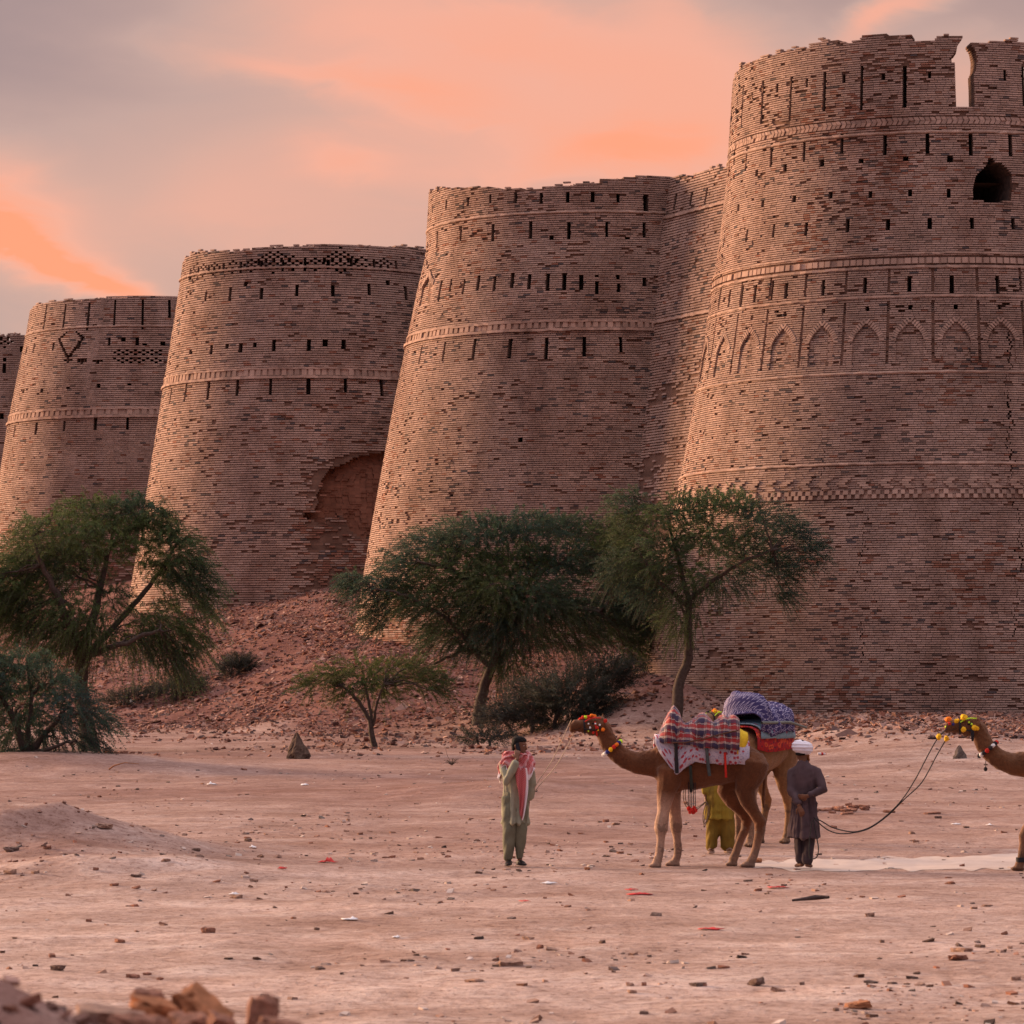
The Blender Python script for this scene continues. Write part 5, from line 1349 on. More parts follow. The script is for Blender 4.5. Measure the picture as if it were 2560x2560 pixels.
def coat(name, body, leg, dark):
    """camel coat: paler shanks, darker back and neck underside mottling"""
    m, nt, b = mat(name); co = objco(nt); sx = node(nt, 'ShaderNodeSeparateXYZ'); nt.links.new(co, sx.inputs[0])
    n = noise(nt, 3.0, 5, .6, co); n2 = noise(nt, 45.0, 4, .7, co)
    z = mth(nt, 'ADD', sx.outputs[2], mth(nt, 'MULTIPLY', mth(nt, 'SUBTRACT', n, .5), .35))
    r = ramp(nt, ((.0, tuple(c * .7 for c in leg)), (.08, leg), (.40, leg), (.50, body), (.85, body), (1.0, dark)), mth(nt, 'DIVIDE', z, 2.05))
    r0 = ramp(nt, ((.0, tuple(c * .6 for c in leg)), (.10, tuple(.5 * a + .5 * b_ for a, b_ in zip(leg, body))), (.26, tuple(b_ * 1.25 for b_ in body)), (.40, body), (.85, body), (1.0, dark)), mth(nt, 'DIVIDE', z, 2.05))
    hx = mth(nt, 'MULTIPLY', mth(nt, 'ADD', sx.outputs[0], .1), 3.0, clamp=True); rr_ = mixc(nt, r.outputs[0], r0.outputs[0], hx)
    f = ramp(nt, ((.3, (.72,) * 3), (.7, (1.2,) * 3)), n2)
    c = mixc(nt, rr_, f.outputs[0], .95, 'MULTIPLY')
    f2 = ramp(nt, ((.35, (.66, .62, .60)), (.65, (1.15, 1.15, 1.15))), n)
    c = mixc(nt, c, f2.outputs[0], .8, 'MULTIPLY')
    # bald dusky patches at knees and fetlocks
    n3 = noise(nt, 9.0, 3, .6, co); kz = mth(nt, 'MULTIPLY', mth(nt, 'LESS_THAN', mth(nt, 'ABSOLUTE', mth(nt, 'SUBTRACT', z, .50)), .075), mth(nt, 'GREATER_THAN', n3, .52))
    fz = mth(nt, 'MULTIPLY', mth(nt, 'LESS_THAN', mth(nt, 'ABSOLUTE', mth(nt, 'SUBTRACT', z, .20)), .06), mth(nt, 'GREATER_THAN', n3, .48))
    c = mixc(nt, c, tuple(a * .45 for a in leg), mth(nt, 'MULTIPLY', mth(nt, 'MAXIMUM', kz, fz), .7))
    nt.links.new(c, b.inputs['Base Color']); b.inputs['Roughness'].default_value = .9; b.inputs['Sheen Weight'].default_value = .1
    bump(nt, b, n2, .6, .02)
    return m

def camel(label, loc, rz, mt, legdx=0.0, near_back=False, ank=None):
    ro = empty('camel', loc, rz); tag(ro, label, 'camel', 'decorated camels')
    B = Body()
    # trunk: (u, top, bottom, half width)
    T = ((1630, 1856, 1918, .10), (1645, 1840, 1934, .17), (1665, 1832, 1947, .225), (1700, 1826, 1956, .27), (1740, 1812, 1954, .30), (1775, 1803, 1948, .315), (1810, 1812, 1941, .31), (1840, 1830, 1934, .29), (1868, 1842, 1928, .255), (1892, 1856, 1920, .19), (1907, 1872, 1908, .10))
    B.loft([(cp(u, .5 * (a + b)), Vector((0, w, 0)), Vector((0, 0, (b - a) / CS / 2))) for u, a, b, w in T], 22)
    # neck and head
    N = ((1680, 1888, 44, .17), (1650, 1888, 40, .15), (1622, 1888, 33, .13), (1592, 1887, 27.5, .115), (1565, 1879, 25, .105), (1542, 1863, 23.5, .10), (1525, 1842, 22.5, .095), (1514, 1818, 21.5, .09), (1508, 1797, 20, .085))
    B.limb([cp(u, v) for u, v, h, w in N], [h / CS for u, v, h, w in N], (0, 1, 0), [w * CS / h for u, v, h, w in N], 18)
    Hd = ((1514, 1795, 19, .085), (1499, 1795, 22.5, .092), (1483, 1797, 22, .090), (1467, 1796, 17.5, .075), (1452, 1794, 13.5, .060), (1440, 1795, 13.5, .058), (1431, 1797, 11.5, .050), (1427, 1799, 7, .035))
    B.loft([(cp(u, v), Vector((0, w * 1.08, 0)), Vector((0.03 * h / CS, 0, h * 1.08 / CS + .003))) for u, v, h, w in Hd], 18)
    B.blob(cp(1432, 1806), (.035, .04, .022)); B.blob(cp(1450, 1806), (.07, .045, .022))           # lower lip and jaw
    for s in (-1, 1):
        B.blob(cp(1484, 1782, s * .075), (.05, .025, .022))                                        # brow
        B.limb([cp(1507, 1779, s * .06), cp(1509, 1772, s * .085), cp(1508, 1764, s * .10)], [.018, .022, .008], (1, 0, 0), .55, 8)
    # legs: near side is -y
    d = legdx * CS
    def leg(pts, y0, y1, toe, ys):
        n = len(pts); P_ = [cp(u, v, ys * (y0 + (y1 - y0) * i / (n - 1))) for i, (u, v, r) in enumerate(pts)]
        B.limb(P_, [r * 1.16 / CS + .004 for u, v, r in pts], (0, 1, 0), .95, 12)
        u, v, r = pts[-1]
        B.limb([cp(u + 7, 2141, ys * y1), cp(toe + 9, 2140, ys * y1), cp(toe + 2, 2143, ys * y1)], [.042, .048, .026], (0, 1, 0), 1.45, 10)
        for q in (-1, 1): B.blob(cp(toe + 1, 2142, ys * y1 + q * .035), (.03, .026, .022))
    F1 = ((1676 , 1905, 30), (1672, 1935, 25), (1664, 1962, 19.5), (1658, 2008, 12.8), (1653, 2036, 14.2), (1652, 2052, 14.6), (1651, 2066, 10), (1651, 2080, 8.0), (1649, 2100, 8.6), (1646, 2118, 8.4), (1641, 2134, 9.5))
    F2 = ((1684, 1905, 26), (1682, 1940, 21), (1684, 1975, 16.5), (1689, 2016, 12), (1691, 2036, 13.4), (1692, 2050, 13), (1693, 2064, 9.5), (1694, 2078, 8.0), (1697, 2102, 8.8), (1695, 2120, 8), (1690, 2134, 9))
    leg([(u + d * (i > 2) * min(1, (i - 2) / 4), v, r) for i, (u, v, r) in enumerate(F1)], .15, .17, 1624 + d, -1)
    leg([(u + d * .5 * (i > 2) * min(1, (i - 2) / 4), v, r) for i, (u, v, r) in enumerate(F2)], .13, .16, 1668 + d * .5, 1)
    H1 = ((1878, 1885, 38), (1874, 1910, 35), (1867, 1935, 28), (1862, 1958, 22), (1870, 1985, 16.5), (1885, 2012, 12.2), (1899, 2034, 13.2), (1898, 2048, 11.5), (1895, 2064, 8.8), (1889, 2095, 8.4), (1882, 2118, 8.6), (1874, 2133, 9.5))
    H2 = ((1868, 1885, 36), (1848, 1912, 33), (1828, 1938, 26), (1819, 1958, 21), (1832, 1985, 16), (1854, 2007, 12.2), (1871, 2028, 13.0), (1868, 2042, 11.2), (1864, 2056, 8.8), (1850, 2088, 8.4), (1842, 2112, 8.6), (1834, 2132, 9.5))
    leg(H1, .13, .16, 1851, -1); leg(H2, .13, .16, 1819, 1)
    B.blob(cp(1690, 1955), (.09, .07, .04))                                                        # chest pad
    shag = lambda co: (vnoise(co[:, 0] * 30, co[:, 2] * 22 + co[:, 1] * 26, 4) - .5) * (.004 + .014 * (np.clip((co[:, 2] - 1.25) / .4, 0, 1))) + (vnoise(co[:, 0] * 9, co[:, 2] * 7 + co[:, 1] * 5, 6) - .5) * .014 * np.clip((co[:, 2] - .5) / .5, .15, 1)
    me = B.fuse('body', .0125, 3, shag)
    body = link('body', me, mt, ro, True, True)
    B = Body(); B.limb([cp(1906, 1878), cp(1912, 1900), cp(1911, 1940), cp(1908, 1978), cp(1908, 2000)], [.03, .026, .02, .025, .012])
    link('tail', B.fuse('tail', .01, 2), mt, ro, True, True)
    ed = simple('wet dark eye', (.012, .008, .006), .15, .1)
    for s in (-1, 1): ico('eye', cp(1483, 1790, s * .088), (.017, .012, .013), ed, ro)
    nd = simple('dark nostril', (.05, .028, .02), .9, .2)
    for s in (-1, 1): ico('nostril', cp(1434, 1790, s * .043), (.018, .007, .006), nd, ro)
    for s in (-1, 1): wire('mouth_line', [cp(1429, 1803, s * .035), cp(1442, 1805, s * .056), cp(1456, 1800, s * .066)], [.004, .005, .003], nd, 5, ro, True)
    return ro

def band(name, c, ax, a, b, w, th, mt, parent, n=28):
    """strap round a neck or muzzle: ring of ellipse a,b about axis ax"""
    ax = Vector(ax).normalized(); s = Vector((0, 1, 0)); m = ax.cross(s).normalized(); V = []
    for k in range(n):
        t = 2 * math.pi * k / n; d = s * a * math.cos(t) + m * b * math.sin(t); o = d.normalized()
        for q, e in ((-w, 0), (-w, th), (w, th), (w, 0)): V.append(Vector(c) + d + o * e + ax * q)
    Q = [(k * 4 + j, k * 4 + (j + 1) % 4, ((k + 1) % n) * 4 + (j + 1) % 4, ((k + 1) % n) * 4 + j) for k in range(n) for j in range(4)]
    return link(name, np_mesh(name, np.array([tuple(v) for v in V]), np.array(Q)), mt, parent, False, True)

C_RED = simple('red wool', (.55, .03, .02), .95, .3, 40); C_YEL = simple('yellow wool', (.85, .48, .02), .95, .2, 40); C_ORG = simple('orange wool', (.85, .20, .02), .95, .25, 40)
C_LIME = simple('lime wool', (.55, .85, .05), .95, .2, 40); C_BLK = simple('black strap', (.022, .02, .024), .8, .3, 30); C_WHT = simple('white beads', (.78, .76, .74), .5, .1, 60); C_NAVY = simple('navy wool', (.03, .03, .16), .95, .3, 40)
C_ROPE = simple('pale rope', (.52, .40, .30), .95, .2, 60); C_CORD = simple('dark cord', (.035, .032, .032), .8, .3, 60)

def halter(ro, kind, dz=0):
    h = band('halter', cp(1462, 1796), (1, 0, .05), .079, .094, .012, .008, C_BLK, ro)
    band('cheek_strap', cp(1490, 1797), (1, 0, .15), .098, .125, .010, .008, C_BLK if kind == 'y' else C_RED, h)
    for s in (-1, 1):
        wire('cheek_line', [cp(1461, 1803, s * .085), cp(1475, 1805, s * .10), cp(1490, 1806, s * .105), cp(1503, 1800, s * .10)], [.009] * 4, C_BLK, 5, h, True)
        wire('brow_line', [cp(1463, 1785, s * .08), cp(1473, 1779, s * .085), cp(1487, 1775, s * .085), cp(1503, 1776, s * .08)], [.008] * 4, C_RED if kind == 'r' else C_LIME, 5, h, True)
    rnd = random.Random(3)
    if kind == 'r':
        pom = [(1452, 1779, 0, .03, C_RED), (1458, 1775, -.02, .032, C_RED), (1465, 1774, -.03, .030, C_LIME), (1472, 1775, -.02, .038, C_RED), (1480, 1770, -.03, .032, C_ORG), (1487, 1772, .02, .034, C_ORG), (1514, 1783, -.08, .032, C_RED), (1508, 1804, -.105, .034, C_ORG), (1494, 1800, -.112, .024, C_RED), (1484, 1812, -.10, .024, C_RED), (1476, 1800, -.098, .018, C_WHT), (1500, 1793, -.105, .017, C_WHT), (1489, 1790, -.108, .015, C_WHT), (1472, 1790, -.09, .014, C_WHT), (1496, 1806, -.108, .014, C_YEL), (1472, 1808, -.09, .014, C_LIME)]
    elif kind == 'y':
        pom = [(1435, 1779, 0, .052, C_ORG), (1437, 1789, -.045, .034, C_RED), (1429, 1797, -.04, .024, C_LIME), (1446, 1790, -.06, .024, C_NAVY), (1455, 1783, -.045, .046, C_YEL), (1472, 1774, -.06, .056, C_YEL), (1470, 1803, -.10, .042, C_YEL), (1496, 1798, -.11, .050, C_YEL), (1503, 1800, -.105, .036, C_YEL), (1484, 1785, -.10, .018, C_LIME), (1490, 1790, -.105, .018, C_LIME)]
        for k in range(5): wire('tassel', [cp(1490 + k, 1802, -.115), cp(1489 + k, 1815, -.12), cp(1490 + k * .8, 1828 + k % 2 * 3, -.115)], [.010, .014, .010], C_BLK, 5, h, True)
    else:
        pom = [(1484, 1772, -.02, .045, C_ORG), (1478, 1774, -.04, .035, C_YEL), (1496, 1776, -.05, .03, C_YEL), (1505, 1780, .05, .03, C_BLK), (1470, 1776, .05, .03, C_BLK)]
    for i, (u, v, y, r, m) in enumerate(pom): r *= .80; ico('pompom', cp(u, v, y), (r, r, r), m, h, 2, .45, i)
    # collar of the neck
    cl = band('collar', cp(1531, 1851), (.62, 0, -.78), .104, .128, .016, .010, C_NAVY if kind == 'r' else C_WHT, ro)
    cc = [C_LIME, C_NAVY, C_ORG, C_RED, C_YEL, C_NAVY, C_WHT, C_WHT] if kind == 'r' else [C_RED, C_BLK, C_WHT, C_BLK, C_RED, C_BLK, C_WHT, C_BLK]
    ax = Vector((.62, 0, -.78)).normalized(); m = ax.cross(Vector((0, 1, 0))).normalized()
    for k, mt in enumerate(cc):
        t = -math.pi * (.15 + .7 * (k + .5) / len(cc)) + math.pi / 2 + math.pi / 2 * 0
        tt = math.pi / 2 + math.pi * (.10 + .80 * k / (len(cc) - 1))
        p = cp(1531, 1851) + Vector((0, 1, 0)) * .125 * math.cos(tt) + m * .148 * math.sin(tt)
        ico('pompom', p, (.030, .026, .030), mt, cl, 2, .3, 50 + k)
    if kind == 'y':
        wire('bell_cord', [cp(1527, 1872), cp(1526, 1895)], [.005, .005], C_CORD, 5, cl, True); ico('bell', cp(1526, 1900), (.026, .026, .03), C_BLK, cl)
    return h

def drape(name, prof, zl, zu, w, pu, mt, parent, loc, rz, wr=.012, seed=0, nx=44, ny=40, under=None, thick=.02, label=None, cat=None, sag=.55, folds=6.0):
    """cloth thrown over a back: upper line prof(u), lower hem zl(u) near side, zu(u) far side, half width w(u)"""
    us = np.linspace(pu[0], pu[1], nx); a = np.linspace(-1, 1, ny); V = []; UV = []
    for i, u in enumerate(us):
        zt = (2146 - float(prof(u))) / CS; lo = (2146 - float(zl(u))) / CS; lf = (2146 - float(zu(u))) / CS; ww = float(w(u)); prev = None; arc = 0
        for k, t in enumerate(a):
            an = t * math.pi / 2; base = lo if t < 0 else lf
            y = ww * math.copysign(abs(math.sin(an)) ** .62, t); z = base + (zt - base) * abs(math.cos(an)) ** sag
            n1 = float(fbm(u / 9.0 + seed, arc * 5, seed, 3)) - .5; n2 = float(vnoise(u / 22.0 * folds / 6, arc * 1.2, seed + 5)) - .5
            off = wr * (2.2 * n1 + 2.4 * n2) * (1.0 if abs(t) < .97 else .5)
            p = np.array(((u - 1760) / CS + n2 * wr, y * (1 + off / max(ww, .1)), z + off))
            if prev is not None: arc += float(np.linalg.norm(p - prev))
            prev = p; V.append(p); UV.append(((u - pu[0]) / CS, arc))
    Q = np.array([(i * ny + k, (i + 1) * ny + k, (i + 1) * ny + k + 1, i * ny + k + 1) for i in range(nx - 1) for k in range(ny - 1)])
    me = np_mesh(name, np.array(V), Q); uv = me.uv_layers.new(name='UVMap'); UV = np.array(UV, np.float32)
    li = np.empty(len(me.loops), np.int32); me.loops.foreach_get('vertex_index', li); uv.data.foreach_set('uv', UV[li].ravel())
    o = link(name, me, mt, parent, True, True)
    if parent is None: o.location = loc; o.rotation_euler = (0, 0, rz)
    m = o.modifiers.new('thick', 'SOLIDIFY'); m.thickness = thick; m.offset = 1
    if label: tag(o, label, cat)
    return o

def uvsep(nt):
    u = node(nt, 'ShaderNodeUVMap'); u.uv_map = 'UVMap'; s = node(nt, 'ShaderNodeSeparateXYZ'); nt.links.new(u.outputs[0], s.inputs[0]); return u.outputs[0], s.outputs[0], s.outputs[1]

def plaid_mat():
    m, nt, b = mat('red and navy plaid wool'); uv, x, y = uvsep(nt)
    def stripes(v, per, pos, wd):
        f = mth(nt, 'FRACT', mth(nt, 'DIVIDE', v, per)); return mth(nt, 'LESS_THAN', mth(nt, 'ABSOLUTE', mth(nt, 'SUBTRACT', f, pos)), wd / per / 2)
    c = (.095, .028, .034)
    def lay(c, v, off):
        c = mixc(nt, c, (.035, .03, .07), mth(nt, 'MULTIPLY', stripes(v, .17, .25 + off, .055), .72))
        c = mixc(nt, c, (.34, .03, .028), mth(nt, 'MULTIPLY', stripes(v, .17, .72 + off, .045), .75))
        for q in (.44, .53, .93): c = mixc(nt, c, (.58, .44, .38), mth(nt, 'MULTIPLY', stripes(v, .17, q, .009), .62))
        return c
    c = lay(c, x, 0); c = lay(c, y, 0)
    nt.links.new(c, b.inputs['Base Color']); b.inputs['Roughness'].default_value = .95; b.inputs['Sheen Weight'].default_value = .2
    return m

def floral_mat(name, ground, flower, leafc, scale, red=.42):
    m, nt, b = mat(name); uv, x, y = uvsep(nt)
    v = node(nt, 'ShaderNodeTexVoronoi'); v.inputs['Scale'].default_value = scale; nt.links.new(uv, v.inputs['Vector'])
    n = noise(nt, scale * 3, 3, .6, uv); d = mth(nt, 'ADD', v.outputs['Distance'], mth(nt, 'MULTIPLY', mth(nt, 'SUBTRACT', n, .5), .35))
    n2 = noise(nt, scale * 2.2, 3, .6, uv)
    c = mixc(nt, ground, leafc, mth(nt, 'MULTIPLY', mth(nt, 'GREATER_THAN', n2, .56), .75))
    c = mixc(nt, c, flower, mth(nt, 'LESS_THAN', d, red)); c = mixc(nt, c, tuple(a * .55 for a in flower), mth(nt, 'LESS_THAN', d, red * .42))
    nt.links.new(c, b.inputs['Base Color']); b.inputs['Roughness'].default_value = .9
    return m

def block_mat():
    m, nt, b = mat('navy block printed cloth'); uv, x, y = uvsep(nt)
    a = mth(nt, 'ABSOLUTE', mth(nt, 'SUBTRACT', mth(nt, 'FRACT', mth(nt, 'MULTIPLY', x, 13)), .5)); c = mth(nt, 'ABSOLUTE', mth(nt, 'SUBTRACT', mth(nt, 'FRACT', mth(nt, 'MULTIPLY', y, 13)), .5))
    d = mth(nt, 'ADD', a, c); ln = mth(nt, 'LESS_THAN', mth(nt, 'ABSOLUTE', mth(nt, 'SUBTRACT', d, .42)), .06); dt = mth(nt, 'LESS_THAN', d, .13)
    k = mth(nt, 'MAXIMUM', ln, dt); n = noise(nt, 40, 3, .6, uv)
    k = mth(nt, 'MULTIPLY', k, mth(nt, 'GREATER_THAN', n, .42))
    cc = mixc(nt, (.045, .035, .12), (.48, .44, .60), mth(nt, 'MULTIPLY', k, .85)); nt.links.new(cc, b.inputs['Base Color']); b.inputs['Roughness'].default_value = .8
    return m

ip = lambda us, vs: (lambda u: np.interp(u, us, vs))
COAT_A = coat('red brown camel coat', (.135, .050, .020), (.43, .275, .195), (.20, .095, .048))
COAT_B = coat('tan camel coat', (.27, .145, .066), (.27, .155, .095), (.22, .115, .055))
COAT_C = coat('brown camel coat', (.165, .070, .030), (.22, .11, .062), (.17, .075, .035))

def at(u, v, Y=None):
    q = on_ground(u, v, 30, 90); return q
# ---- the plaid camel
QA = P(1760, 2146, 47.4); LA = (QA.x, 47.4, Hs(QA.x, 47.4))
A = camel('reddish brown camel in profile under a plaid blanket, led by the man on the phone', LA, 0, COAT_A)
halter(A, 'r')
fl = floral_mat('lilac cloth with red roses', (.52, .48, .57), (.40, .06, .085), (.26, .26, .42), 17, .36)
drape('floral_cloth', ip((1640, 1660, 1700, 1770, 1840, 1870), (1820, 1822, 1818, 1798, 1822, 1836)), ip((1638, 1650, 1668, 1686, 1694, 1712, 1735, 1752, 1775, 1800, 1840, 1868), (1836, 1862, 1890, 1914, 1914, 1898, 1884, 1886, 1889, 1891, 1889, 1893)), ip((1638, 1690, 1870), (1860, 1900, 1890)),
      ip((1638, 1660, 1700, 1770, 1840, 1870), (.20, .265, .315, .345, .325, .285)), (1638, 1870), fl, None, LA, 0, .010, 3, label='lilac cloth with red roses hanging under the plaid blanket', cat='cloth', sag=.35)
drape('plaid_blanket', ip((1648, 1660, 1672, 1684, 1694, 1706, 1720, 1733, 1748, 1760, 1772, 1782, 1800, 1820, 1835, 1846), (1828, 1796, 1768, 1752, 1764, 1786, 1790, 1782, 1770, 1772, 1788, 1795, 1786, 1771, 1766, 1778)), ip((1648, 1665, 1700, 1740, 1770, 1800, 1846), (1836, 1840, 1838, 1843, 1850, 1853, 1854)), ip((1648, 1846), (1845, 1850)),
      ip((1648, 1680, 1720, 1770, 1820, 1846), (.26, .36, .40, .41, .40, .37)), (1648, 1846), plaid_mat(), None, LA, 0, .036, 7, 72, 52, label='thick red and navy plaid blanket over the saddle pads of the red brown camel', cat='blanket', sag=.62)
yel = simple('yellow quilt', (.70, .47, .03), .9, .25, 12)
drape('yellow_pad', ip((1838, 1850, 1866), (1800, 1808, 1816)), ip((1838, 1852, 1866), (1866, 1862, 1832)), ip((1838, 1866), (1850, 1850)), ip((1838, 1866), (.33, .27)), (1838, 1866), yel, None, LA, 0, .006, 11, 10, 24, label='yellow pad showing behind the plaid blanket', cat='pad', sag=.4)
# girth straps and the hanging cords
gr = empty('girth', LA); tag(gr, 'dark girth straps crossing the lilac flowered cloth', 'strap')
def strap(pts, w, mt, name='strap', par=gr):
    return wire(name, pts, [w] * len(pts), mt, 6, par, True)
strap([cp(1687, 1838, -.395), cp(1688, 1870, -.36), cp(1690, 1912, -.335)], .024, C_BLK)
strap([cp(1763, 1850, -.415), cp(1766, 1885, -.385), cp(1771, 1918, -.345)], .022, simple('grey green strap', (.07, .085, .085), .8, .3, 30))
strap([cp(1723, 1893, -.355), cp(1725, 1920, -.325), cp(1727, 1946, -.24), cp(1728, 1957, -.10), cp(1728, 1958, .05), cp(1727, 1946, .25)], .020, simple('dark green strap', (.03, .04, .035), .8, .3, 30))
strap([cp(1808, 1860, -.405), cp(1810, 1890, -.375), cp(1812, 1922, -.325)], .016, C_RED)
strap([cp(1676, 1836, -.40), cp(1710, 1836, -.425), cp(1760, 1826, -.44), cp(1810, 1812, -.435), cp(1842, 1806, -.40)], .010, simple('brown lashing rope', (.10, .045, .03), .95, .3, 60), 'lashing_rope')
tl = empty('tassel_cords', (LA[0], LA[1], LA[2])); tag(tl, 'bunch of black cords with red pompoms hanging under the belly', 'tassels')
for k in range(5): wire('cord', [cp(1720 + 4.2 * k, 1935, -.20), cp(1719.5 + 4.2 * k, 1965, -.20), cp(1719 + 4.4 * k, 1996, -.20)], [.006] * 3, C_BLK, 5, tl, True)
for k, (u, v) in enumerate(((1720, 2000), (1727, 2004), (1734, 1999), (1724, 2008), (1731, 2009), (1737, 2005))): ico('pompom', cp(u, v, -.20 - .02 * (k % 2)), (.026, .026, .030), C_RED, tl, 2, .4, k)

# ---- the tan camel behind, turned towards the lens
QB = P(1896, 2122, 53.0); RB = R(60); LB = (QB.x, 53.0, Hs(QB.x, 53.0))
B_ = camel('tan camel half hidden behind the plaid one, under a navy printed blanket', LB, RB, COAT_B)
halter(B_, 'b')
bl = block_mat()
drape('red_cloth', ip((1650, 1770, 1890), (1822, 1798, 1838)), ip((1650, 1700, 1770, 1850, 1890), (1880, 1888, 1885, 1880, 1862)), ip((1650, 1890), (1880, 1880)), ip((1650, 1700, 1770, 1850, 1890), (.24, .325, .35, .32, .23)), (1655, 1888), floral_mat('red flowered cloth', (.42, .03, .035), (.62, .10, .05), (.05, .03, .06), 11), None, LB, RB, .010, 21, label='red flowered cloth under the navy printed blanket', cat='cloth', sag=.35)
drape('cushion', ip((1665, 1700, 1770, 1840, 1872), (1812, 1806, 1790, 1806, 1822)), ip((1665, 1770, 1872), (1850, 1850, 1850)), ip((1665, 1872), (1850, 1850)), ip((1665, 1700, 1770, 1840, 1872), (.30, .38, .40, .38, .30)), (1662, 1874), floral_mat('teal flowered quilt', (.22, .34, .42), (.40, .12, .20), (.10, .22, .28), 9, .3), None, LB, RB, .014, 23, label='pale teal flowered cushion between the navy blanket and the red cloth', cat='cushion', sag=.5)
drape('navy_blanket', ip((1660, 1672, 1684, 1696, 1712, 1735, 1760, 1778, 1800, 1820, 1838, 1852), (1784, 1742, 1722, 1746, 1776, 1770, 1762, 1778, 1768, 1760, 1772, 1800)), ip((1660, 1700, 1770, 1820, 1852), (1832, 1842, 1830, 1834, 1822)), ip((1660, 1852), (1830, 1830)), ip((1660, 1690, 1770, 1820, 1852), (.28, .41, .43, .42, .32)), (1658, 1853), bl, None, LB, RB, .045, 25, 64, 52, label='navy block printed blanket heaped over the saddle of the tan camel', cat='blanket', sag=.6)
wood = simple('grey saddle pole', (.16, .17, .15), .8, .3, 20)
pr = Matrix.Translation(LB) @ Matrix.Rotation(RB, 4, 'Z')
tag(wire('saddle_pole', [pr @ cp(1640, 1806, -.37), pr @ cp(1780, 1806, -.47), pr @ cp(1905, 1822, -.42)], [.022, .022, .018], wood), 'grey wooden saddle pole sticking out behind the navy blanket', 'pole')
tag(wire('saddle_pole', [pr @ cp(1650, 1812, .37), pr @ cp(1780, 1812, .46), pr @ cp(1880, 1812, .44)], [.02, .02, .018], simple('pale saddle pole', (.50, .42, .32), .8, .2, 20)), 'pale wooden saddle pole on the hidden side of the navy blanket', 'pole')
# ---- the camel at the right edge
QC = P(1760 + 944, 2163, 46.6); LC = (QC.x, 46.6, Hs(QC.x, 46.6))
C_ = camel('brown camel with yellow pompoms at the right edge, held by the turbaned man', LC, 0, COAT_C, -.20)
halter(C_, 'y')
drape('saddle_cloth', ip((1645, 1700, 1770, 1850, 1880), (1822, 1815, 1795, 1822, 1838)), ip((1645, 1690, 1880), (1900, 1925, 1900)), ip((1645, 1880), (1900, 1900)), ip((1645, 1700, 1770, 1850, 1880), (.24, .325, .355, .32, .26)), (1668, 1880), floral_mat('blue and yellow cloth', (.06, .07, .30), (.60, .45, .03), (.5, .5, .5), 10), None, LC, 0, .01, 31, label='blue and yellow saddle cloth on the camel at the right edge', cat='cloth', sag=.35)
br = empty('breast_fringe', LC); tag(br, 'blue and yellow fringe hanging at the chest of the camel at the right edge', 'fringe')
for k in range(12): ico('pompom', cp(1629 + (k % 4) * 7, 1930 + (k // 4) * 11 + (k % 2) * 4, -.10 - .02 * (k % 3)), (.03, .03, .036), (C_YEL, C_NAVY, C_LIME, C_BLK)[k % 4], br, 2, .4, k)
ic = band('ankle_band', cp(1607, 2120, -.17), (0, 0, 1), .05, .055, .03, .01, C_BLK, C_)
# ------------------------------------------------------------------ people: +x is the person's left, they face -y
def fold(amp, k, seed, z0=2.0, cx=0.0):
    def f(co):
        a = np.arctan2(co[:, 1], co[:, 0] - cx); z = co[:, 2]
        n = vnoise(a * k + 3, z * 1.4, seed) - .5; n2 = vnoise(a * k * 2.3, z * 3.5, seed + 3) - .5; n3 = vnoise(co[:, 0] * 12 + z * 9, z * 20 + co[:, 1] * 9, seed + 5) - .5
        return (n * 1.3 + n2 * .6 + n3 * .35) * amp * np.clip((z0 - z) * 1.2, .35, 1)
    return f

def E(c, rx, ry): return (Vector(c), Vector((rx, 0, 0)), Vector((0, ry, 0)))

def hand(B, wr, dr, nrm, thumb, curl=.35, s=1.0):
    """palm, four unequal bent fingers and a thumb from the side of the palm; nrm = palm side"""
    d = Vector(dr).normalized(); n = Vector(nrm); n = (n - d * n.dot(d)).normalized(); a = d.cross(n) * thumb
    w = Vector(wr); B.limb([w, w + d * .035 * s, w + d * .088 * s], [.024 * s, .030 * s, .030 * s], n, .55, 10)
    for k, (off, L) in enumerate(((.030, .072), (.010, .080), (-.010, .074), (-.029, .058))):
        p = w + d * .080 * s + a * off * s; c1 = curl * (.7 + .12 * k)
        d1 = (d * math.cos(c1 * .6) + n * math.sin(c1 * .6) + a * off * 3).normalized(); d2 = (d * math.cos(c1 * 1.5) + n * math.sin(c1 * 1.5)).normalized(); d3 = (d * math.cos(c1 * 2.3) + n * math.sin(c1 * 2.3)).normalized()
        q1 = p + d1 * L * .45 * s; q2 = q1 + d2 * L * .32 * s; q3 = q2 + d3 * L * .24 * s
        B.limb([p - d * .02, p, q1, q2, q3], [.0095, .0095, .009, .0085, .007], n, 1, 8)
    t0 = w + d * .025 * s + a * .024 * s; t1 = t0 + (d * .5 + a * .75 + n * .25) * .038 * s; t2 = t1 + (d * .85 + a * .25 + n * .4) * .034 * s; t3 = t2 + (d * .9 + n * .4) * .02 * s
    B.limb([t0, t1, t2, t3], [.013, .0115, .010, .008], n, 1, 8)

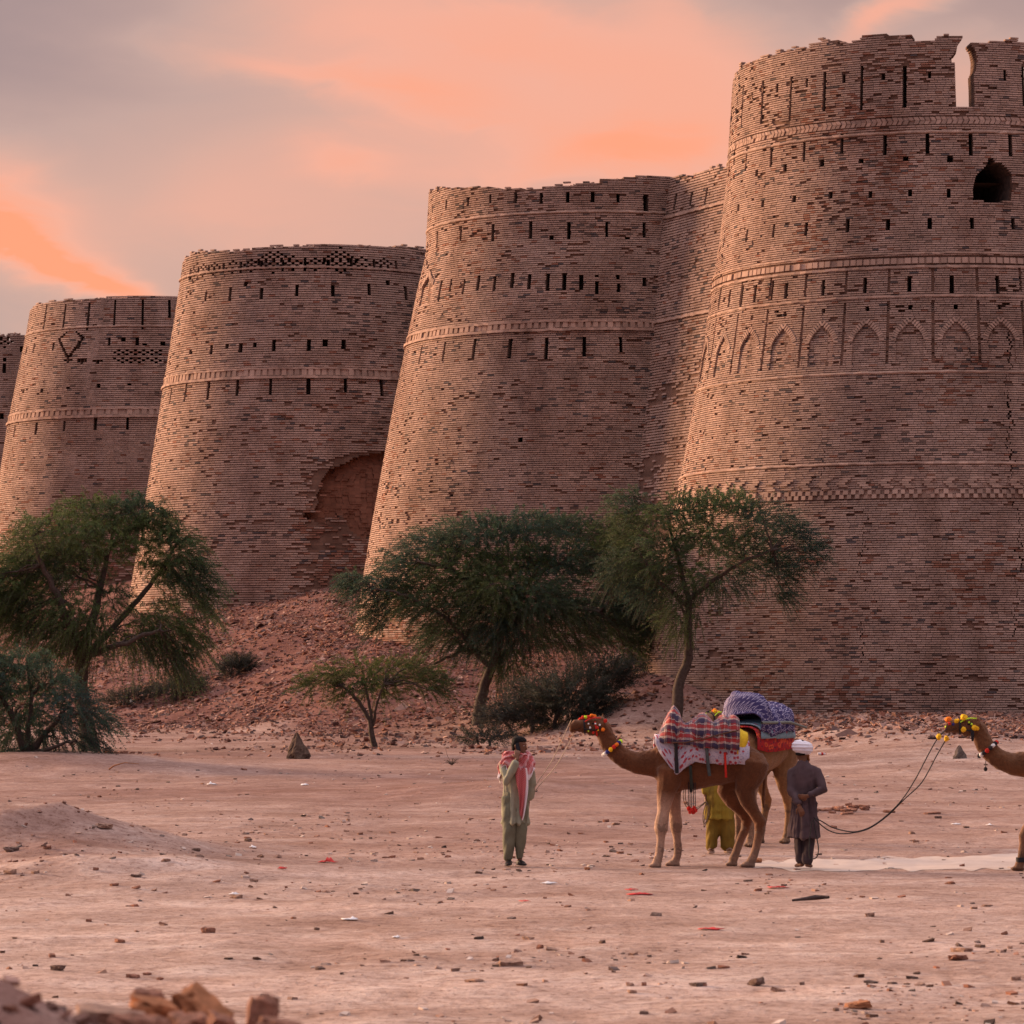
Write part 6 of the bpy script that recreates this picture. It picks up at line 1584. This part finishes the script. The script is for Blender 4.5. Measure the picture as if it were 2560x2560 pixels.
def head(B, c, yaw, tilt=0.0, s=1.0):
    """skull, jaw, nose, brow, lips and ears; the face looks along -y turned by yaw"""
    M = Matrix.Translation(c) @ Matrix.Rotation(yaw, 4, 'Z') @ Matrix.Rotation(tilt, 4, 'X')
    def T(x, y, z): return M @ Vector((x * s, y * s, z * s))
    r3 = M.to_3x3()
    ax = r3 @ Vector((1, 0, 0)); ay = r3 @ Vector((0, 1, 0))
    for z, y, rx, ry in (): pass
    rows = ((-.118, -.055, .022, .020), (-.105, -.052, .042, .042), (-.080, -.035, .058, .066), (-.045, -.012, .067, .086), (0, 0, .073, .096), (.040, .002, .076, .098), (.075, .006, .068, .086), (.100, .010, .048, .060), (.112, .012, .020, .026))
    B.loft([(T(0, y, z), ax * rx * s, ay * ry * s) for z, y, rx, ry in rows], 18)
    B.limb([T(0, -.094, .018), T(0, -.104, -.008), T(0, -.114, -.028), T(0, -.098, -.036)], [.009, .011, .014, .010], ax, 1, 8)
    B.limb([T(-.045, -.082, .030), T(0, -.094, .030), T(.045, -.082, .030)], [.010, .011, .010], (0, 0, 1), 1, 8)
    B.limb([T(-.022, -.086, -.060), T(0, -.095, -.060), T(.022, -.086, -.060)], [.008, .011, .008], (0, 0, 1), 1, 8)
    for sg in (-1, 1): B.limb([T(sg * .074, .012, .022), T(sg * .080, .014, 0), T(sg * .074, .008, -.026)], [.014, .016, .010], ay, .9, 8)
    return M

def skin_mat(name, c): return simple(name, c, .6, .12, 30)

def person(label, loc, rz, J, mats, hem, hw, trouser, yaw=0.0, tilt=0.0, seed=1, foot='shoe', shirt='kurta'):
    """J holds the joints in metres, person standing on z = 0"""
    ro = empty('person', loc, rz); tag(ro, label, 'person')
    B = Body(); hd = Vector(J['head']); nk = Vector(J['neck']); ch = Vector(J['chest'])
    Mh = head(B, hd, yaw, tilt)
    B.limb([nk + Vector((0, .02, -.06)), nk, hd + Vector((0, .015, -.06))], [.075, .056, .054], (1, 0, 0), 1, 14)
    q0 = nk.z / 1.445
    B.loft([E((0, 0, .84), .125, .09), E((0, 0, .95), .130, .09), E((ch.x * .5, 0, 1.08 * q0), .120, .085), E((ch.x, 0, 1.20 * q0), .135, .088), E((ch.x, 0, 1.28 * q0), .130, .075), E((ch.x, .01, 1.37 * q0), .09, .06)], 18)
    for sd, t in (('R', -1), ('L', 1)):
        s, e, w = (Vector(J[k + sd]) for k in ('sh', 'el', 'wr'))
        B.limb([s, s.lerp(e, .5), e, e.lerp(w, .45), w], [.038, .040, .036, .035, .025], (0, 1, 0), 1, 10)
        hdir, hn = J['hand' + sd]; hand(B, w, hdir, hn, J.get('th' + sd, t), J.get('curl', .4))
        hp, kn, an = (Vector(J[k + sd]) for k in ('hip', 'kn', 'an'))
        B.limb([hp, hp.lerp(kn, .5), kn, kn.lerp(an, .35), an], [.080, .070, .052, .050, .034], (1, 0, 0), 1, 10)
        fd = Vector(J['ft' + sd]).normalized()
        B.limb([an - fd * .035 + Vector((0, 0, -.035)), an + fd * .05 + Vector((0, 0, -.040)), an + fd * .125 + Vector((0, 0, -.055)), an + fd * .165 + Vector((0, 0, -.06))], [.033, .036, .028, .015], (0, 0, 1), .85, 10)
    link('body', B.fuse('body', .0068, 2), mats['skin'], ro, True, True)
    # eyes
    for sg in (-1, 1):
        ew = simple('eye white', (.55, .5, .45), .3, .05) if 'eye white' not in bpy.data.materials else bpy.data.materials['eye white']
        ico('eye', Mh @ Vector((sg * .031, -.083, .010)), (.013, .009, .008), ew, ro)
        dk = bpy.data.materials.get('dark iris') or simple('dark iris', (.015, .01, .008), .3, .1)
        ico('pupil', Mh @ Vector((sg * .031, -.0905, .010)), (.006, .004, .006), dk, ro, 1)
    # shirt: tunic with sleeves
    B = Body(); T = [E((0, 0, z), rx, ry) for z, rx, ry in hem]
    q = nk.z / 1.445
    B.loft(T + [E((ch.x * .6, 0, 1.02 * q), .165 * hw, .125), E((ch.x, 0, 1.18 * q), .185 * hw, .13), E((ch.x, .005, 1.30 * q), .190 * hw, .118), E((ch.x, .01, 1.37 * q), .155 * hw, .100), E((ch.x, .015, 1.41 * q), .105, .088), E((nk.x, .015, nk.z + .005), .076, .074), E((nk.x, .015, nk.z + .03), .066, .064)], 22)
    for sd in 'RL':
        s, e, w = (Vector(J[k + sd]) for k in ('sh', 'el', 'wr'))
        c = e.lerp(w, .86); B.limb([s.lerp(Vector((ch.x, 0, s.z)), .45) + Vector((0, 0, .0)), s + Vector((0, 0, -.030)), s.lerp(e, .5), e, e.lerp(w, .45), c], [.064, .066, .062, .060, .056, .050], (0, 1, 0), 1, 12)
    link(shirt, B.fuse(shirt, .0105, 3, fold(.050, 3.0, seed, 1.45)), mats['shirt'], ro, True, True)
    B = Body()
    B.loft([E((0, 0, .72), .145, .115), E((0, 0, .88), .150, .115), E((0, 0, .98), .14, .11)], 20)
    for sd in 'RL':
        hp, kn, an = (Vector(J[k + sd]) for k in ('hip', 'kn', 'an')); r = trouser
        B.limb([hp + Vector((0, 0, -.02)), hp.lerp(kn, .55), kn, kn.lerp(an, .5), an + Vector((0, 0, .015))], [r[0], r[1], r[2], r[3], r[4]], (1, 0, 0), 1, 14)
    def tf(co):
        n = vnoise(co[:, 0] * 16 + co[:, 1] * 5, co[:, 2] * 2.2, seed + 11) - .5; n2 = vnoise(co[:, 0] * 30, co[:, 2] * 14 + co[:, 1] * 20, seed + 12) - .5
        return n * .044 + n2 * .016
    link('trousers', B.fuse('trousers', .0105, 3, tf), mats['trousers'], ro, True, True)
    if foot:
        for sd in 'RL':
            an = Vector(J['an' + sd]); fd = Vector(J['ft' + sd]).normalized(); B = Body()
            B.limb([an - fd * .045 + Vector((0, 0, -.062)), an + fd * .05 + Vector((0, 0, -.062)), an + fd * .15 + Vector((0, 0, -.062)), an + fd * .18 + Vector((0, 0, -.060))], [.040, .047, .042, .018], (0, 0, 1), .42, 12)
            if foot == 'shoe': B.limb([an - fd * .03 + Vector((0, 0, -.04)), an + fd * .04 + Vector((0, 0, -.038)), an + fd * .13 + Vector((0, 0, -.052))], [.042, .043, .034], (0, 0, 1), .8, 12)
            else: B.limb([an + fd * .07 + Vector((-.04, 0, -.03)), an + fd * .08 + Vector((0, 0, -.004)), an + fd * .07 + Vector((.04, 0, -.03))], [.012, .014, .012], (0, 1, 0), 1.8, 8)
            link(foot, B.fuse(foot, .008, 2), mats['shoe'], ro, True, True)
    return ro, Mh

def cap_hair(ro, Mh, mt, name='hair', low=-.02, back=.10):
    B = Body(); T = lambda x, y, z: Mh @ Vector((x, y, z)); r3 = Mh.to_3x3(); ax = r3 @ Vector((1, 0, 0)); ay = r3 @ Vector((0, 1, 0))
    B.loft([(T(0, .060, -.060), ax * .044, ay * .032), (T(0, .050, -.03), ax * .070, ay * .048), (T(0, .044, .012), ax * .080, ay * .060), (T(0, .024, .042), ax * .083, ay * .080), (T(0, .006, .066), ax * .084, ay * .104), (T(0, .006, .092), ax * .076, ay * .098), (T(0, .010, .116), ax * .056, ay * .074), (T(0, .012, .127), ax * .028, ay * .036)], 20)
    def rough(co): return (vnoise(co[:, 0] * 60, co[:, 2] * 60 + co[:, 1] * 50, 3) - .5) * .010
    return link(name, B.fuse(name, .0075, 1, rough), mt, ro, True, True)

# ================================================================== the man on the phone
M_SK = skin_mat('brown skin', (.155, .070, .040)); M_HAIR = simple('black hair', (.008, .007, .007), .9, .3, 60)
sage = simple('sage green cotton', (.275, .275, .205), .95, .16, 6)
qb = P(1287, 2166, 47.4); LB1 = (qb.x, 47.4, Hs(qb.x, 47.4))
J1 = dict(head=(.055, -.015, 1.580), neck=(.03, .0, 1.445), chest=(.012, 0, 1.25), shR=(-.160, 0, 1.360), elR=(-.150, -.150, 1.105), wrR=(-.012, -.215, 1.415), shL=(.185, .005, 1.370), elL=(.225, .05, 1.10), wrL=(.205, .085, .875),
          handR=((.10, .42, .95), (.25, .95, -.2)), thR=1, handL=((-.05, .10, -1), (-.9, 0, 0)), hipR=(-.080, 0, .93), knR=(-.078, -.02, .50), anR=(-.072, .03, .095), hipL=(.082, 0, .93), knL=(.080, -.02, .50), anL=(.070, .02, .095), ftR=(-.35, -1, 0), ftL=(.2, -1, 0), curl=.55)
BOY, Mh = person('young man in sage green tunic and red checked scarf, phone at his ear', LB1, R(12), J1, dict(skin=M_SK, shirt=sage, trousers=simple('dull green cotton', (.165, .165, .115), .95, .2, 6), shoe=simple('dark leather shoes', (.022, .016, .014), .5, .3, 20)),
                 [(.560, .182, .148), (.64, .170, .138), (.74, .165, .134), (.88, .162, .128)], .98, (.092, .084, .074, .068, .060), R(52), R(4), 3, 'shoe')
cap_hair(BOY, Mh, M_HAIR)
# scarf: wound round the shoulders, one end down the front
def scarf_mat():
    m, nt, b = mat('red and white checked scarf'); uv, x, y = uvsep(nt)
    f = lambda v, p: mth(nt, 'LESS_THAN', mth(nt, 'FRACT', mth(nt, 'MULTIPLY', v, p)), .45)
    k = mth(nt, 'ABSOLUTE', mth(nt, 'SUBTRACT', f(x, 34), f(y, 34))); n = noise(nt, 5, 4, .6, uv)
    c = mixc(nt, (.40, .045, .05), (.60, .30, .30), mth(nt, 'MULTIPLY', k, .7)); c = mixc(nt, c, (.48, .09, .09), mth(nt, 'MULTIPLY', n, .6))
    e = nt.nodes.new('ShaderNodeAttribute'); e.attribute_name = 'edge'
    c = mixc(nt, c, (.78, .72, .76), e.outputs['Fac']); nt.links.new(c, b.inputs['Base Color']); b.inputs['Roughness'].default_value = .95
    return m
M_SCARF = scarf_mat()
def sheet(name, V, UV, edge, n, m, mt, parent, thick=.008):
    Q = np.array([(j * n + k, j * n + k + 1, (j + 1) * n + k + 1, (j + 1) * n + k) for j in range(m - 1) for k in range(n - 1)])
    me = np_mesh(name, np.array(V), Q); uv = me.uv_layers.new(name='UVMap'); li = np.empty(len(me.loops), np.int32); me.loops.foreach_get('vertex_index', li); uv.data.foreach_set('uv', np.array(UV, np.float32)[li].ravel())
    a = me.attributes.new('edge', 'FLOAT', 'POINT'); a.data.foreach_set('value', np.array(edge, np.float32))
    o = link(name, me, mt, parent, True, True); md = o.modifiers.new('thick', 'SOLIDIFY'); md.thickness = thick; md.offset = 0
    s = o.modifiers.new('smooth', 'SUBSURF'); s.levels = 1; s.render_levels = 1
    return o
V = []; UV = []; ED = []; n, m = 97, 30
for j in range(m):
    t = j / (m - 1)
    for k in range(n):
        a = 2 * math.pi * k / (n - 1); ca, sa = math.cos(a), math.sin(a)
        hemz = 1.215 + .02 * math.cos(a) + .035 * math.sin(a * 2 + .4) + (-.06 if sa > .2 else 0) * sa
        w = float(vnoise(a * 2.6, t * 2.2 + 1, 5)) - .5; w2 = float(vnoise(a * 6 + t * 5, t * 4, 8)) - .5
        rx = .080 + (.240 - .080) * (math.sin(t * math.pi / 2) ** .75) + .045 * w2; ry = .080 + (.150 - .080) * (math.sin(t * math.pi / 2) ** .8) + .055 * w
        z = 1.500 + (hemz - 1.500) * (t ** 1.7) + .022 * math.sin(9 * a + 6 * t) * t - .040 * w2
        cr = .016 * math.sin(7 * a + 16 * t + 3 * w) * min(1, t * 4) + .010 * math.sin(15 * a - 9 * t + 4 * w2) * min(1, t * 3); roll = .030 * math.exp(-((t - .16) / .10) ** 2) * (1 + .5 * math.sin(3 * a))
        rx += cr + roll; ry += cr + roll; z += .018 * math.exp(-((t - .14) / .08) ** 2) * math.sin(2 * a + 1) + (.05 * math.sin(3 * a + 2.2) + .03 * math.sin(7 * a)) * t ** 3
        V.append((.025 + rx * ca, .005 + ry * sa - .015 * (1 - t), z)); UV.append((a * .25, t * .35)); ED.append(1.0 if j >= m - 3 else max(0.0, .55 * (math.sin(7 * a + 16 * t + 3 * w) - .35)))
sheet('scarf', V, UV, ED, n, m, M_SCARF, BOY)
V = []; UV = []; ED = []; n, m = 9, 18
for j in range(m):
    t = j / (m - 1); hwid = .070 * (1 - t) ** .5 * (1 + .22 * math.sin(6 * t)) + .012
    for k in range(n):
        x = (k / (n - 1) - .5) * 2; dz = .04 * x * t
        V.append((.05 + .035 * math.sin(2.2 * t) - .03 * t + x * hwid, -.172 + .03 * math.cos(x * 6 + t * 5) - .012 * math.sin(math.pi * t), 1.30 - .66 * t - dz)); UV.append((x * .1, t * .7)); ED.append(1.0 if k >= n - 2 else 0.0)
sheet('scarf_end', V, UV, ED, n, m, M_SCARF, BOY)
# the phone
pw = LB1; ph = bpy.data.meshes.new('mobile_phone'); bm = bmesh.new(); bmesh.ops.create_cube(bm, size=1, matrix=Matrix.Diagonal((.014, .052, .125, 1))); bmesh.ops.bevel(bm, geom=bm.edges[:], offset=.004, segments=2, affect='EDGES'); bm.to_mesh(ph); bm.free()
o = link('mobile_phone', ph, simple('black phone', (.02, .02, .024), .25, .1)); mm = Matrix.Translation(LB1) @ Matrix.Rotation(R(12), 4, 'Z') @ Mh @ Matrix.Translation((-.094, -.03, -.015)) @ Euler((R(-22), R(6), 0)).to_matrix().to_4x4()
o.matrix_world = mm; tag(o, 'black mobile phone held to the ear of the young man with the scarf', 'phone')

# ================================================================== the turbaned man, seen from behind
M_SK2 = skin_mat('weathered skin', (.17, .075, .042)); dusk = simple('dusky purple cotton', (.080, .052, .058), .95, .25, 5)
qe = P(2010, 2172, 46.8); LE = (qe.x, 46.8, Hs(qe.x, 46.8))
J2 = dict(head=(.02, -.035, 1.515), neck=(.01, -.01, 1.375), chest=(.0, .0, 1.19), shR=(-.170, .0, 1.285), elR=(-.262, .085, 1.035), wrR=(-.085, .185, .955), shL=(.160, .0, 1.285), elL=(.150, .10, 1.02), wrL=(.030, .195, .83),
          handR=((.95, .05, -.15), (0, -.9, .3)), thR=1, handL=((-.42, .12, -1), (.2, -.9, 0)), thL=-1, hipR=(-.075, 0, .88), knR=(-.070, -.02, .48), anR=(-.055, .03, .095), hipL=(.075, 0, .88), knL=(.070, -.05, .48), anL=(.045, -.04, .095), ftR=(-.15, -1, 0), ftL=(.75, -1, 0), curl=.6)
ELD, Me = person('man in a white turban and dusky purple tunic seen from behind, hands behind his back', LE, R(166), J2, dict(skin=M_SK2, shirt=dusk, trousers=simple('dark plum trousers', (.052, .036, .042), .95, .25, 6), shoe=M_SK2),
                 [(.405, .222, .180), (.52, .205, .165), (.70, .180, .145), (.86, .165, .130)], .94, (.094, .088, .080, .076, .068), R(-14), R(8), 9, None)
# turban: wound bands
V = []; n, m = 48, 30
for j in range(m):
    t = j / (m - 1); ph_ = -.42 * math.pi + .92 * math.pi * t
    for k in range(n):
        a = 2 * math.pi * k / n
        rid = .010 * abs(math.sin((t * 5.5 + .28 * math.sin(a + .8)) * math.pi)) + .006 * (float(vnoise(a * 3, t * 9, 4)) - .5)
        r = .128 * math.cos(ph_) ** .62 + rid if math.cos(ph_) > 0 else .02
        V.append(Me @ Vector((r * 1.02 * math.cos(a), .008 + r * 1.08 * math.sin(a), .062 + .088 * math.sin(ph_) + .014 * math.cos(a + .5))))
Q = [(j * n + k, j * n + (k + 1) % n, (j + 1) * n + (k + 1) % n, (j + 1) * n + k) for j in range(m - 1) for k in range(n)]
tb = link('turban', np_mesh('turban', np.array([tuple(v) for v in V]), np.array(Q)), simple('white muslin', (.74, .71, .78), .95, .06, 14), ELD, True, True)
B = Body(); B.limb([Me @ Vector((0, -.088, -.075)), Me @ Vector((0, -.10, -.12)), Me @ Vector((0, -.09, -.175))], [.058, .050, .018], (1, 0, 0), 1, 12)
for sg in (-1, 1): B.limb([Me @ Vector((sg * .066, -.02, -.02)), Me @ Vector((sg * .064, -.045, -.07)), Me @ Vector((sg * .04, -.08, -.11))], [.020, .024, .03], (1, 0, 0), 1, 8)
link('beard', B.fuse('beard', .008, 1, lambda co: (vnoise(co[:, 0] * 70, co[:, 2] * 70, 5) - .5) * .016), simple('henna beard', (.20, .075, .03), .9, .35, 60), ELD, True, True)
B = Body(); B.limb([Me @ Vector((-.055, .06, -.03)), Me @ Vector((0, .088, -.035)), Me @ Vector((.055, .06, -.03))], [.022, .026, .022], (0, 0, 1), 1, 10)
link('hair', B.fuse('hair', .008, 1), M_HAIR, ELD, True, True)

# ================================================================== the man in mustard behind the camel
must = simple('mustard cotton', (.235, .165, .022), .95, .18, 6)
qm = P(1798, 2133, 50.2); LM = (qm.x, 50.2, Hs(qm.x, 50.2))
J3 = dict(head=(0, -.01, 1.53), neck=(0, 0, 1.40), chest=(0, 0, 1.21), shR=(-.175, 0, 1.33), elR=(-.215, .02, 1.06), wrR=(-.195, -.03, .815), shL=(.175, 0, 1.33), elL=(.21, .02, 1.06), wrL=(.20, -.02, .815),
          handR=((.02, -.10, -1), (.9, 0, 0)), handL=((0, -.05, -1), (-.9, 0, 0)), hipR=(-.085, 0, .90), knR=(-.09, -.01, .48), anR=(-.10, .02, .095), hipL=(.085, 0, .90), knL=(.10, -.01, .48), anL=(.115, .02, .095), ftR=(-.3, -1, 0), ftL=(.35, -1, 0), curl=.7)
MUS, Mm = person('man in mustard tunic and trousers standing behind the plaid camel, holding a coiled rope', LM, R(4), J3, dict(skin=M_SK, shirt=must, trousers=simple('dark mustard trousers', (.175, .115, .020), .95, .25, 6), shoe=simple('pale sandals', (.30, .20, .15), .8, .2, 20)),
                 [(.485, .215, .16), (.62, .205, .155), (.80, .195, .145)], .98, (.108, .106, .100, .094, .086), 0, 0, 15, 'sandal')
cap_hair(MUS, Mm, M_HAIR)

# ================================================================== ropes
def smooth_rope(name, pts, r, mt, n=8, seg=6):
    P_ = [Vector(p) for p in pts]; out = []
    for i in range(len(P_) - 1):
        p0, p1, p2, p3 = P_[max(i - 1, 0)], P_[i], P_[i + 1], P_[min(i + 2, len(P_) - 1)]
        for k in range(n):
            t = k / n; out.append(.5 * ((2 * p1) + (p2 - p0) * t + (2 * p0 - 5 * p1 + 4 * p2 - p3) * t * t + (3 * p1 - p0 - 3 * p2 + p3) * t ** 3))
    out.append(P_[-1]); return tube_arrays(out, [r] * len(out), seg)
Y0 = 47.4
a1 = smooth_rope('r', [P(1428, 1800, Y0 - .05), P(1405, 1850, Y0 - .02), P(1378, 1905, Y0), P(1345, 1955, Y0 + .03), P(1326, 1990, Y0 + .09)], .006, None)
a2 = smooth_rope('r', [P(1440, 1812, Y0 + .05), P(1424, 1855, Y0 + .05), P(1390, 1915, Y0 + .05), P(1352, 1960, Y0 + .06), P(1327, 1992, Y0 + .10)], .006, None)
v, q = join_arrays([a1, a2]); tag(link('lead_rope', np_mesh('lead_rope', v, q), C_ROPE, None, True), 'pale lead rope slanting from the muzzle to the young man with the phone', 'rope')
Y1 = 46.75
main = [P(2034, 2044, Y1 - .2), P(2052, 2052, Y1 - .12), P(2080, 2068, Y1), P(2112, 2077, Y1), P(2140, 2079, Y1), P(2175, 2068, Y1), P(2215, 2040, Y1), P(2256, 1998, Y1 - .1)]
r1 = smooth_rope('r', main + [P(2290, 1945, Y1 - .15), P(2322, 1884, Y1 - .2), P(2345, 1845, Y1 - .22), P(2371, 1818, Y1 - .2)], .0075, None)
main2 = [P(2036, 2046, Y1 - .2), P(2050, 2060, Y1 - .12), P(2072, 2076, Y1), P(2100, 2084, Y1), P(2138, 2081, Y1), P(2175, 2070, Y1), P(2218, 2040, Y1), P(2262, 1997, Y1 - .1)]
r2 = smooth_rope('r', main2 + [P(2305, 1955, Y1 - .05), P(2340, 1892, Y1), P(2364, 1850, Y1), P(2380, 1822, Y1)], .0075, None)
lp = smooth_rope('r', [P(2034, 2048, Y1 - .2), P(2040, 2085, Y1 - .2), P(2046, 2120, Y1 - .2), P(2043, 2140, Y1 - .2), P(2034, 2147, Y1 - .2), P(2024, 2142, Y1 - .2), P(2024, 2100, Y1 - .2), P(2030, 2052, Y1 - .2)], .0075, None)
rp = empty('lead_rope', LE); tag(rp, 'dark lead rope sagging from the turbaned man to the camel at the right edge', 'rope')
v, q = join_arrays([r1, r2, lp]); link('cord', np_mesh('cord', v, q), C_CORD, rp, True)
for i, (u, vv, yy) in enumerate(((2347, 1842, -.22), (2366, 1847, 0))):
    o = ico('pompom', P(u, vv, Y1 + yy), (.032, .03, .042), C_YEL, None, 2, .35, i); o.parent = rp; o.matrix_parent_inverse = rp.matrix_basis.inverted()
Y2 = 50.15
c1 = smooth_rope('r', [P(1714, 1950, 48.6), P(1708, 1985, 48.8), P(1712, 2010, 49.2), P(1726, 2026, 49.6), P(1744, 2022, 49.9), P(1764, 2006, Y2)], .006, None)
c2 = smooth_rope('r', [P(1718, 1950, 48.6), P(1713, 1985, 48.8), P(1717, 2008, 49.2), P(1730, 2020, 49.6), P(1746, 2017, 49.9), P(1764, 2004, Y2)], .006, None)
c3 = smooth_rope('r', [P(1766, 2004, Y2 - .05), P(1758, 2035, Y2 - .06), P(1759, 2058, Y2 - .06), P(1766, 2052, Y2 - .05), P(1770, 2025, Y2 - .05), P(1767, 2006, Y2 - .05)], .006, None)
c4 = smooth_rope('r', [P(1767, 2004, Y2 - .08), P(1762, 2040, Y2 - .08), P(1760, 2068, Y2 - .08), P(1770, 2045, Y2 - .08), P(1773, 2020, Y2 - .08), P(1768, 2006, Y2 - .08)], .006, None)
v, q = join_arrays([c1, c2, c3, c4]); tag(link('coiled_rope', np_mesh('coiled_rope', v, q), simple('brown grey rope', (.12, .085, .06), .95, .3, 60), None, True), 'thin coiled rope hanging from the hand of the man in mustard', 'rope')
